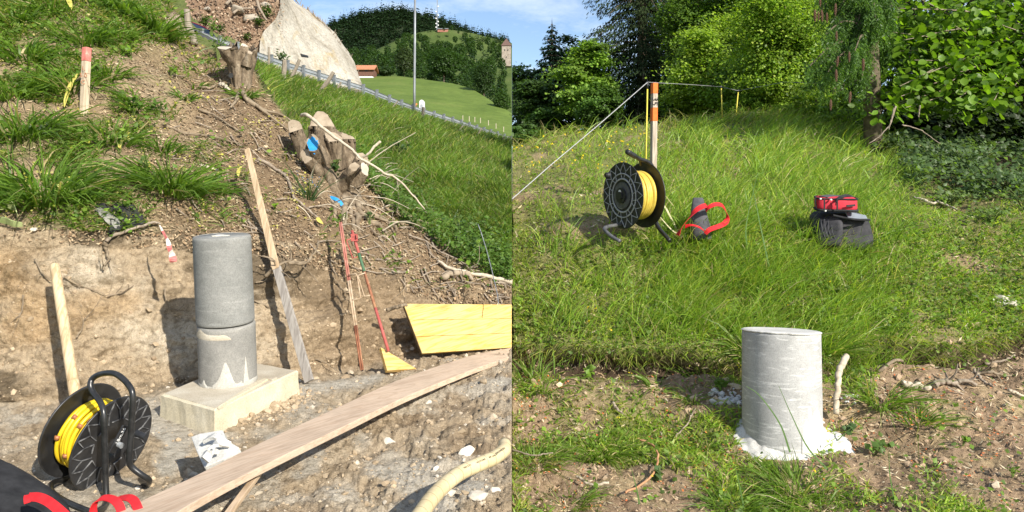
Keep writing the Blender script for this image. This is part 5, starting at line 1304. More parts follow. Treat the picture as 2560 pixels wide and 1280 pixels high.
# red case lying on a black pack
Yb = 6.55
root = empty("black_pack", P(2105, 606, Yb), "black fabric equipment pack half sunk in the grass under the red case", "pack")
cpk = P(2102, 575, Yb + .05); sx = Yb / F
M['black_cloth2'] = speckle_mat("black_nylon", [(0.3, (0.02, 0.02, 0.022)), (0.7, (0.06, 0.058, 0.064))], 14, 0.75, 0.4, 0.002, 250, 0.25)
soft_block("pack_body", cpk, (66 * sx, -.02, 0), (0, .13, .03), (-5 * sx, .02, 44 * sx), M['black_cloth2'], root, (32, 22), 5.0, .014, 13, 9)
soft_block("front_pocket", P(2072, 582, Yb - .11), (26 * sx, -.05, 0), (.02, .06, 0), (6 * sx, .02, 34 * sx), M['black_cloth2'], root, (24, 16), 5, .008, 15, 11)
soft_block("side_pocket", P(2044, 585, Yb - .0), (12 * sx, 0, 0), (0, .08, 0), (2 * sx, 0, 30 * sx), M['black_cloth2'], root, (20, 14), 4, .01, 17, 11)
q = P(2142, 541, Yb - .06); mb = MB(); mb.box(q, (26 * sx, -.0, -5 * sx), (.02, .07, .025), (0, -.003, .004)); mb.put("map_window", speckle_mat("clear_map_window", [(0.3, (0.2, 0.22, 0.26)), (0.7, (0.32, 0.35, 0.4))], 9, .18, 0, spec=.6), root, bevel=.003)
mb = MB(); mb.sweep(spline([P(2083,538,Yb-.17), P(2110,544,Yb-.18), P(2145,549,Yb-.17), P(2175,549,Yb-.13)], 20), .011, .004, (0, .8, .5)); mb.put("flap_edge", M['black_cloth'], root)
for k in range(4):
    mb = MB(); mb.tube(spline([P(2052 + 9 * k, 548, Yb - .12), P(2056 + 8 * k, 575, Yb - .19), P(2064 + 8 * k, 598, Yb - .2)], 8), .003, 5); mb.put("seam", M['grey_cloth'], root)
root = empty("red_case", P(2090, 526, Yb), "small red zipped fabric case with black trim lying on the black pack", "case")
M['red_cloth'] = speckle_mat("red_nylon", [(0.3, (0.42, 0.018, 0.035)), (0.7, (0.56, 0.035, 0.055))], 14, 0.7, 0.4, 0.002, 250, 0.3)
cc = P(2089, 508, Yb - .05)
soft_block("case_body", cc, (49 * sx, -.015, -.004), (.03, .115, .012), (0, 0, 17.5 * sx), M['red_cloth'], root, (40, 18), 5.5, .005, 19, 8)
def ring_band(z, hw_, mat, nm, grow=1.0):
    th = np.linspace(0, 2 * math.pi, 61); pts = []
    for x in th:
        d = np.array((math.cos(x), math.sin(x))); s = (np.abs(d) ** 5.5).sum() ** (-1 / 5.5) * grow
        pts.append(cc + np.array((49 * sx, -.015, -.004)) * d[0] * s + np.array((.03, .115, .012)) * d[1] * s + np.array((0, 0, z)))
    mb = MB(); mb.tube(pts, hw_, 6, caps=False); mb.put(nm, mat, root, smooth=True)
ring_band(13.5 * sx, .0075, M['black_cloth'], "zip_piping", .995); ring_band(-14.5 * sx, .012, M['black_cloth'], "base_trim", .99)
for u, v in ((2052, 497), (2078, 499), (2064, 527)):
    mb = MB(); q = P(u, v, Yb - .19); mb.tube([q + np.array((0, .02, 0)), q + np.array((0, -.004, 0))], .007, 8); mb.put("stud", M['white'], root)
mb = MB(); mb.sweep(spline([P(2058,492,Yb-.12), P(2080,489,Yb-.02), P(2115,492,Yb+.0)], 12), .04, .003, (0, 1, .15)); mb.put("mesh_panel", M['grey_cloth'], root)
mb = MB(); mb.sweep(spline([P(2089,513,Yb-.2), P(2091,501,Yb-.205), P(2100,494,Yb-.17), P(2115,489,Yb-.1), P(2128,491,Yb-.05), P(2138,497,Yb-.02)], 24), .018, .003, (.35, .8, .3)); mb.put("carry_strap", M['black_cloth'], root)
for u in (2061, 2093):
    mb = MB(); mb.sweep([P(u, 497, Yb - .205), P(u, 526, Yb - .2)], .006, .003, (1, 0, 0)); mb.put("side_strap", M['black_cloth'], root)
mb = MB(); mb.sweep([P(2116, 515, Yb - .2), P(2138, 513, Yb - .19)], .009, .003, (0, 0, 1)); mb.put("loop_patch", M['black_cloth'], root)
mb = MB(); mb.tube(spline([P(2041,493,Yb-.1), P(2038,503,Yb-.1), P(2040,512,Yb-.1), P(2042,522,Yb-.1)], 12), .006, 6); mb.put("side_buckle", M['grey_plastic'], root)

# ------------------------------------------------------------------ growing things: shared builders
def blades(B, up, H, Wd, lean, colr, bend=0.5, droop=0.0):
    """grass blades as tapered bent strips; B (N,3) roots, lean (N,3) sideways pull"""
    N = len(B); H = H[:, None]; Wd = Wd[:, None]
    d = nrm(up + lean); side = nrm(np.cross(d, RNG.normal(size=(N, 3)))); f = nrm(lean + 1e-4)
    ts = (0, .35, .7, 1.0); V = []
    for k, t in enumerate(ts):
        c = B + d * H * t + f * H * bend * t * t * np.minimum(1.2, np.linalg.norm(lean, axis=1, keepdims=True) + .25) - np.array((0, 0, 1.)) * H * droop * t ** 3
        w = Wd * (1, .85, .55, .0)[k] * .5
        V += [c - side * w, c + side * w] if k < 3 else [c]
    V = np.stack(V, 1).reshape(-1, 3)
    o = np.arange(N)[:, None] * 7
    T = np.concatenate([o + np.array(q) for q in ((0,1,3),(0,3,2),(2,3,5),(2,5,4),(4,5,6))])
    C = np.repeat(colr, 7, axis=0)
    return V, T, C
def leaf_cloud(Cn, size, colr, up_bias=0.6, out=None, aspect=0.62, fold=0.12, droop=0.0):
    """each leaf a folded four-corner blade"""
    N = len(Cn); n = RNG.normal(size=(N, 3)); n = nrm(n); n[:, 2] = np.abs(n[:, 2]) ; n = n + np.array((0, 0, up_bias))
    if out is not None: n = n + out
    n = nrm(n); a = nrm(np.cross(n, RNG.normal(size=(N, 3)))); a[:, 2] -= droop; a = nrm(a); b = nrm(np.cross(n, a)); s = size[:, None]
    V = np.stack([Cn - a * s * .5, Cn + b * s * aspect * .5 - n * s * fold - a * s * .06, Cn + a * s * .55 - n * s * droop * .2, Cn - b * s * aspect * .5 - n * s * fold - a * s * .06], 1).reshape(-1, 3)
    o = np.arange(N)[:, None] * 4
    T = np.concatenate([o + np.array(q) for q in ((0,1,2),(0,2,3))])
    return V, T, np.repeat(colr, 4, axis=0)
def tints(N, cols, jitter=0.18):
    c = np.asarray(cols, float); k = RNG.integers(0, len(c), N); k2 = RNG.integers(0, len(c), N); t = RNG.random((N, 1))
    return np.clip((c[k] * t + c[k2] * (1 - t)) * (1 + jitter * RNG.normal(size=(N, 1))), .004, .9)
def merge(parts):
    V, T, C = [], [], []; n = 0
    for v, t, c in parts: V.append(v); T.append(t + n); C.append(c); n += len(v)
    return np.concatenate(V), np.concatenate(T), np.concatenate(C)
def plant_obj(name, geo, mat, parent=None, origin=None, smooth=True, seam=0, **kw):
    V, T, C = geo
    if seam: V = V.copy(); V[:, 0] = np.minimum(V[:, 0], -.001) if seam < 0 else np.maximum(V[:, 0], .001)
    off = wloc(parent) if parent is not None else np.asarray(origin if origin is not None else (0, 0, 0), float)
    o = link(name, np_mesh(name, V - off, T, [mat], C, smooth), parent, (0, 0, 0) if parent is not None else tuple(off))
    return set_props(o, kw.get("label"), kw.get("cat"), kw.get("group"), kw.get("kind"))
G_FRESH = [(0.14,0.235,0.028),(0.16,0.265,0.032),(0.19,0.28,0.045),(0.115,0.205,0.026)]
G_DARK = [(0.08,0.16,0.022),(0.1,0.185,0.025),(0.12,0.2,0.035)]
G_DRY = [(0.42,0.34,0.17),(0.5,0.42,0.24),(0.36,0.3,0.13)]
G_YEL = [(0.30,0.34,0.05),(0.26,0.32,0.05),(0.36,0.35,0.10)]
L_HAZEL = [(0.14,0.25,0.02),(0.18,0.30,0.024),(0.12,0.22,0.022)]
L_BEECH = [(0.23,0.34,0.032),(0.28,0.38,0.045),(0.19,0.3,0.03)]
L_DARK = [(0.045,0.09,0.02),(0.06,0.11,0.02),(0.05,0.10,0.025)]
N_SPRUCE = [(0.026,0.055,0.02),(0.036,0.068,0.024),(0.03,0.055,0.026)]
N_BROWNISH = [(0.036,0.055,0.022),(0.045,0.062,0.027),(0.03,0.05,0.02)]

def pick(land, n, dens, ulo, uhi, vlo, vhi):
    """n spots over the ground, thinned by a density function of the place"""
    out = []; got = 0
    while got < n:
        u = RNG.uniform(ulo, uhi, n * 2); v = RNG.uniform(vlo, vhi, n * 2)
        k = RNG.random(n * 2) < dens(u, v); out.append(np.stack([u[k], v[k]], 1)); got += k.sum()
        if len(out) > 60: break
    q = np.concatenate(out)[:n]; return q[:, 0], q[:, 1]
def grow(land, u, v, h, w, cols, leanamt=.35, wind=(0, 0, 0), bend=.6, droop=.15, upmix=.5):
    B = land.at(u, v); nn = land.normal(u, v); N = len(u)
    up = nrm(nn * (1 - upmix) + np.array((0, 0, 1.)) * upmix); lean = RNG.normal(size=(N, 3)) * leanamt; lean[:, 2] *= .2; lean = lean + np.asarray(wind, float)
    return blades(B - up * h[:, None] * .05, up, h, w, lean, cols, bend, droop)

def tussock(land, u, v, su, h, n, cols, name, label, cat, group=None, wpx=5.0, dry=.04, lean0=(0, 0, 0), hang=.55):
    """one clump of long arching blades"""
    c = land.at(u, v); Y = c[1]; s = su / F * Y
    ang = RNG.uniform(0, 2 * math.pi, n); r = s * .42 * np.sqrt(RNG.random(n)); off = np.stack([np.cos(ang) * r, np.sin(ang) * r, 0 * r], 1)
    nn = land.normal(u, v); off = off - nn * (off @ nn)[:, None]
    B = c + off - np.array((0, 0, .02)); H = h / F * Y * RNG.uniform(.55, 1.15, n)
    lean = np.stack([np.cos(ang), np.sin(ang), 0 * ang], 1) * (.35 + 1.0 * (r / s))[:, None] + RNG.normal(size=(n, 3)) * .22 + np.asarray(lean0) + np.array((0, -.15, 0))
    col_ = tints(n, cols); kd = RNG.random(n) < dry; col_[kd] = tints(kd.sum(), G_DRY)
    geo = blades(B, np.broadcast_to((0, 0, 1.), (n, 3)), H, np.full(n, wpx / F * Y) * RNG.uniform(.6, 1.2, n), lean, col_, .75, hang)
    return plant_obj(name, geo, M['blade'], None, c, label=label, cat=cat, group=group)

def leafy_plant(land, u, v, su, h, n, lsize, cols, name, label, cat, group=None, stems=6, up_bias=.5):
    """low plant: thin stems carrying leaves"""
    c = land.at(u, v); Y = c[1]; s = su / F * Y; hh = h / F * Y
    root = empty(name, c, label, cat, group); mb = MB(); tips = []
    for k in range(stems):
        a = random.uniform(0, 6.28); r = s * .5 * random.uniform(.2, 1); t = c + np.array((math.cos(a) * r, math.sin(a) * r * .7 - .02, hh * random.uniform(.6, 1.05)))
        mid = lerp(c, t, .5) + np.array((0, 0, hh * .15)); p_ = spline([c - np.array((0, 0, .02)), mid, t], 6); mb.tube(p_, np.linspace(.0028, .0014, 6) * max(1, Y / 5), 5); tips.append(p_)
    mb.put("stem", M['green_stem'], root)
    P_ = []
    for k in range(n):
        p_ = tips[k % stems]; t = random.uniform(.35, 1.0) * 5; i = int(min(t, 4.99)); q = lerp(p_[i], p_[i + 1], t - i); P_.append(q + np.array((random.gauss(0, s * .12), random.gauss(0, s * .1), random.gauss(0, hh * .07))))
    P_ = np.array(P_)
    plant_obj("leaves", leaf_cloud(P_, lsize / F * Y * RNG.uniform(.6, 1.2, n), tints(n, cols), up_bias, np.array((.2, -.7, 0)), .8), M['leaf'], root)
    return root
M['green_stem'] = speckle_mat("green_stem", [(0.3, (0.09, 0.13, 0.03)), (0.7, (0.16, 0.19, 0.06))], 30, .7, 0)

def branch(name, uvs, Y, r0, r1, mat, label, land=None, lift=.0, cat="branch", group=None, n=30, twigs=0, rough=.25, seed=1, at_end=None):
    """a stick along photo-plane waypoints, each lying on the ground (land) or at given depths"""
    pts = [(land.at(u, v) + land.normal(u, v) * lift) if land is not None else P(u, v, Y[i] if hasattr(Y, '__len__') else Y) for i, (u, v) in enumerate(uvs)]
    q = spline(pts, n); q = q + np.stack([fbm(np.arange(n)[:, None] * np.array((.45, 0, 0)) + seed * 3.7 + 9 * k_, 2, seed) for k_ in range(3)], -1) * r0 * .9; mb = MB(); mb.tube(q, np.linspace(r0, r1, n), 7, rough=rough, seed=seed)
    if not twigs: return mb.put(name, M[mat], None, origin=q[n // 2], smooth=True, label=label, cat=cat, group=group)
    root = empty(name, q[n // 2], label, cat, group); mb.put("limb", M[mat], root, smooth=True)
    rr = random.Random(seed)
    for k in range(twigs):
        i = rr.randrange(n // 4, n - 2); d = nrm(q[i + 1] - q[i]); e = nrm(np.array((rr.gauss(0, 1), rr.gauss(0, .6), rr.gauss(.2, 1)))); L = rr.uniform(.08, .3) * max(1, q[i][1] / 5) * .7
        mb = MB(); mb.tube(spline([q[i], q[i] + nrm(d + e) * L * .5, q[i] + nrm(d * .6 + e + np.array((0, 0, .2))) * L], 6), np.linspace(r1 * .9, r1 * .35, 6), 5); mb.put("twig", M[mat], root)
    return root

def conifer_geo(H, R, n, cols, whorls=16, spray=.5, droop=.35, taper=.85, bare=.08, sw=.22, ragged=.25, hang=0.0):
    """needle sprays in drooping whorls round the origin"""
    t = bare + (1 - bare) * (1 - np.sqrt(RNG.random(n))) if taper < 2 else RNG.random(n)
    wz = np.floor(t * whorls) / whorls; k = (np.floor(t * whorls)).astype(int)
    nb = 7; az = (RNG.integers(0, nb, n) + .37 * k) * 2 * math.pi / nb + RNG.normal(0, .16, n) + .9 * _hash(k, k * 0 + 3, RNG.integers(0, 2, n), 5)
    L = R * (1 - wz) ** taper * (1 + ragged * (2 * _hash(k, np.floor(az * 1.3).astype(int), k * 0, 9) - 1)) + .02 * R
    f = RNG.random(n) ** .6; r = L * f
    z = wz * H + H / whorls * .5 * RNG.random(n) - droop * L * f ** 1.6 + .12 * L * f ** 4
    C = np.stack([np.cos(az) * r, np.sin(az) * r, z], 1)
    d = np.stack([np.cos(az), np.sin(az), -.25 - droop * f - hang], 1) + RNG.normal(size=(n, 3)) * .35; d = nrm(d)
    sd = nrm(np.cross(d, np.array((0, 0, 1.)) + RNG.normal(size=(n, 3)) * .45)); s = (spray * R * .4 * RNG.uniform(.6, 1.3, n) * (.45 + .55 * (1 - wz)))[:, None]
    V = np.stack([C - d * s * .35, C + sd * s * sw, C + d * s * .75, C - sd * s * sw], 1).reshape(-1, 3)
    o = np.arange(n)[:, None] * 4; T = np.concatenate([o + np.array(q) for q in ((0,1,2),(0,2,3))])
    # the leader
    lv = np.array([(0.03 * R, 0, H * .9), (-.03 * R, .02 * R, H * .9), (0, 0, H * 1.04)]); V = np.concatenate([V, lv]); T = np.concatenate([T, [[4 * n, 4 * n + 1, 4 * n + 2]]])
    C_ = np.concatenate([np.repeat(tints(n, cols), 4, axis=0), np.full((3, 3), .03)])
    return V, T, C_
def shift(geo, p): return geo[0] + np.asarray(p), geo[1], geo[2]

# ------------------------------------------------------------------ left: grass, tussocks, stumps, branches, litter, stones
ridge_v = lambda u: soft_line([(a, b) for a, b, c in L_RIDGE], u)
far_v = lambda u: soft_line([(a, b) for a, b, c in L_FAR], u)
road_v = lambda u: soft_line([(a, b) for a, b, c in L_ROAD], u)
top_v = lambda u: soft_line([(a, b) for a, b, c in L_TOP], u)
base_v = lambda u: soft_line([(a, b) for a, b, c in L_BASE], u)
# the long grass slope
def dens(u, v): return ((v < far_v(u) + 4) & (v > road_v(u) - 1) & (u < 1279)).astype(float)
u, v = pick(LND, 60000, dens, 640, 1280, 150, 705)
Y = LND.at(u, v)[:, 1]; N = len(u)
clump = fbm(np.stack([u / 60, v / 30, 0 * u], 1), 3, 91)
h = np.clip((30 + 16 * clump) / F * Y, .12, .55) * RNG.uniform(.5, 1.15, N); w = np.clip(1.9 / F * Y, .003, .035)
c = tints(N, G_FRESH + G_DARK[1:], .22) * .85; c *= (1 + .5 * clump)[:, None]; k = RNG.random(N) < .12; c[k] = tints(k.sum(), G_YEL); k = RNG.random(N) < .08; c[k] = tints(k.sum(), G_DRY) * .7
plant_obj("long_grass", grow(LND, u, v, h, w, c, .3, (.12, 0, 0), .5, .2, .8), M['blade'], seam=-1, kind="stuff")
# dark herbs along its lower edge
def dens(u, v):
    d0 = far_v(u) - v; return np.where((d0 > -25) & (d0 < 110) & (u > 880), np.clip(1 - d0 / 110, 0, 1), 0)
u, v = pick(LND, 5200, dens, 880, 1279, 330, 720); N = len(u); Y = LND.at(u, v)[:, 1]
q = LND.at(u, v) + LND.normal(u, v) * (RNG.random(N) * .12)[:, None] + np.array((0, 0, .02))
plant_obj("low_herbs", leaf_cloud(q, RNG.uniform(6, 13, N) / F * Y, tints(N, G_DARK + [(0.09,0.15,0.03)]), .6, np.array((.2, -.5, 0)), .7), M['leaf'], seam=-1, kind="stuff")
# thin grass and weeds over the soil slope
def dens(u, v):
    s = (v > np.maximum(ridge_v(u), -40)) & (v < top_v(u) + 6); t = np.interp(u, [0, 280, 430, 640, 900, 1280], [.9, .8, .35, .07, .06, .08])
    n_ = fbm(np.stack([u / 75, v / 55, 0 * u], 1), 3, 101); return s * t * sstep(-.12, .3, n_) + s * (u < 460) * (v < 110) * .5
u, v = pick(LND, 12000, dens, -120, 1278, -60, 730); N = len(u); Y = LND.at(u, v)[:, 1]
h = RNG.uniform(12, 42, N) / F * Y; w = RNG.uniform(1.8, 3.6, N) / F * Y; c = tints(N, G_FRESH + G_DARK); k = RNG.random(N) < .24; c[k] = tints(k.sum(), G_DRY + G_YEL)
plant_obj("slope_grass", grow(LND, u, v, h, w, c, .55, (0, -.2, 0), .7, .35, .7), M['blade'], seam=-1, kind="stuff")
u, v = pick(LND, 2400, dens, -120, 1278, -60, 730); N = len(u); Y = LND.at(u, v)[:, 1]
q = LND.at(u, v) + LND.normal(u, v) * (RNG.random(N) * .09 + .01)[:, None]
plant_obj("slope_weeds", leaf_cloud(q, RNG.uniform(6, 17, N) / F * Y, tints(N, G_FRESH + G_DARK + [(0.16,0.2,0.05)]), .6, np.array((.2, -.6, 0)), .75), M['leaf'], seam=-1, kind="stuff")
# reddish leaf litter and wood chips
def dens(u, v):
    s = (v > ridge_v(u) + 4) & (v < top_v(u) + 40); return s * np.interp(u, [0, 300, 450, 1280], [.3, .6, 1, 1]) * np.clip(.6 + fbm(np.stack([u / 60, v / 60, 0 * u], 1), 3, 111), 0, 1)
u, v = pick(LND, 14000, dens, 0, 1278, 0, 760); N = len(u); Y = LND.at(u, v)[:, 1]
q = LND.at(u, v) + LND.normal(u, v) * RNG.uniform(.003, .02, N)[:, None]
c = tints(N, [(0.2,0.13,0.075),(0.28,0.19,0.11),(0.15,0.105,0.065),(0.42,0.34,0.22),(0.33,0.24,0.15)], .25)
plant_obj("leaf_litter", leaf_cloud(q, RNG.uniform(3.5, 11, N) / F * Y, c, .2, LND.normal(u, v) * 1.5, .5), M['litter'], seam=-1, kind="stuff")
def dens(u, v): return (v > ridge_v(u) + 4) & (v < top_v(u) + 25)
u, v = pick(LND, 3000, dens, -60, 1278, -20, 745); N = len(u); Y = LND.at(u, v)[:, 1]
plant_obj("dry_straw", leaf_cloud(LND.at(u, v) + LND.normal(u, v) * RNG.uniform(.004, .02, N)[:, None], RNG.uniform(6, 22, N) / F * Y, tints(N, [(0.33,0.25,0.15),(0.27,0.19,0.115),(0.42,0.34,0.22),(0.18,0.13,0.08)], .2), .2, LND.normal(u, v) * 1.4, .1), M['litter'], seam=-1, kind="stuff")
# short yellow sprouts
def dens(u, v):
    s = (v > ridge_v(u) + 4) & (v < top_v(u)); return s * sstep(.1, .35, fbm(np.stack([u / 45, v / 45, 0 * u + 4], 1), 3, 117)) * (u < 780)
u, v = pick(LND, 900, dens, 0, 1000, 0, 600); N = len(u); Y = LND.at(u, v)[:, 1]
plant_obj("yellow_sprouts", leaf_cloud(LND.at(u, v) + LND.normal(u, v) * RNG.uniform(.02, .06, N)[:, None], RNG.uniform(4, 9, N) / F * Y, tints(N, [(0.5,0.46,0.08),(0.42,0.42,0.08),(0.55,0.5,0.2)]), .4, np.array((.2, -.6, 0)), .8), M['leaf'], kind="stuff")

TS = [(55,330,150,95,210,"long blades, upper of the two big tussocks at the left edge"),(95,478,215,120,330,"big arching tussock above the left end of the bank face"),
      (275,340,130,62,150,"flat spreading tussock below the pink topped stake"),(420,470,165,90,300,"big dark tussock above the red and white tape"),
      (408,365,95,48,130,"mid sized tussock up the slope from the big dark one"),(175,215,140,60,160,"tussock left of the pink topped stake"),
      (60,150,120,60,140,"tussock near the upper left corner of the slope"),(215,105,110,55,140,"tussock above the pink topped stake, nearer the top of the slope"),
      (385,75,120,60,160,"bright tussock beside the small splintered stump"),(265,195,80,45,100,"small tussock right of the pink topped stake"),
      (545,480,55,50,70,"small tussock left of the leaning board top"),(330,250,80,35,90,"low tussock in the middle of the grassy slope"),
      (30,60,110,55,130,"tussock in the very top left corner"),(130,40,90,45,110,"tussock second from the top left corner"),(300,30,110,50,130,"tussock at the top edge of the grassy slope"),
      (210,500,70,60,90,"short hanging tussock between the two big ones at the bank edge"),(340,270,60,40,70,"narrow tussock below the vine leaves"),(612,240,45,28,70,"pale green tussock at the foot of the tall stump"),
      (450,255,50,24,50,"tiny tussock on the bare soil right of the slope middle"),(300,100,70,40,80,"tussock in the upper middle of the grassy slope"), (160,300,80,40,80,"tussock under the yellow hanging leaf"), (20,235,110,60,120,"tussock at the left edge above the biggest ones"), (490,205,46,22,40,"sparse tussock on the litter slope left of the tall stump")]
for (u, v, su, h, n, lab) in TS: tussock(LND, u, v, su * 1.1, h * 1.3, int(n * 1.25), G_DARK + G_FRESH[:2], "grass_tussock", lab if "tussock" in lab else lab + " tussock", "grass tussock", "tussocks on the soil slope", wpx=6.0 if su > 100 else 4.6)
LP = [(125,345,70,48,16,26,[(0.1,0.15,0.06),(0.13,0.18,0.08)],"low plant with large grey green lobed leaves among the left tussocks"),(335,285,60,60,18,20,[(0.12,0.22,0.03),(0.1,0.18,0.03)],"climbing plant with light green lobed leaves below the pink topped stake"),
      (400,290,55,45,16,16,G_DARK,"dark leafy weed right of the climbing plant"),(325,160,45,36,14,15,L_HAZEL,"small bright leafy seedling right of the pink topped stake"),(435,185,34,34,12,13,L_HAZEL,"round leaved seedling on the soil left of the tall stump"),
      (300,385,80,60,20,13,G_FRESH,"straggly weed with pale stems above the black sheeting"),(370,440,60,50,20,16,[(0.13,0.2,0.06),(0.2,0.24,0.07)],"weed with yellowing leaves above the big dark tussock"),(545,150,60,70,60,9,G_DARK,"dark bramble bush in front of the white cut stump"),(530,95,40,50,36,9,G_DARK,"dark bramble behind the splintered stump"),
      (830,455,60,55,46,15,L_DARK + [(0.09,0.14,0.03)],"hazel regrowth on the left side of the big stump"),(880,470,60,50,40,15,[(0.12,0.12,0.035),(0.09,0.13,0.03),(0.14,0.1,0.04)],"bronze tinged hazel regrowth on the front of the big stump"),(745,370,40,80,50,11,L_DARK,"dark leafy shoot on the left end of the big stump"),
      (1000,395,60,42,40,10,L_DARK,"dark weed at the right of the forked branch"),(860,555,40,22,14,11,G_FRESH,"small green weed among the stump roots"),(925,560,30,34,14,10,L_DARK,"dark weed growing between the stump roots"),(690,520,24,20,6,13,L_HAZEL,"tiny heart leaved seedling right of the leaning board"),(1150,600,110,60,90,11,L_DARK + G_FRESH,"patch of dark nettles low on the grass slope"),(1210,650,110,50,90,11,L_DARK + G_FRESH,"patch of dark nettles at the seam end of the bank edge"),(700,165,50,40,40,9,L_DARK,"dark shrublet under the guardrail at the left end of the grass"), (620,455,30,46,10,12,[(0.3,0.3,0.07),(0.16,0.2,0.04)],"yellowing seedling beside the leaning board top")]
for (u, v, su, h, n, ls, cols, lab) in LP: leafy_plant(LND, u, v, su, h, n, ls, cols, "leafy_plant", lab, "plant", None, stems=5 if n < 25 else 9)
tussock(LND, 772, 497, 26, 72, 40, [(0.07,0.13,0.05),(0.09,0.15,0.06)], "chive_clump", "upright blue green clump of thin shoots left of the big stump", "plant", wpx=3.4, lean0=(0, 0, .3), hang=.05)

# yellowed strap leaves
M['yellow_leaf'] = speckle_mat("yellowed_leaf", [(0.3, (0.42, 0.36, 0.06)), (0.7, (0.56, 0.5, 0.14))], 20, .6, .1, .001)
M['pale_leaf'] = speckle_mat("pale_green_leaf", [(0.3, (0.28, 0.36, 0.12)), (0.7, (0.44, 0.48, 0.24))], 14, .5, .1, .001)
YL = [([(205,200),(192,230),(178,250),(167,268)],6,"long yellow leaf hanging left of the pink topped stake"),([(184,8),(188,25),(191,40),(188,47)],6,"yellow curled leaf at the top edge of the slope"),([(331,352),(322,362),(313,378),(310,384)],5,"yellow green leaf arching above the straggly weed"),([(372,400),(370,410),(368,424)],7,"broad yellow leaf standing over the big dark tussock"),([(385,410),(390,424),(394,438)],4,"narrow yellow leaf right of the broad yellow one"),
      ([(797,555),(804,562),(813,572)],5,"yellow strap leaf at the tip of the fallen branch"),([(338,330),(338,345),(341,362)],4,"pale upright leaf in the middle of the slope"),([(610,425),(607,438),(606,450)],5,"yellow leaf beside the leaning board top")]
for uv, wp, lab in YL:
    q = spline([LND.at(a, b) + np.array((0, -.06 - .03 * math.sin(i * 1.3), .03)) for i, (a, b) in enumerate(uv)], 12); s = q[0][1] / F; mb = MB(); mb.sweep(q, np.array([.3,.7,.95,1,1,.95,.9,.8,.65,.5,.3,.08]) * wp * s, .0012, (1, .1, .2)); mb.put("yellow_leaf", M['yellow_leaf'], None, label=lab, cat="leaf")
for k, (uv, wp, lab) in enumerate([([(8,520),(28,516),(48,522),(56,540)],14,"pale cabbage like leaf curling at the left end of the bank top"), ([(4,548),(25,552),(45,562),(66,567)],10,"pale green leaf lying below the curled one at the left edge")]):
    q = spline([LND.at(a, b) + np.array((0, -.05, .03)) for a, b in uv], 12); s = q[0][1] / F; mb = MB(); mb.sweep(q, np.array([.2,.6,.9,1,1,1,1,.95,.9,.8,.7,.5]) * wp * s, .002, (.1, -.5, .85)); mb.put("cabbage_leaf", M['pale_leaf'], None, label=lab, cat="leaf")

# stumps
M['stump_bark'] = speckle_mat("peeling_stump_bark", [(0.28, (0.055, 0.04, 0.026)), (0.43, (0.16, 0.118, 0.075)), (0.57, (0.25, 0.192, 0.128)), (0.72, (0.40, 0.33, 0.24))], 7, .95, 1.0, .014, 30, stretch=[((1,0,0),2.6),((0,1,0),2.6),((0,0,1),.7)], fine=(55, .5))
M['cut_wood'] = speckle_mat("weathered_cut_wood", [(0.3, (0.22, 0.17, 0.115)), (0.7, (0.38, 0.31, 0.225))], 12, .9, .5, .004, 60)
M['cut_white'] = speckle_mat("bleached_cut_wood", [(0.3, (0.40, 0.345, 0.265)), (0.7, (0.56, 0.5, 0.41))], 9, .9, .4, .004, 60)
M['blue_spray'] = speckle_mat("blue_spray", [(0.3, (0.015, 0.22, 0.55)), (0.7, (0.03, 0.30, 0.66))], 30, .7, .2, .001)
def stem_with_cut(par, p0, p1, r0, r1, cutn, seed, cut_mat='cut_wood', bend=0.0, n=14, rough=.35, nm="stem", patch=None):
    p0, p1 = np.asarray(p0), np.asarray(p1); n = 30; m = 18
    mb = MB(); mb.bark([p0, lerp(p0, p1, .5) + np.array((bend, 0, 0)), p1], [r0, (r0 + r1) / 2 * 1.02, r1], n, m, .3, seed, 0.0, 1.6); V = np.concatenate(mb.v); last = V[(m-1)*n:m*n]; cn = nrm(np.asarray(cutn, float)); T = nrm(p1 - p0)
    # trim the end ring to the plane of the saw cut
    tt = ((p1 - last) @ cn) / max(.25, np.dot(T, cn)); last = last + T * np.clip(tt, -.25, .25)[:, None]; V[(m-1)*n:m*n] = last; V[-1] = last.mean(0); mb.v = [V]
    mb.put(nm, M['stump_bark'], par, smooth=True)
    c = last.mean(0); ring = c + (last - c) * .965 + cn * .004; mb = MB(); mb.add(np.concatenate([ring, [c + cn * .006]]), [(i, (i + 1) % n, n) for i in range(n)] + [tuple(range(n - 1, -1, -1))])
    cf = mb.put("cut_face", M[cut_mat], par)
    if patch:
        ring2 = c + (last - c) * (.62 + .36 * RNG.random((len(last), 1))) + cn * .009 + np.array((0, 0, -.012)); mb = MB(); mb.add(np.concatenate([ring2, [c + cn * .010]]), [(i, (i + 1) % n, n) for i in range(n)]); mb.put("paint_mark", M[patch], cf)
    return c
Ys = 6.35; s = Ys / F; foot = P(850, 500, Ys)
root = empty("tree_stump", foot, "big old multi stemmed stump with a blue painted cut and exposed roots", "tree stump")
q = spline([P(878, 545, 6.2), P(862, 500, 6.28), P(842, 440, 6.38), P(822, 385, 6.45), P(812, 350, 6.48)], 14)
mb = MB(); mb.bark([P(880, 560, 6.22), P(862, 500, 6.3), P(848, 440, 6.4), P(830, 390, 6.45), P(818, 345, 6.5)], np.array([46, 44, 52, 60, 62, 52]) * s, 64, 60, .45, 12, .10, 2.2, .16); mb.put("trunk", M['stump_bark'], root, smooth=True)
tv = (.25, -.5, .82)
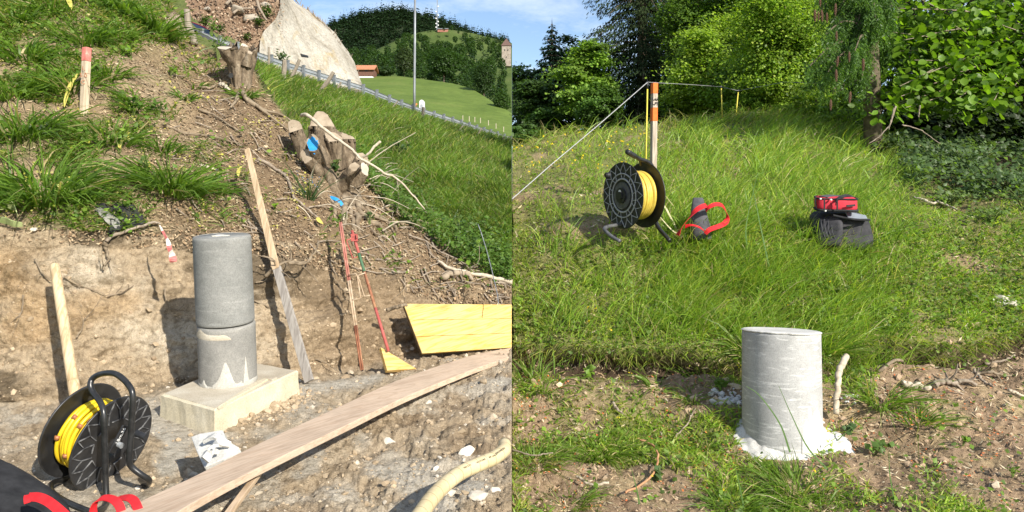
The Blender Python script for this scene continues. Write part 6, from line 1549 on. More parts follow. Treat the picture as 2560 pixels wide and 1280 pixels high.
for (a, b, c_, d, r0, r1, cn, mt, sd, ptc, y0, y1) in [
    (768,400,741,322,22,17,(.1,-.85,.5),'cut_wood',21,None,6.4,6.36), (800,395,800,312,34,30,(.25,-.75,.6),'cut_wood',22,None,6.45,6.44), (815,420,786,360,24,15.5,(.12,-.95,.1),'cut_wood',23,'blue_spray',6.25,6.05),
    (800,430,768,392,22,17,(-.1,-.9,.25),'cut_wood',24,None,6.2,6.08), (845,420,835,345,24,20,(.3,-.6,.7),'cut_wood',25,None,6.32,6.25), (870,415,868,345,22,18,(.4,-.45,.8),'cut_wood',26,None,6.45,6.45),
    (875,460,905,398,26,18,(.55,-.55,.6),'cut_wood',27,None,6.35,6.35), (875,470,912,425,22,16,(.85,-.45,.25),'cut_white',28,None,6.28,6.22), (850,470,885,418,22,12,(.2,-.8,.5),'cut_wood',29,None,6.2,6.1)]:
    stem_with_cut(root, P(a, b, y0), P(c_, d, y1), r0 * s, r1 * s, cn, sd, mt, patch=ptc)
for uv, r0, r1, sd in [([(862,490),(862,520),(856,560),(848,590)],16,5,1),([(880,500),(892,540),(897,570),(905,578)],14,5,2),([(890,500),(905,530),(935,560),(962,575),(985,605)],13,5,3),([(895,490),(925,520),(970,545),(990,570),(992,600)],12,5,4),([(875,505),(880,545),(890,585)],12,6,5),([(885,495),(935,535),(1010,560),(1080,600),(1150,650)],9,3,6),([(900,495),(970,520),(1040,560),(1130,590)],7,2.5,7),([(850,495),(835,520),(842,555)],13,6,8),([(905,560),(930,580),(950,600),(960,625)],7,3,9)]:
    pts = [lerp(P(uv[0][0], uv[0][1], 6.2), LND.at(*uv[0]), .3)] + [LND.at(a, b) + LND.normal(a, b) * (.012 if i < len(uv) - 2 else -.012) for i, (a, b) in enumerate(uv[1:])]
    mb = MB(); qq = spline(pts, 16); mb.tube(qq + RNG.normal(size=qq.shape) * .008, np.linspace(r0 * .62, r1 * .6, 16) * s, 9, rough=.6, seed=sd); mb.put("root", M['root'], root, smooth=True)
q = spline([P(820, 492, 6.0), P(838, 497, 5.98), P(850, 505, 5.98), P(857, 517, 5.98)], 8); mb = MB(); mb.sweep(q, .014, .004, (0, .3, 1)); mb.put("paint_line", M['blue_spray'], root)
mb = MB(); uu, vv = RNG.uniform(742, 800, 60), RNG.uniform(415, 480, 60)
plant_obj("blue_chips", leaf_cloud(LND.at(uu, vv) + LND.normal(uu, vv) * .006, RNG.uniform(3, 7, 60) / F * 6.4, tints(60, [(0.03,0.16,0.36),(0.06,0.22,0.45),(0.2,0.16,0.12)]), .2, LND.normal(uu, vv) * 2), M['litter'], kind="stuff")
mb = MB(); mb.prism([P(721,334,6.5), P(734,330,6.5), P(737,350,6.49), P(731,348,6.48), P(729,354,6.48), P(726,346,6.48)], (0, .02, 0)); mb.put("white_chip", M['cut_white'], None, label="small jagged white wood chip left of the big stump", cat="wood chip")

Ys = 7.05; s = Ys / F
root = empty("tree_stump", P(602, 255, Ys), "tall hollow light brown stump with white sawn shelf against the guardrail", "tree stump")
q = [P(610, 275, 6.95), P(606, 235, 7.0), P(602, 195, 7.03), P(602, 160, 7.05), P(605, 135, 7.06), P(608, 122, 7.06)]
mb = MB(); mb.bark(q, np.array([34, 27, 23, 22, 24, 28, 30, 31, 31, 30]) * s, 56, 56, .42, 31, .16, 2.0, .2); mb.put("trunk", M['stump_bark'], root, smooth=True)
stem_with_cut(root, P(592, 168, 7.0), P(568, 121, 6.95), 15 * s, 22 * s, (.05, -.38, .92), 32, 'cut_white')
stem_with_cut(root, P(612, 150, 7.05), P(611, 116, 7.06), 14 * s, 8 * s, (.3, -.6, .7), 33, 'cut_white')
stem_with_cut(root, P(615, 165, 7.0), P(624, 132, 6.98), 15 * s, 7 * s, (.5, -.5, .6), 34, 'cut_wood')
mb = MB(); mb.tube([P(577, 188, 6.93), P(577, 189, 6.85)], 6 * s, 8); mb.put("knot_hole", M['black_plastic'], root)
for uv, r0 in (([(606,240),(622,262),(660,280),(700,290),(735,312)],9), ([(606,245),(640,275),(680,300),(720,325)],7), ([(600,240),(590,262),(580,280)],8)):
    mb = MB(); qq = spline([LND.at(a, b) + LND.normal(a, b) * .03 for a, b in uv], 14); mb.tube(qq, np.linspace(r0 * .7, 2, 14) * s, 8, rough=.5, seed=int(r0)); mb.put("root", M['root'], root, smooth=True)

Ys = 7.75; s = Ys / F
root = empty("tree_stump", P(455, 105, Ys), "small splintered leaning stump near the dark red car", "tree stump")
q = [P(468, 112, Ys), P(452, 82, Ys), P(430, 42, Ys + .05)]
mb = MB(); mb.bark(q, np.array([18, 18, 18, 17, 16]) * s, 40, 30, .4, 41, .1, 2.2); mb.put("trunk", M['stump_bark'], root, smooth=True)
stem_with_cut(root, P(445, 70, Ys - .05), P(428, 40, Ys - .03), 15 * s, 14.5 * s, (-.1, -.3, .95), 42, 'cut_wood')
for k in range(7):
    a = P(415 + 5.4 * k, 44 - .8 * k, Ys - .1); b = P(432 + 5.4 * k, 100, Ys - .13); mb = MB(); mb.sweep(spline([a, lerp(a, b, .5) + np.array((.0, -.01, 0)), b], 6), .008, .01, (1, 0, 0)); mb.put("splinter", M['cut_wood'], root)
mb = MB(); q = spline([P(486, 112, 7.7), P(480, 90, 7.72), P(470, 62, 7.75), P(467, 24, 7.75)], 8); mb.tube(q, np.array([9,9,9,9,9,8.5,8,7]) * s, 8, rough=.3, seed=3); mb.put("fence_post", M['old_wood'], None, origin=q[0], label="mossy old post right behind the small splintered stump", cat="fence post", smooth=True)

# branches
branch("branch", [(752,288),(772,291),(800,312),(840,345),(880,375),(905,398),(960,430),(1000,455),(1035,490),(1060,525)], [6.1,6.0,5.92,5.9,5.9,5.9,5.95,6.05,6.1,6.15], .016, .006, 'pale_twig', "long bleached branch lying over the top of the big stump", seed=3, n=50)
branch("branch", [(905,395),(920,385),(935,368),(950,353)], [5.9,5.88,5.88,5.9], .009, .012, 'pale_twig', "short bleached side branch forking up right of the big stump", seed=5)
branch("branch", [(1035,490),(1060,530),(1095,560),(1120,600),(1150,640)], None, .008, .003, 'twig', "thin branch end trailing down the grass edge", LND, .06, seed=6, twigs=5)
branch("branch", [(985,460),(990,500),(995,535),(1000,560)], None, .012, .004, 'root', "dark hanging twig below the bleached branch", LND, .09, seed=7)
branch("branch", [(640,400),(690,425),(715,455),(735,500),(780,540),(800,565)], None, .015, .007, 'twig', "mottled fallen branch lying down the slope to the yellow strap leaf", LND, .03, seed=8, n=40)
branch("branch", [(495,290),(530,300),(570,325),(605,345)], None, .011, .006, 'root', "dark branch lying across the litter slope", LND, .02, seed=9)
branch("branch", [(410,310),(455,335),(520,345),(575,360),(600,362)], None, .010, .007, 'root', "long dark root below the first branch on the litter slope", LND, .02, seed=10)
branch("branch", [(500,420),(530,430),(560,438)], None, .014, .008, 'pale_twig', "short pale stick left of the leaning board top", LND, .02, seed=11)
branch("branch", [(500,212),(525,216),(540,208)], None, .014, .01, 'root', "small dark stick left of the tall stump", LND, .02, seed=12)
branch("branch", [(553,208),(565,220),(577,235)], None, .02, .014, 'cut_white', "short white peeled stick at the foot of the tall stump", LND, .03, seed=13)
branch("branch", [(1090,655),(1130,680),(1180,690),(1230,700),(1279,710)], None, .012, .02, 'pale_twig', "pale branch lying along the bank edge at the right", LND, .03, seed=14, n=30)
branch("branch", [(1110,690),(1130,685),(1165,690),(1180,702)], None, .028, .018, 'cut_wood', "thick split log piece at the bank edge above the yellow board", LND, .03, seed=15)
branch("branch", [(1020,595),(1060,610),(1100,640),(1140,662),(1190,690)], None, .008, .005, 'twig', "thin dead branch lying right of the stump roots", LND, .03, seed=16, twigs=4)
branch("branch", [(940,590),(985,640),(1010,640)], None, .008, .004, 'twig', "small dead twig above the bank face", LND, .02, seed=17)
branch("branch", [(1195,560),(1215,620),(1240,720),(1246,760)], [5.7,5.6,5.35,5.25], .0035, .0035, 'zinc_dark', "thin dark upright rod standing behind the yellow board", seed=18, cat="rod")
branch("branch", [(662,690),(690,668),(720,655),(765,655)], [4.85,4.82,4.85,4.95], .014, .006, 'root', "dead root sticking out of the bank across the leaning board", seed=19, twigs=6)
branch("branch", [(715,655),(760,660),(790,625),(795,600)], [4.85,4.9,5.0,5.1], .009, .004, 'root', "curved root end above the dead root in the bank", seed=20, twigs=4)
branch("branch", [(968,775),(985,770),(1000,765),(1015,760)], [5.1,5.06,5.04,5.05], .014, .012, 'root', "broken root poking out left of the yellow board", seed=21)
branch("branch", [(262,598),(290,590),(340,570),(385,562),(400,565)], None, .012, .006, 'twig', "crooked twig lying at the bank edge below the black sheeting", LND, .04, seed=22)
branch("branch", [(262,598),(266,625),(272,650),(262,672)], None, .013, .005, 'root', "dark forked root hanging down the bank below the twig", LND, .03, seed=23, twigs=3)
for k, (uv, lab) in enumerate([([(90,655),(110,690),(135,700),(170,715)],"fine root on the bank left of the handle top"),([(165,690),(200,705),(240,730),(275,745)],"fine dark root running right on the bank from the handle"),([(265,740),(300,730),(335,715)],"fine root crossing the middle of the left bank"),([(190,850),(200,820),(215,790)],"short dark root low on the left bank"),([(415,720),(425,760),(470,775)],"root tuft inside the pillar shadow"),([(60,740),(50,775),(40,800)],"thin root at the far left of the bank"),([(640,700),(668,690),(680,640)],"root loop left of the leaning board"),([(640,745),(690,775),(720,800)],"thin root behind the leaning board"),([(830,690),(850,720),(860,760)],"fine root behind the left rusty rod"),([(1010,690),(1005,720),(985,745)],"dark root at the bank corner above the yellow board"),([(760,900),(800,905),(850,925)],"dark stick at the foot of the bank between board and rods"),([(640,610),(700,640),(730,660)],"fine root above the dead root")]):
    branch("root_strand", uv, None, .006, .002, 'root', lab, LND, .02, "root", seed=30 + k, twigs=3)
mb = MB()
for k in range(60):
    u0, v0 = random.gauss(900, 70), random.gauss(470, 70); u0 = min(u0, 1200); q0 = LND.at(u0, v0) + LND.normal(u0, v0) * .03; L = random.uniform(.1, .4); d_ = np.array((random.gauss(.5, .6), random.gauss(-.1, .4), random.gauss(-.1, .5))); mb.tube(spline([q0, q0 + d_ * L * .5 + np.array((0, 0, .03)), q0 + d_ * L], 6), np.linspace(.006, .002, 6), 4)
mb.put('dead_twigs', M['pale_twig'], None, origin=(0, 0, 0), kind='stuff')
# many small twigs on the slope
pr = []; mb = MB()
for k in range(170):
    u0 = random.uniform(430, 1270); v0 = random.uniform(max(ridge_v(u0) + 15, 60), top_v(u0) + 20); a = random.uniform(-.9, .9); L = random.uniform(12, 60)
    uv = [(u0 + math.cos(a + .5) * L * t, v0 + math.sin(a + .5) * L * t * .7 + random.gauss(0, 2)) for t in (0, .5, 1)]
    uv = [(min(x, 1276), y) for x, y in uv]
    q = [LND.at(x, y) + LND.normal(x, y) * .02 for x, y in uv]; mb.tube(spline(q, 5), np.linspace(.007, .003, 5), 4)
mb.put("small_twigs", M['twig'], None, origin=(0, 0, 0), kind="stuff")

# stones and clods
def rock_mesh(seed, n=2, amp=.35, flat=.7):
    import bmesh
    bm = bmesh.new(); bmesh.ops.create_icosphere(bm, subdivisions=n, radius=1); v = np.array([x.co[:] for x in bm.verts]); f = np.array([[x.index for x in p.verts] for p in bm.faces]); bm.free()
    d = 1 + amp * fbm(v * 1.4 + seed * 3.1, 3, seed) + .5 * amp * (billow(v * 3 + seed, 2, seed) - .3); v = v * d[:, None]; rg_ = np.random.default_rng(seed + 100)
    for k in range(9):
        e = nrm(rg_.normal(size=3)); h = rg_.uniform(.42, .72); t = v @ e; v = v - np.maximum(t - h, 0)[:, None] * e * .96
    v[:, 2] *= flat; return v * 1.25, f
ROCKS = [rock_mesh(k, 2, .42, .6 + .1 * (k % 4)) for k in range(8)]; SMALL = [rock_mesh(k + 20, 1, .45, .75) for k in range(8)]
def rocks(land, u, v, spx, cols, shapes, sink=.25):
    out = []; n = 0; pos = land.at(u, v); Y = pos[:, 1]; nn = land.normal(u, v)
    for i in range(len(u)):
        v0, f0 = shapes[i % len(shapes)]; a = random.uniform(0, 6.28); ca, sa = math.cos(a), math.sin(a); s = spx[i] / F * Y[i] * .5
        w = np.stack([v0[:, 0] * ca - v0[:, 1] * sa, v0[:, 0] * sa + v0[:, 1] * ca, v0[:, 2]], 1) * s * np.array((1, .85, 1)); out.append((w + pos[i] + nn[i] * s * (.5 - sink), f0, np.repeat(cols[i:i+1], len(v0), 0)))
    return merge(out)
SOILC = [(0.39,0.30,0.195),(0.32,0.24,0.155),(0.44,0.35,0.24),(0.35,0.27,0.175)]; STONEC = [(0.46,0.41,0.33),(0.55,0.5,0.42),(0.42,0.35,0.26),(0.48,0.38,0.25)]
def dens(u, v):
    fl = (v > base_v(u) - 22); sl = fbm(np.stack([u / 50, v / 30, 0 * u], 1), 3, 131); return fl * np.interp(u, [0, 350, 800, 1280], [.35, .5, 1, 1]) * np.clip(.75 + sl, .1, 1)
u, v = pick(LND, 3000, dens, -60, 1272, 850, 1330); N = len(u)
plant_obj("soil_clods", rocks(LND, u, v, np.clip(RNG.pareto(2.6, N) * 4 + 2.5, 2.5, 18), tints(N, SOILC + [(0.47,0.42,0.34)], .07), SMALL, .45), M['rock'], seam=-1, smooth=False, kind="stuff")
def dens(u, v):
    return ((v > top_v(u)) & (v < base_v(u) + 10)) * np.interp(v - top_v(u), [0, 250, 330], [.4, .6, 1]) * np.interp(u, [0, 600, 800, 1280], [.4, .5, 1, 1])
u, v = pick(LND, 1500, dens, -60, 1272, 560, 1020); N = len(u)
plant_obj("bank_crumbs", rocks(LND, u, v, np.clip(RNG.pareto(2.6, N) * 4 + 3, 3, 20), tints(N, SOILC, .10), SMALL, .55), M['rock'], seam=-1, smooth=False, kind="stuff")
for sh in range(6):
    V, f = ROCKS[sh]; ROCKS[sh] = (V, f)
rock_me = []
for k in range(6):
    for nm, cols in (("clod", SOILC), ("stone", STONEC)):
        V, f = ROCKS[k]; cc = tints(1, cols, .05); rock_me.append((nm, np_mesh(nm, V, f, [M['rock']], np.repeat(cc, len(V), 0) * (1 + .12 * fbm(V * 3, 2, k))[:, None], False)))
def lay_rock(land, u, v, spx, kind, label, group, cat):
    c = [m for m in rock_me if m[0] == kind]; nm, me = random.choice(c); p = land.at(u, v); n_ = land.normal(u, v); s = spx / F * p[1] * .5
    o = link(nm, me, None, tuple(p + n_ * s * .15)); o.scale = (s * random.uniform(.85, 1.2), s * random.uniform(.7, 1.0), s * random.uniform(.7, 1)); o.rotation_euler = (random.uniform(-.3, .3), random.uniform(-.3, .3), random.uniform(0, 6.28))
    return set_props(o, label, cat, group)
named = [(1165,1133,46,"stone","flat white stone just above the cream hose"),(1090,1172,18,"stone","small rounded stone near the hose bend"),(970,1100,30,"stone","pale stone in the middle of the muddy floor"),(1110,1240,60,"stone","broad pale cream stone below the hose"),(1195,1250,54,"stone","white speckled stone at the lower right below the hose"),(690,932,22,"stone","stone at the foot of the bank between slab and leaning board"),(80,570,20,"stone","small white stone on the bank edge by the cabbage leaf"),(980,932,18,"stone","rounded tan stone touching the triangular offcut"),(1240,1225,26,"stone","small grey stone right of the white speckled one"),(1070,1005,22,"stone","dark stone behind the long plank at the right")]
for u, v, sp, k, lab in named: lay_rock(LND, u, v, sp, k, lab, "named stones of the dig", "stone")
def dens(u, v): return (v > base_v(u) - 10) * np.interp(u, [0, 350, 800, 1280], [.3, .6, 1, 1]) * (fbm(np.stack([u / 50, v / 30, 0 * u], 1), 3, 131) > -.2)
u, v = pick(LND, 90, dens, 20, 1265, 870, 1275)
for i in range(90): lay_rock(LND, u[i], v[i], random.choice((11, 13, 16, 20, 26)), "clod" if i % 6 else "stone", "brown crumbly clod lying loose on the excavated floor" if i % 6 else "small pale stone lying loose on the excavated floor", "loose clods on the excavated floor" if i % 6 else "loose stones on the excavated floor", "clod" if i % 6 else "stone")
# heaps of crumbs against the slab
for (cu, cv, ru_, rv_, n, mx) in ((660,1010,80,30,420,30),(600,1050,60,14,200,20),(740,985,50,18,160,18),(700,1000,60,25,200,24)):
    u = np.clip(RNG.normal(cu, ru_ * .5, n), 0, 1270); v = RNG.normal(cv, rv_ * .5, n); plant_obj("soil_heap", rocks(LND, u, v, np.clip(RNG.pareto(2.4, n) * 5 + 3, 3, mx), tints(n, SOILC, .08), SMALL, .3), M['rock'], smooth=False, kind="stuff")

# ------------------------------------------------------------------ far trees
FAR_G = [conifer_geo(1.0, .2, 44, N_SPRUCE + [(0.03,0.06,0.03)], 6, 1.7, .15, .9, .02, .5) for k in range(4)]
far_me = [np_mesh("far_conifer", g_[0], g_[1], [M['needle']], g_[2], True) for g_ in FAR_G]
def surf_pick(A, n, keep):
    out = []
    nv, nu = A.shape[0] - 3, A.shape[1]
    while len(out) < n:
        a, b = random.uniform(0, nv - 1.01), random.uniform(0, nu - 1.01); i, j = int(a), int(b); fa, fb = a - i, b - j
        p = lerp(lerp(A[i, j], A[i, j+1], fb), lerp(A[i+1, j], A[i+1, j+1], fb), fa); uu, vv = CX + p[0] / p[1] * F, HY - p[2] / p[1] * F
        if p[0] < -1.5 and keep(uu, vv): out.append(p)
    return out
spots = surf_pick(AW, 3200, lambda u, v: u > 740 and v > 8 and v < 240)
top_row = [AW[-4, j] for j in np.linspace(12, AW.shape[1] - 3, 90).astype(int)]
spots = [p + np.array((random.gauss(0, 2), 0, 0)) for p in top_row] + spots
spots = [p for p in spots if p[0] < -2.0]
def far_thing(p, h, k, label, group):
    o = link("conifer", far_me[k % 4], None, tuple(p)); o.scale = (h * 1.15, h * 1.15, h); o.rotation_euler = (0, 0, random.uniform(0, 6)); return set_props(o, label, "tree", group)
spots_near = sorted(spots[90:], key=lambda p: p[1]); chosen = spots[:90] + spots_near[:130]
for k, p in enumerate(chosen): far_thing(p - np.array((0, 0, 1)), random.uniform(6.5, 10) * (1 if k >= 70 else .75), k, "small dark conifer of the far wooded hill", "conifers of the far wooded hill")
rest = spots_near[130:]; geo = []
for k, p in enumerate(rest):
    g_ = FAR_G[k % 4]; h = random.uniform(6, 10.5); geo.append((g_[0] * np.array((h * 1.15, h * 1.15, h)) + p - np.array((0, 0, 1)), g_[1], g_[2] * random.uniform(.8, 1.2)))
plant_obj("far_forest", merge(geo), M['needle'], seam=-1, kind="stuff")
# belt of trees between meadow and pasture hill, dotted conifers on its ridge
belt = []
for k in range(560):
    u = random.uniform(760, 1274); vb_ = np.interp(u, [760, 860, 930, 1000, 1060, 1100, 1180, 1280], [190, 190, 188, 192, 196, 203, 224, 280]); d_ = np.interp(u, [760, 900, 1000, 1060, 1100, 1200, 1280], [60, 75, 90, 100, 95, 140, 170]); v = vb_ - random.random() ** 1.3 * d_ * (.75 if u < 950 else 1.0)
    t = (vb_ - v) / max(d_, 1); belt.append((u, v + 6, lerp(np.interp(u, [760, 1050, 1280], [160, 155, 125]), 300, t ** .8)))
BROAD = []
for k in range(4):
    n = 420; d_ = nrm(RNG.normal(size=(n, 3))); rad = (.75 + .3 * fbm(d_ * 2.2 + k * 5, 3, k)) * RNG.random(n) ** .25; Cn = d_ * rad[:, None] * np.array((.36, .36, .46)) + np.array((0, 0, .54)); BROAD.append(leaf_cloud(Cn, RNG.uniform(.06, .12, n), tints(n, L_DARK), .4, d_ * .8, .9))
broad_me = [np_mesh("far_broadleaf", g_[0], g_[1], [M['leaf']], g_[2], True) for g_ in BROAD]
for k, (u, v, Y) in enumerate(sorted(belt, key=lambda q: q[2])):
    p = P(u, v, Y); h = random.uniform(30, 46) / F * min(Y, 230); con = random.random() < .38
    if p[0] + h * .4 > -.3: continue
    if k < 150:
        o = link("conifer" if con else "broadleaf_tree", (far_me if con else broad_me)[k % 4], None, tuple(p - np.array((0, 0, h * .12)))); o.scale = (h * (1.1 if con else .95), h * (1.1 if con else .95), h * (1.15 if con else .9)); o.rotation_euler = (0, 0, random.uniform(0, 6))
        set_props(o, "pointed dark conifer in the tree belt above the far meadow" if con else "rounded green tree in the tree belt above the far meadow", "tree", "conifers of the far tree belt" if con else "broadleaf trees of the far tree belt")
    else: rest.append((p, h, con))
geo = []
for q in rest:
    if isinstance(q, tuple):
        p, h, con = q; g_ = (FAR_G if con else BROAD)[random.randrange(4)]; geo.append((g_[0] * h + p - np.array((0, 0, h * .12)), g_[1], g_[2]))
plant_obj("tree_belt", merge(geo), M['leaf'], seam=-1, kind="stuff")
for k, (u, v, hp_) in enumerate([(1158,90,18),(1163,88,24),(1168,90,26),(1176,94,26),(1196,97,16),(1205,97,24),(1216,99,32),(1222,100,26),(1240,104,26),(1247,104,30),(1254,106,34),(1258,106,28),(1146,84,12),(1270,108,26),(1130,77,16),(1110,74,22),(1085,76,20),(1075,78,24),(1210,104,18)]):
    p = P(u, v + 2, 342); h = hp_ / F * 342; con = k not in (12, 14); o = link("conifer" if con else "broadleaf_tree", (far_me if con else broad_me)[k % 4], None, tuple(p)); o.scale = (h * .95, h * .95, h); o.rotation_euler = (0, 0, k)
    set_props(o, "dark conifer standing on the ridge of the pasture hill against the sky" if con else "small round tree on the grassy crest of the pasture hill", "tree", "conifers on the pasture ridge" if con else "round trees on the pasture crest")
def far_broad(u, v, wpx, hpx, Y, cols, label, n=5000, seed=0):
    p = P(u, v, Y); w, h = wpx / F * Y, hpx / F * Y; root = empty("broadleaf_tree", p, label, "tree"); mb = MB(); mb.tube([p + np.array((0, 0, -1)), p + np.array((0, 0, h * .5))], [h * .03, h * .015], 7); mb.put("trunk", M['bark'], root)
    d_ = nrm(RNG.normal(size=(n, 3))); rad = (.8 + .35 * fbm(d_ * 2.4 + seed, 3, seed)) * RNG.random(n) ** .22; Cn = d_ * rad[:, None] * np.array((w * .5, w * .4, h * .5)) + p + np.array((0, 0, h * .5)); Cn[:, 0] = np.minimum(Cn[:, 0], -.2)
    plant_obj("crown", leaf_cloud(Cn, RNG.uniform(2.4, 4.5, n) / F * Y, tints(n, cols), .4, d_ * .9, .9), M['leaf'], root, seam=-1)
far_broad(1110, 201, 108, 88, 150, [(0.04,0.085,0.015),(0.05,0.1,0.018)], "large round dark green tree standing behind the meadow right of the lamp post", 7000, 3)
far_broad(1012, 192, 62, 85, 158, [(0.055,0.085,0.03),(0.06,0.09,0.025)], "loose grey green tree left of the lamp post at the meadow edge", 3500, 5)
far_broad(965, 190, 60, 24, 150, [(0.045,0.085,0.02)], "low hedge like bush right of the brown barn", 2000, 7)
far_broad(1255, 285, 52, 62, 112, [(0.05,0.10,0.018),(0.06,0.115,0.02)], "bright green tree at the right end of the meadow", 3000, 9)
far_broad(1210, 240, 70, 90, 128, [(0.035,0.07,0.018),(0.045,0.085,0.02)], "tall dark tree below the stone tower", 4500, 11)

# brush, rock and dead wood on the raw cutting beyond the road
cwf = CUTW.reshape(-1, 3); cu_, cv_ = CX + cwf[:, 0] / cwf[:, 1] * F, HY - cwf[:, 2] / cwf[:, 1] * F
def cut_at(u, v): return cwf[np.argmin((cu_ - u) ** 2 + (cv_ - v) ** 2)]
cw_n = nrm(np.cross(np.gradient(CUTW, axis=1), np.gradient(CUTW, axis=0))).reshape(-1, 3); cw_n[cw_n[:, 1] > 0] *= -1
k = RNG.integers(0, len(cwf), 9000); k = k[(cu_[k] > 430) & (cv_[k] > -30)]; N = len(k)
plant_obj("cutting_litter", leaf_cloud(cwf[k] + RNG.normal(size=(N, 3)) * .25 + cw_n[k] * .06, RNG.uniform(3, 9, N) / F * 42, tints(N, [(0.2,0.12,0.08),(0.3,0.2,0.13),(0.15,0.1,0.065),(0.38,0.3,0.21)], .25), .2, cw_n[k] * 1.5, .6), M['litter'], kind="stuff")
for (u, v, sp, sh, lab) in ((592,22,62,0,"grey rock outcrop sticking out high on the raw cutting"),(620,48,48,3,"lower grey rock outcrop on the raw cutting"),(660,14,40,5,"dark grey rock beside the upper end of the concrete wall"),(520,20,26,2,"small rock on the raw cutting above the dark red car")):
    V, f = ROCKS[sh]; c = cut_at(u, v); s_ = sp * .5 / F * c[1]; W_ = V * np.array((s_, s_ * .7, s_ * .62)); o = link("rock", np_mesh("rock", W_, f, [M['rock']], np.repeat(np.array([[.34,.3,.24]]), len(V), 0) * (1 + .2 * fbm(V * 4, 3, sh))[:, None], True), None, tuple(c)); set_props(o, lab, "rock")
for uv, lab, r in (([(575,20),(590,5),(600,2),(612,8)],"dead root arching over the upper rock outcrop",.09),([(590,42),(605,34),(620,32),(645,30)],"bleached dead branch across the rocks of the cutting",.08),([(648,12),(655,30),(668,50),(675,62)],"twisted dead root hanging beside the concrete wall",.1)):
    q = spline([cut_at(*x) + np.array((0, -.5, .1)) for x in uv], 14); mb = MB(); mb.tube(q, np.linspace(r, r * .5, 14), 7, rough=.3, seed=3); mb.put("dead_branch", M['twig'], None, label=lab, cat="branch", smooth=True)
for (u, v, wp, n, lab) in ((672,38,30,320,"dark green shrub growing between the cutting and the concrete wall"),(652,62,22,200,"small shrub low beside the concrete wall"),(522,58,26,220,"small green shrub just above the dark red car"),(560,74,22,160,"sparse shrub above the guardrail on the cutting"),(625,98,20,160,"dry shrub at the foot of the cutting above the tall stump")):
    c = cut_at(u, v) + np.array((0, -.4, 0)); r = wp * .5 / F * c[1]; root = empty("shrub", c, lab, "shrub"); mb = MB()
    for j in range(5): mb.tube([c, c + np.array((random.uniform(-r, r), random.uniform(-r, r) * .5, random.uniform(.4, 1) * r))], [.03, .012], 4)
    mb.put("stem", M['twig'], root); plant_obj("leaves", leaf_cloud(c + RNG.normal(size=(n, 3)) * np.array((r * .45, r * .4, r * .4)) + np.array((0, 0, r * .4)), RNG.uniform(3, 6, n) / F * c[1], tints(n, L_DARK + G_DARK), .5, None, .8), M['leaf'], root)
# dry brush along the crest of the concrete wall
mb = MB()
for k in range(60):
    u = random.uniform(735, 895); v = np.interp(u, [735, 780, 822, 855, 880, 895], [-4, 32, 68, 113, 150, 185]); Y = np.interp(u, [735, 895], [52, 50]); a = P(u, v + 4, Y); mb.tube([a, a + np.array((random.gauss(0, .15), 0, random.uniform(.1, .45)))], [.03, .01], 4)
mb.put("wall_top_brush", M['twig'], None, origin=(0, 0, 0), kind="stuff")

# ------------------------------------------------------------------ right: meadow, undergrowth, wood edge
crest_v = lambda u: soft_line([(a, b) for a, b, c in R_CREST], u)
rtop_v = lambda u: soft_line([(a, b) for a, b, c in R_TOP], u)
rbase_v = lambda u: soft_line([(a, b) for a, b, c in R_BASE], u)
def bare(u, v): return RND._bi(R_BARE, u, v)
PIPE = (1955, 1110)
def clear(u, v):
    """keeps the pillar, the gear and the paths to it free of rooted blades"""
    k = ((u - 1955) / 112) ** 2 + ((v - 1095) / 66) ** 2 > 1
    k &= ~((np.abs(u - 2105) < 62) & (np.abs(v - 575) < 26)); k &= ~((np.abs(u - 1590) < 60) & (np.abs(v - 560) < 14)); k &= ~((np.abs(u - 1748) < 26) & (np.abs(v - 570) < 16))
    return k
# short turf
def dens(u, v):
    w = 1 - wood(u, v); return (v > crest_v(u) - 4) * clear(u, v) * w * np.clip(1 - bare(u, v) * 1.02, 0, 1) * (1 - .75 * (v > rtop_v(u) - 2) * (v < rbase_v(u) + 8))
def wood(u, v): return sstep(2200, 2340, u) * sstep(510, 420, v - .12 * (u - 2250))
u, v = pick(RND, 50000, dens, 1281, 2850, 285, 1400); N = len(u); Y = RND.at(u, v)[:, 1]
tall = sstep(1560, 1760, u) * sstep(2230, 2050, u) * sstep(900, 780, v); nz = fbm(np.stack([u / 90, v / 50, 0 * u], 1), 3, 141)
h = (20 + 26 * tall + 16 * nz) * RNG.uniform(.5, 1.25, N); h = np.clip(h, 8, 75) * (1 - .6 * np.exp(-((v - rtop_v(u) + 10) / 22) ** 2)) * np.interp(v, [300, 560, 900, 1280], [.6, .85, 1.05, 1.25]) / F * Y
w = RNG.uniform(1.8, 3.4, N) * np.interp(v, [300, 700, 1280], [.8, 1, 1.5]) / F * Y
c = tints(N, G_FRESH + G_YEL[:2] + [(0.2,0.3,0.04)]); c *= 1.25 * (1 + .35 * nz)[:, None]; left = sstep(1750, 1450, u); k = RNG.random(N) < .10 + .22 * left * (nz < .1); c[k] = tints(k.sum(), G_YEL); k = RNG.random(N) < .07 + .05 * left; c[k] = tints(k.sum(), G_DRY)
plant_obj("turf", grow(RND, u, v, h, w, c, .45, (.08, 0, 0), .6, .25, .75), M['blade'], seam=1, kind="stuff")
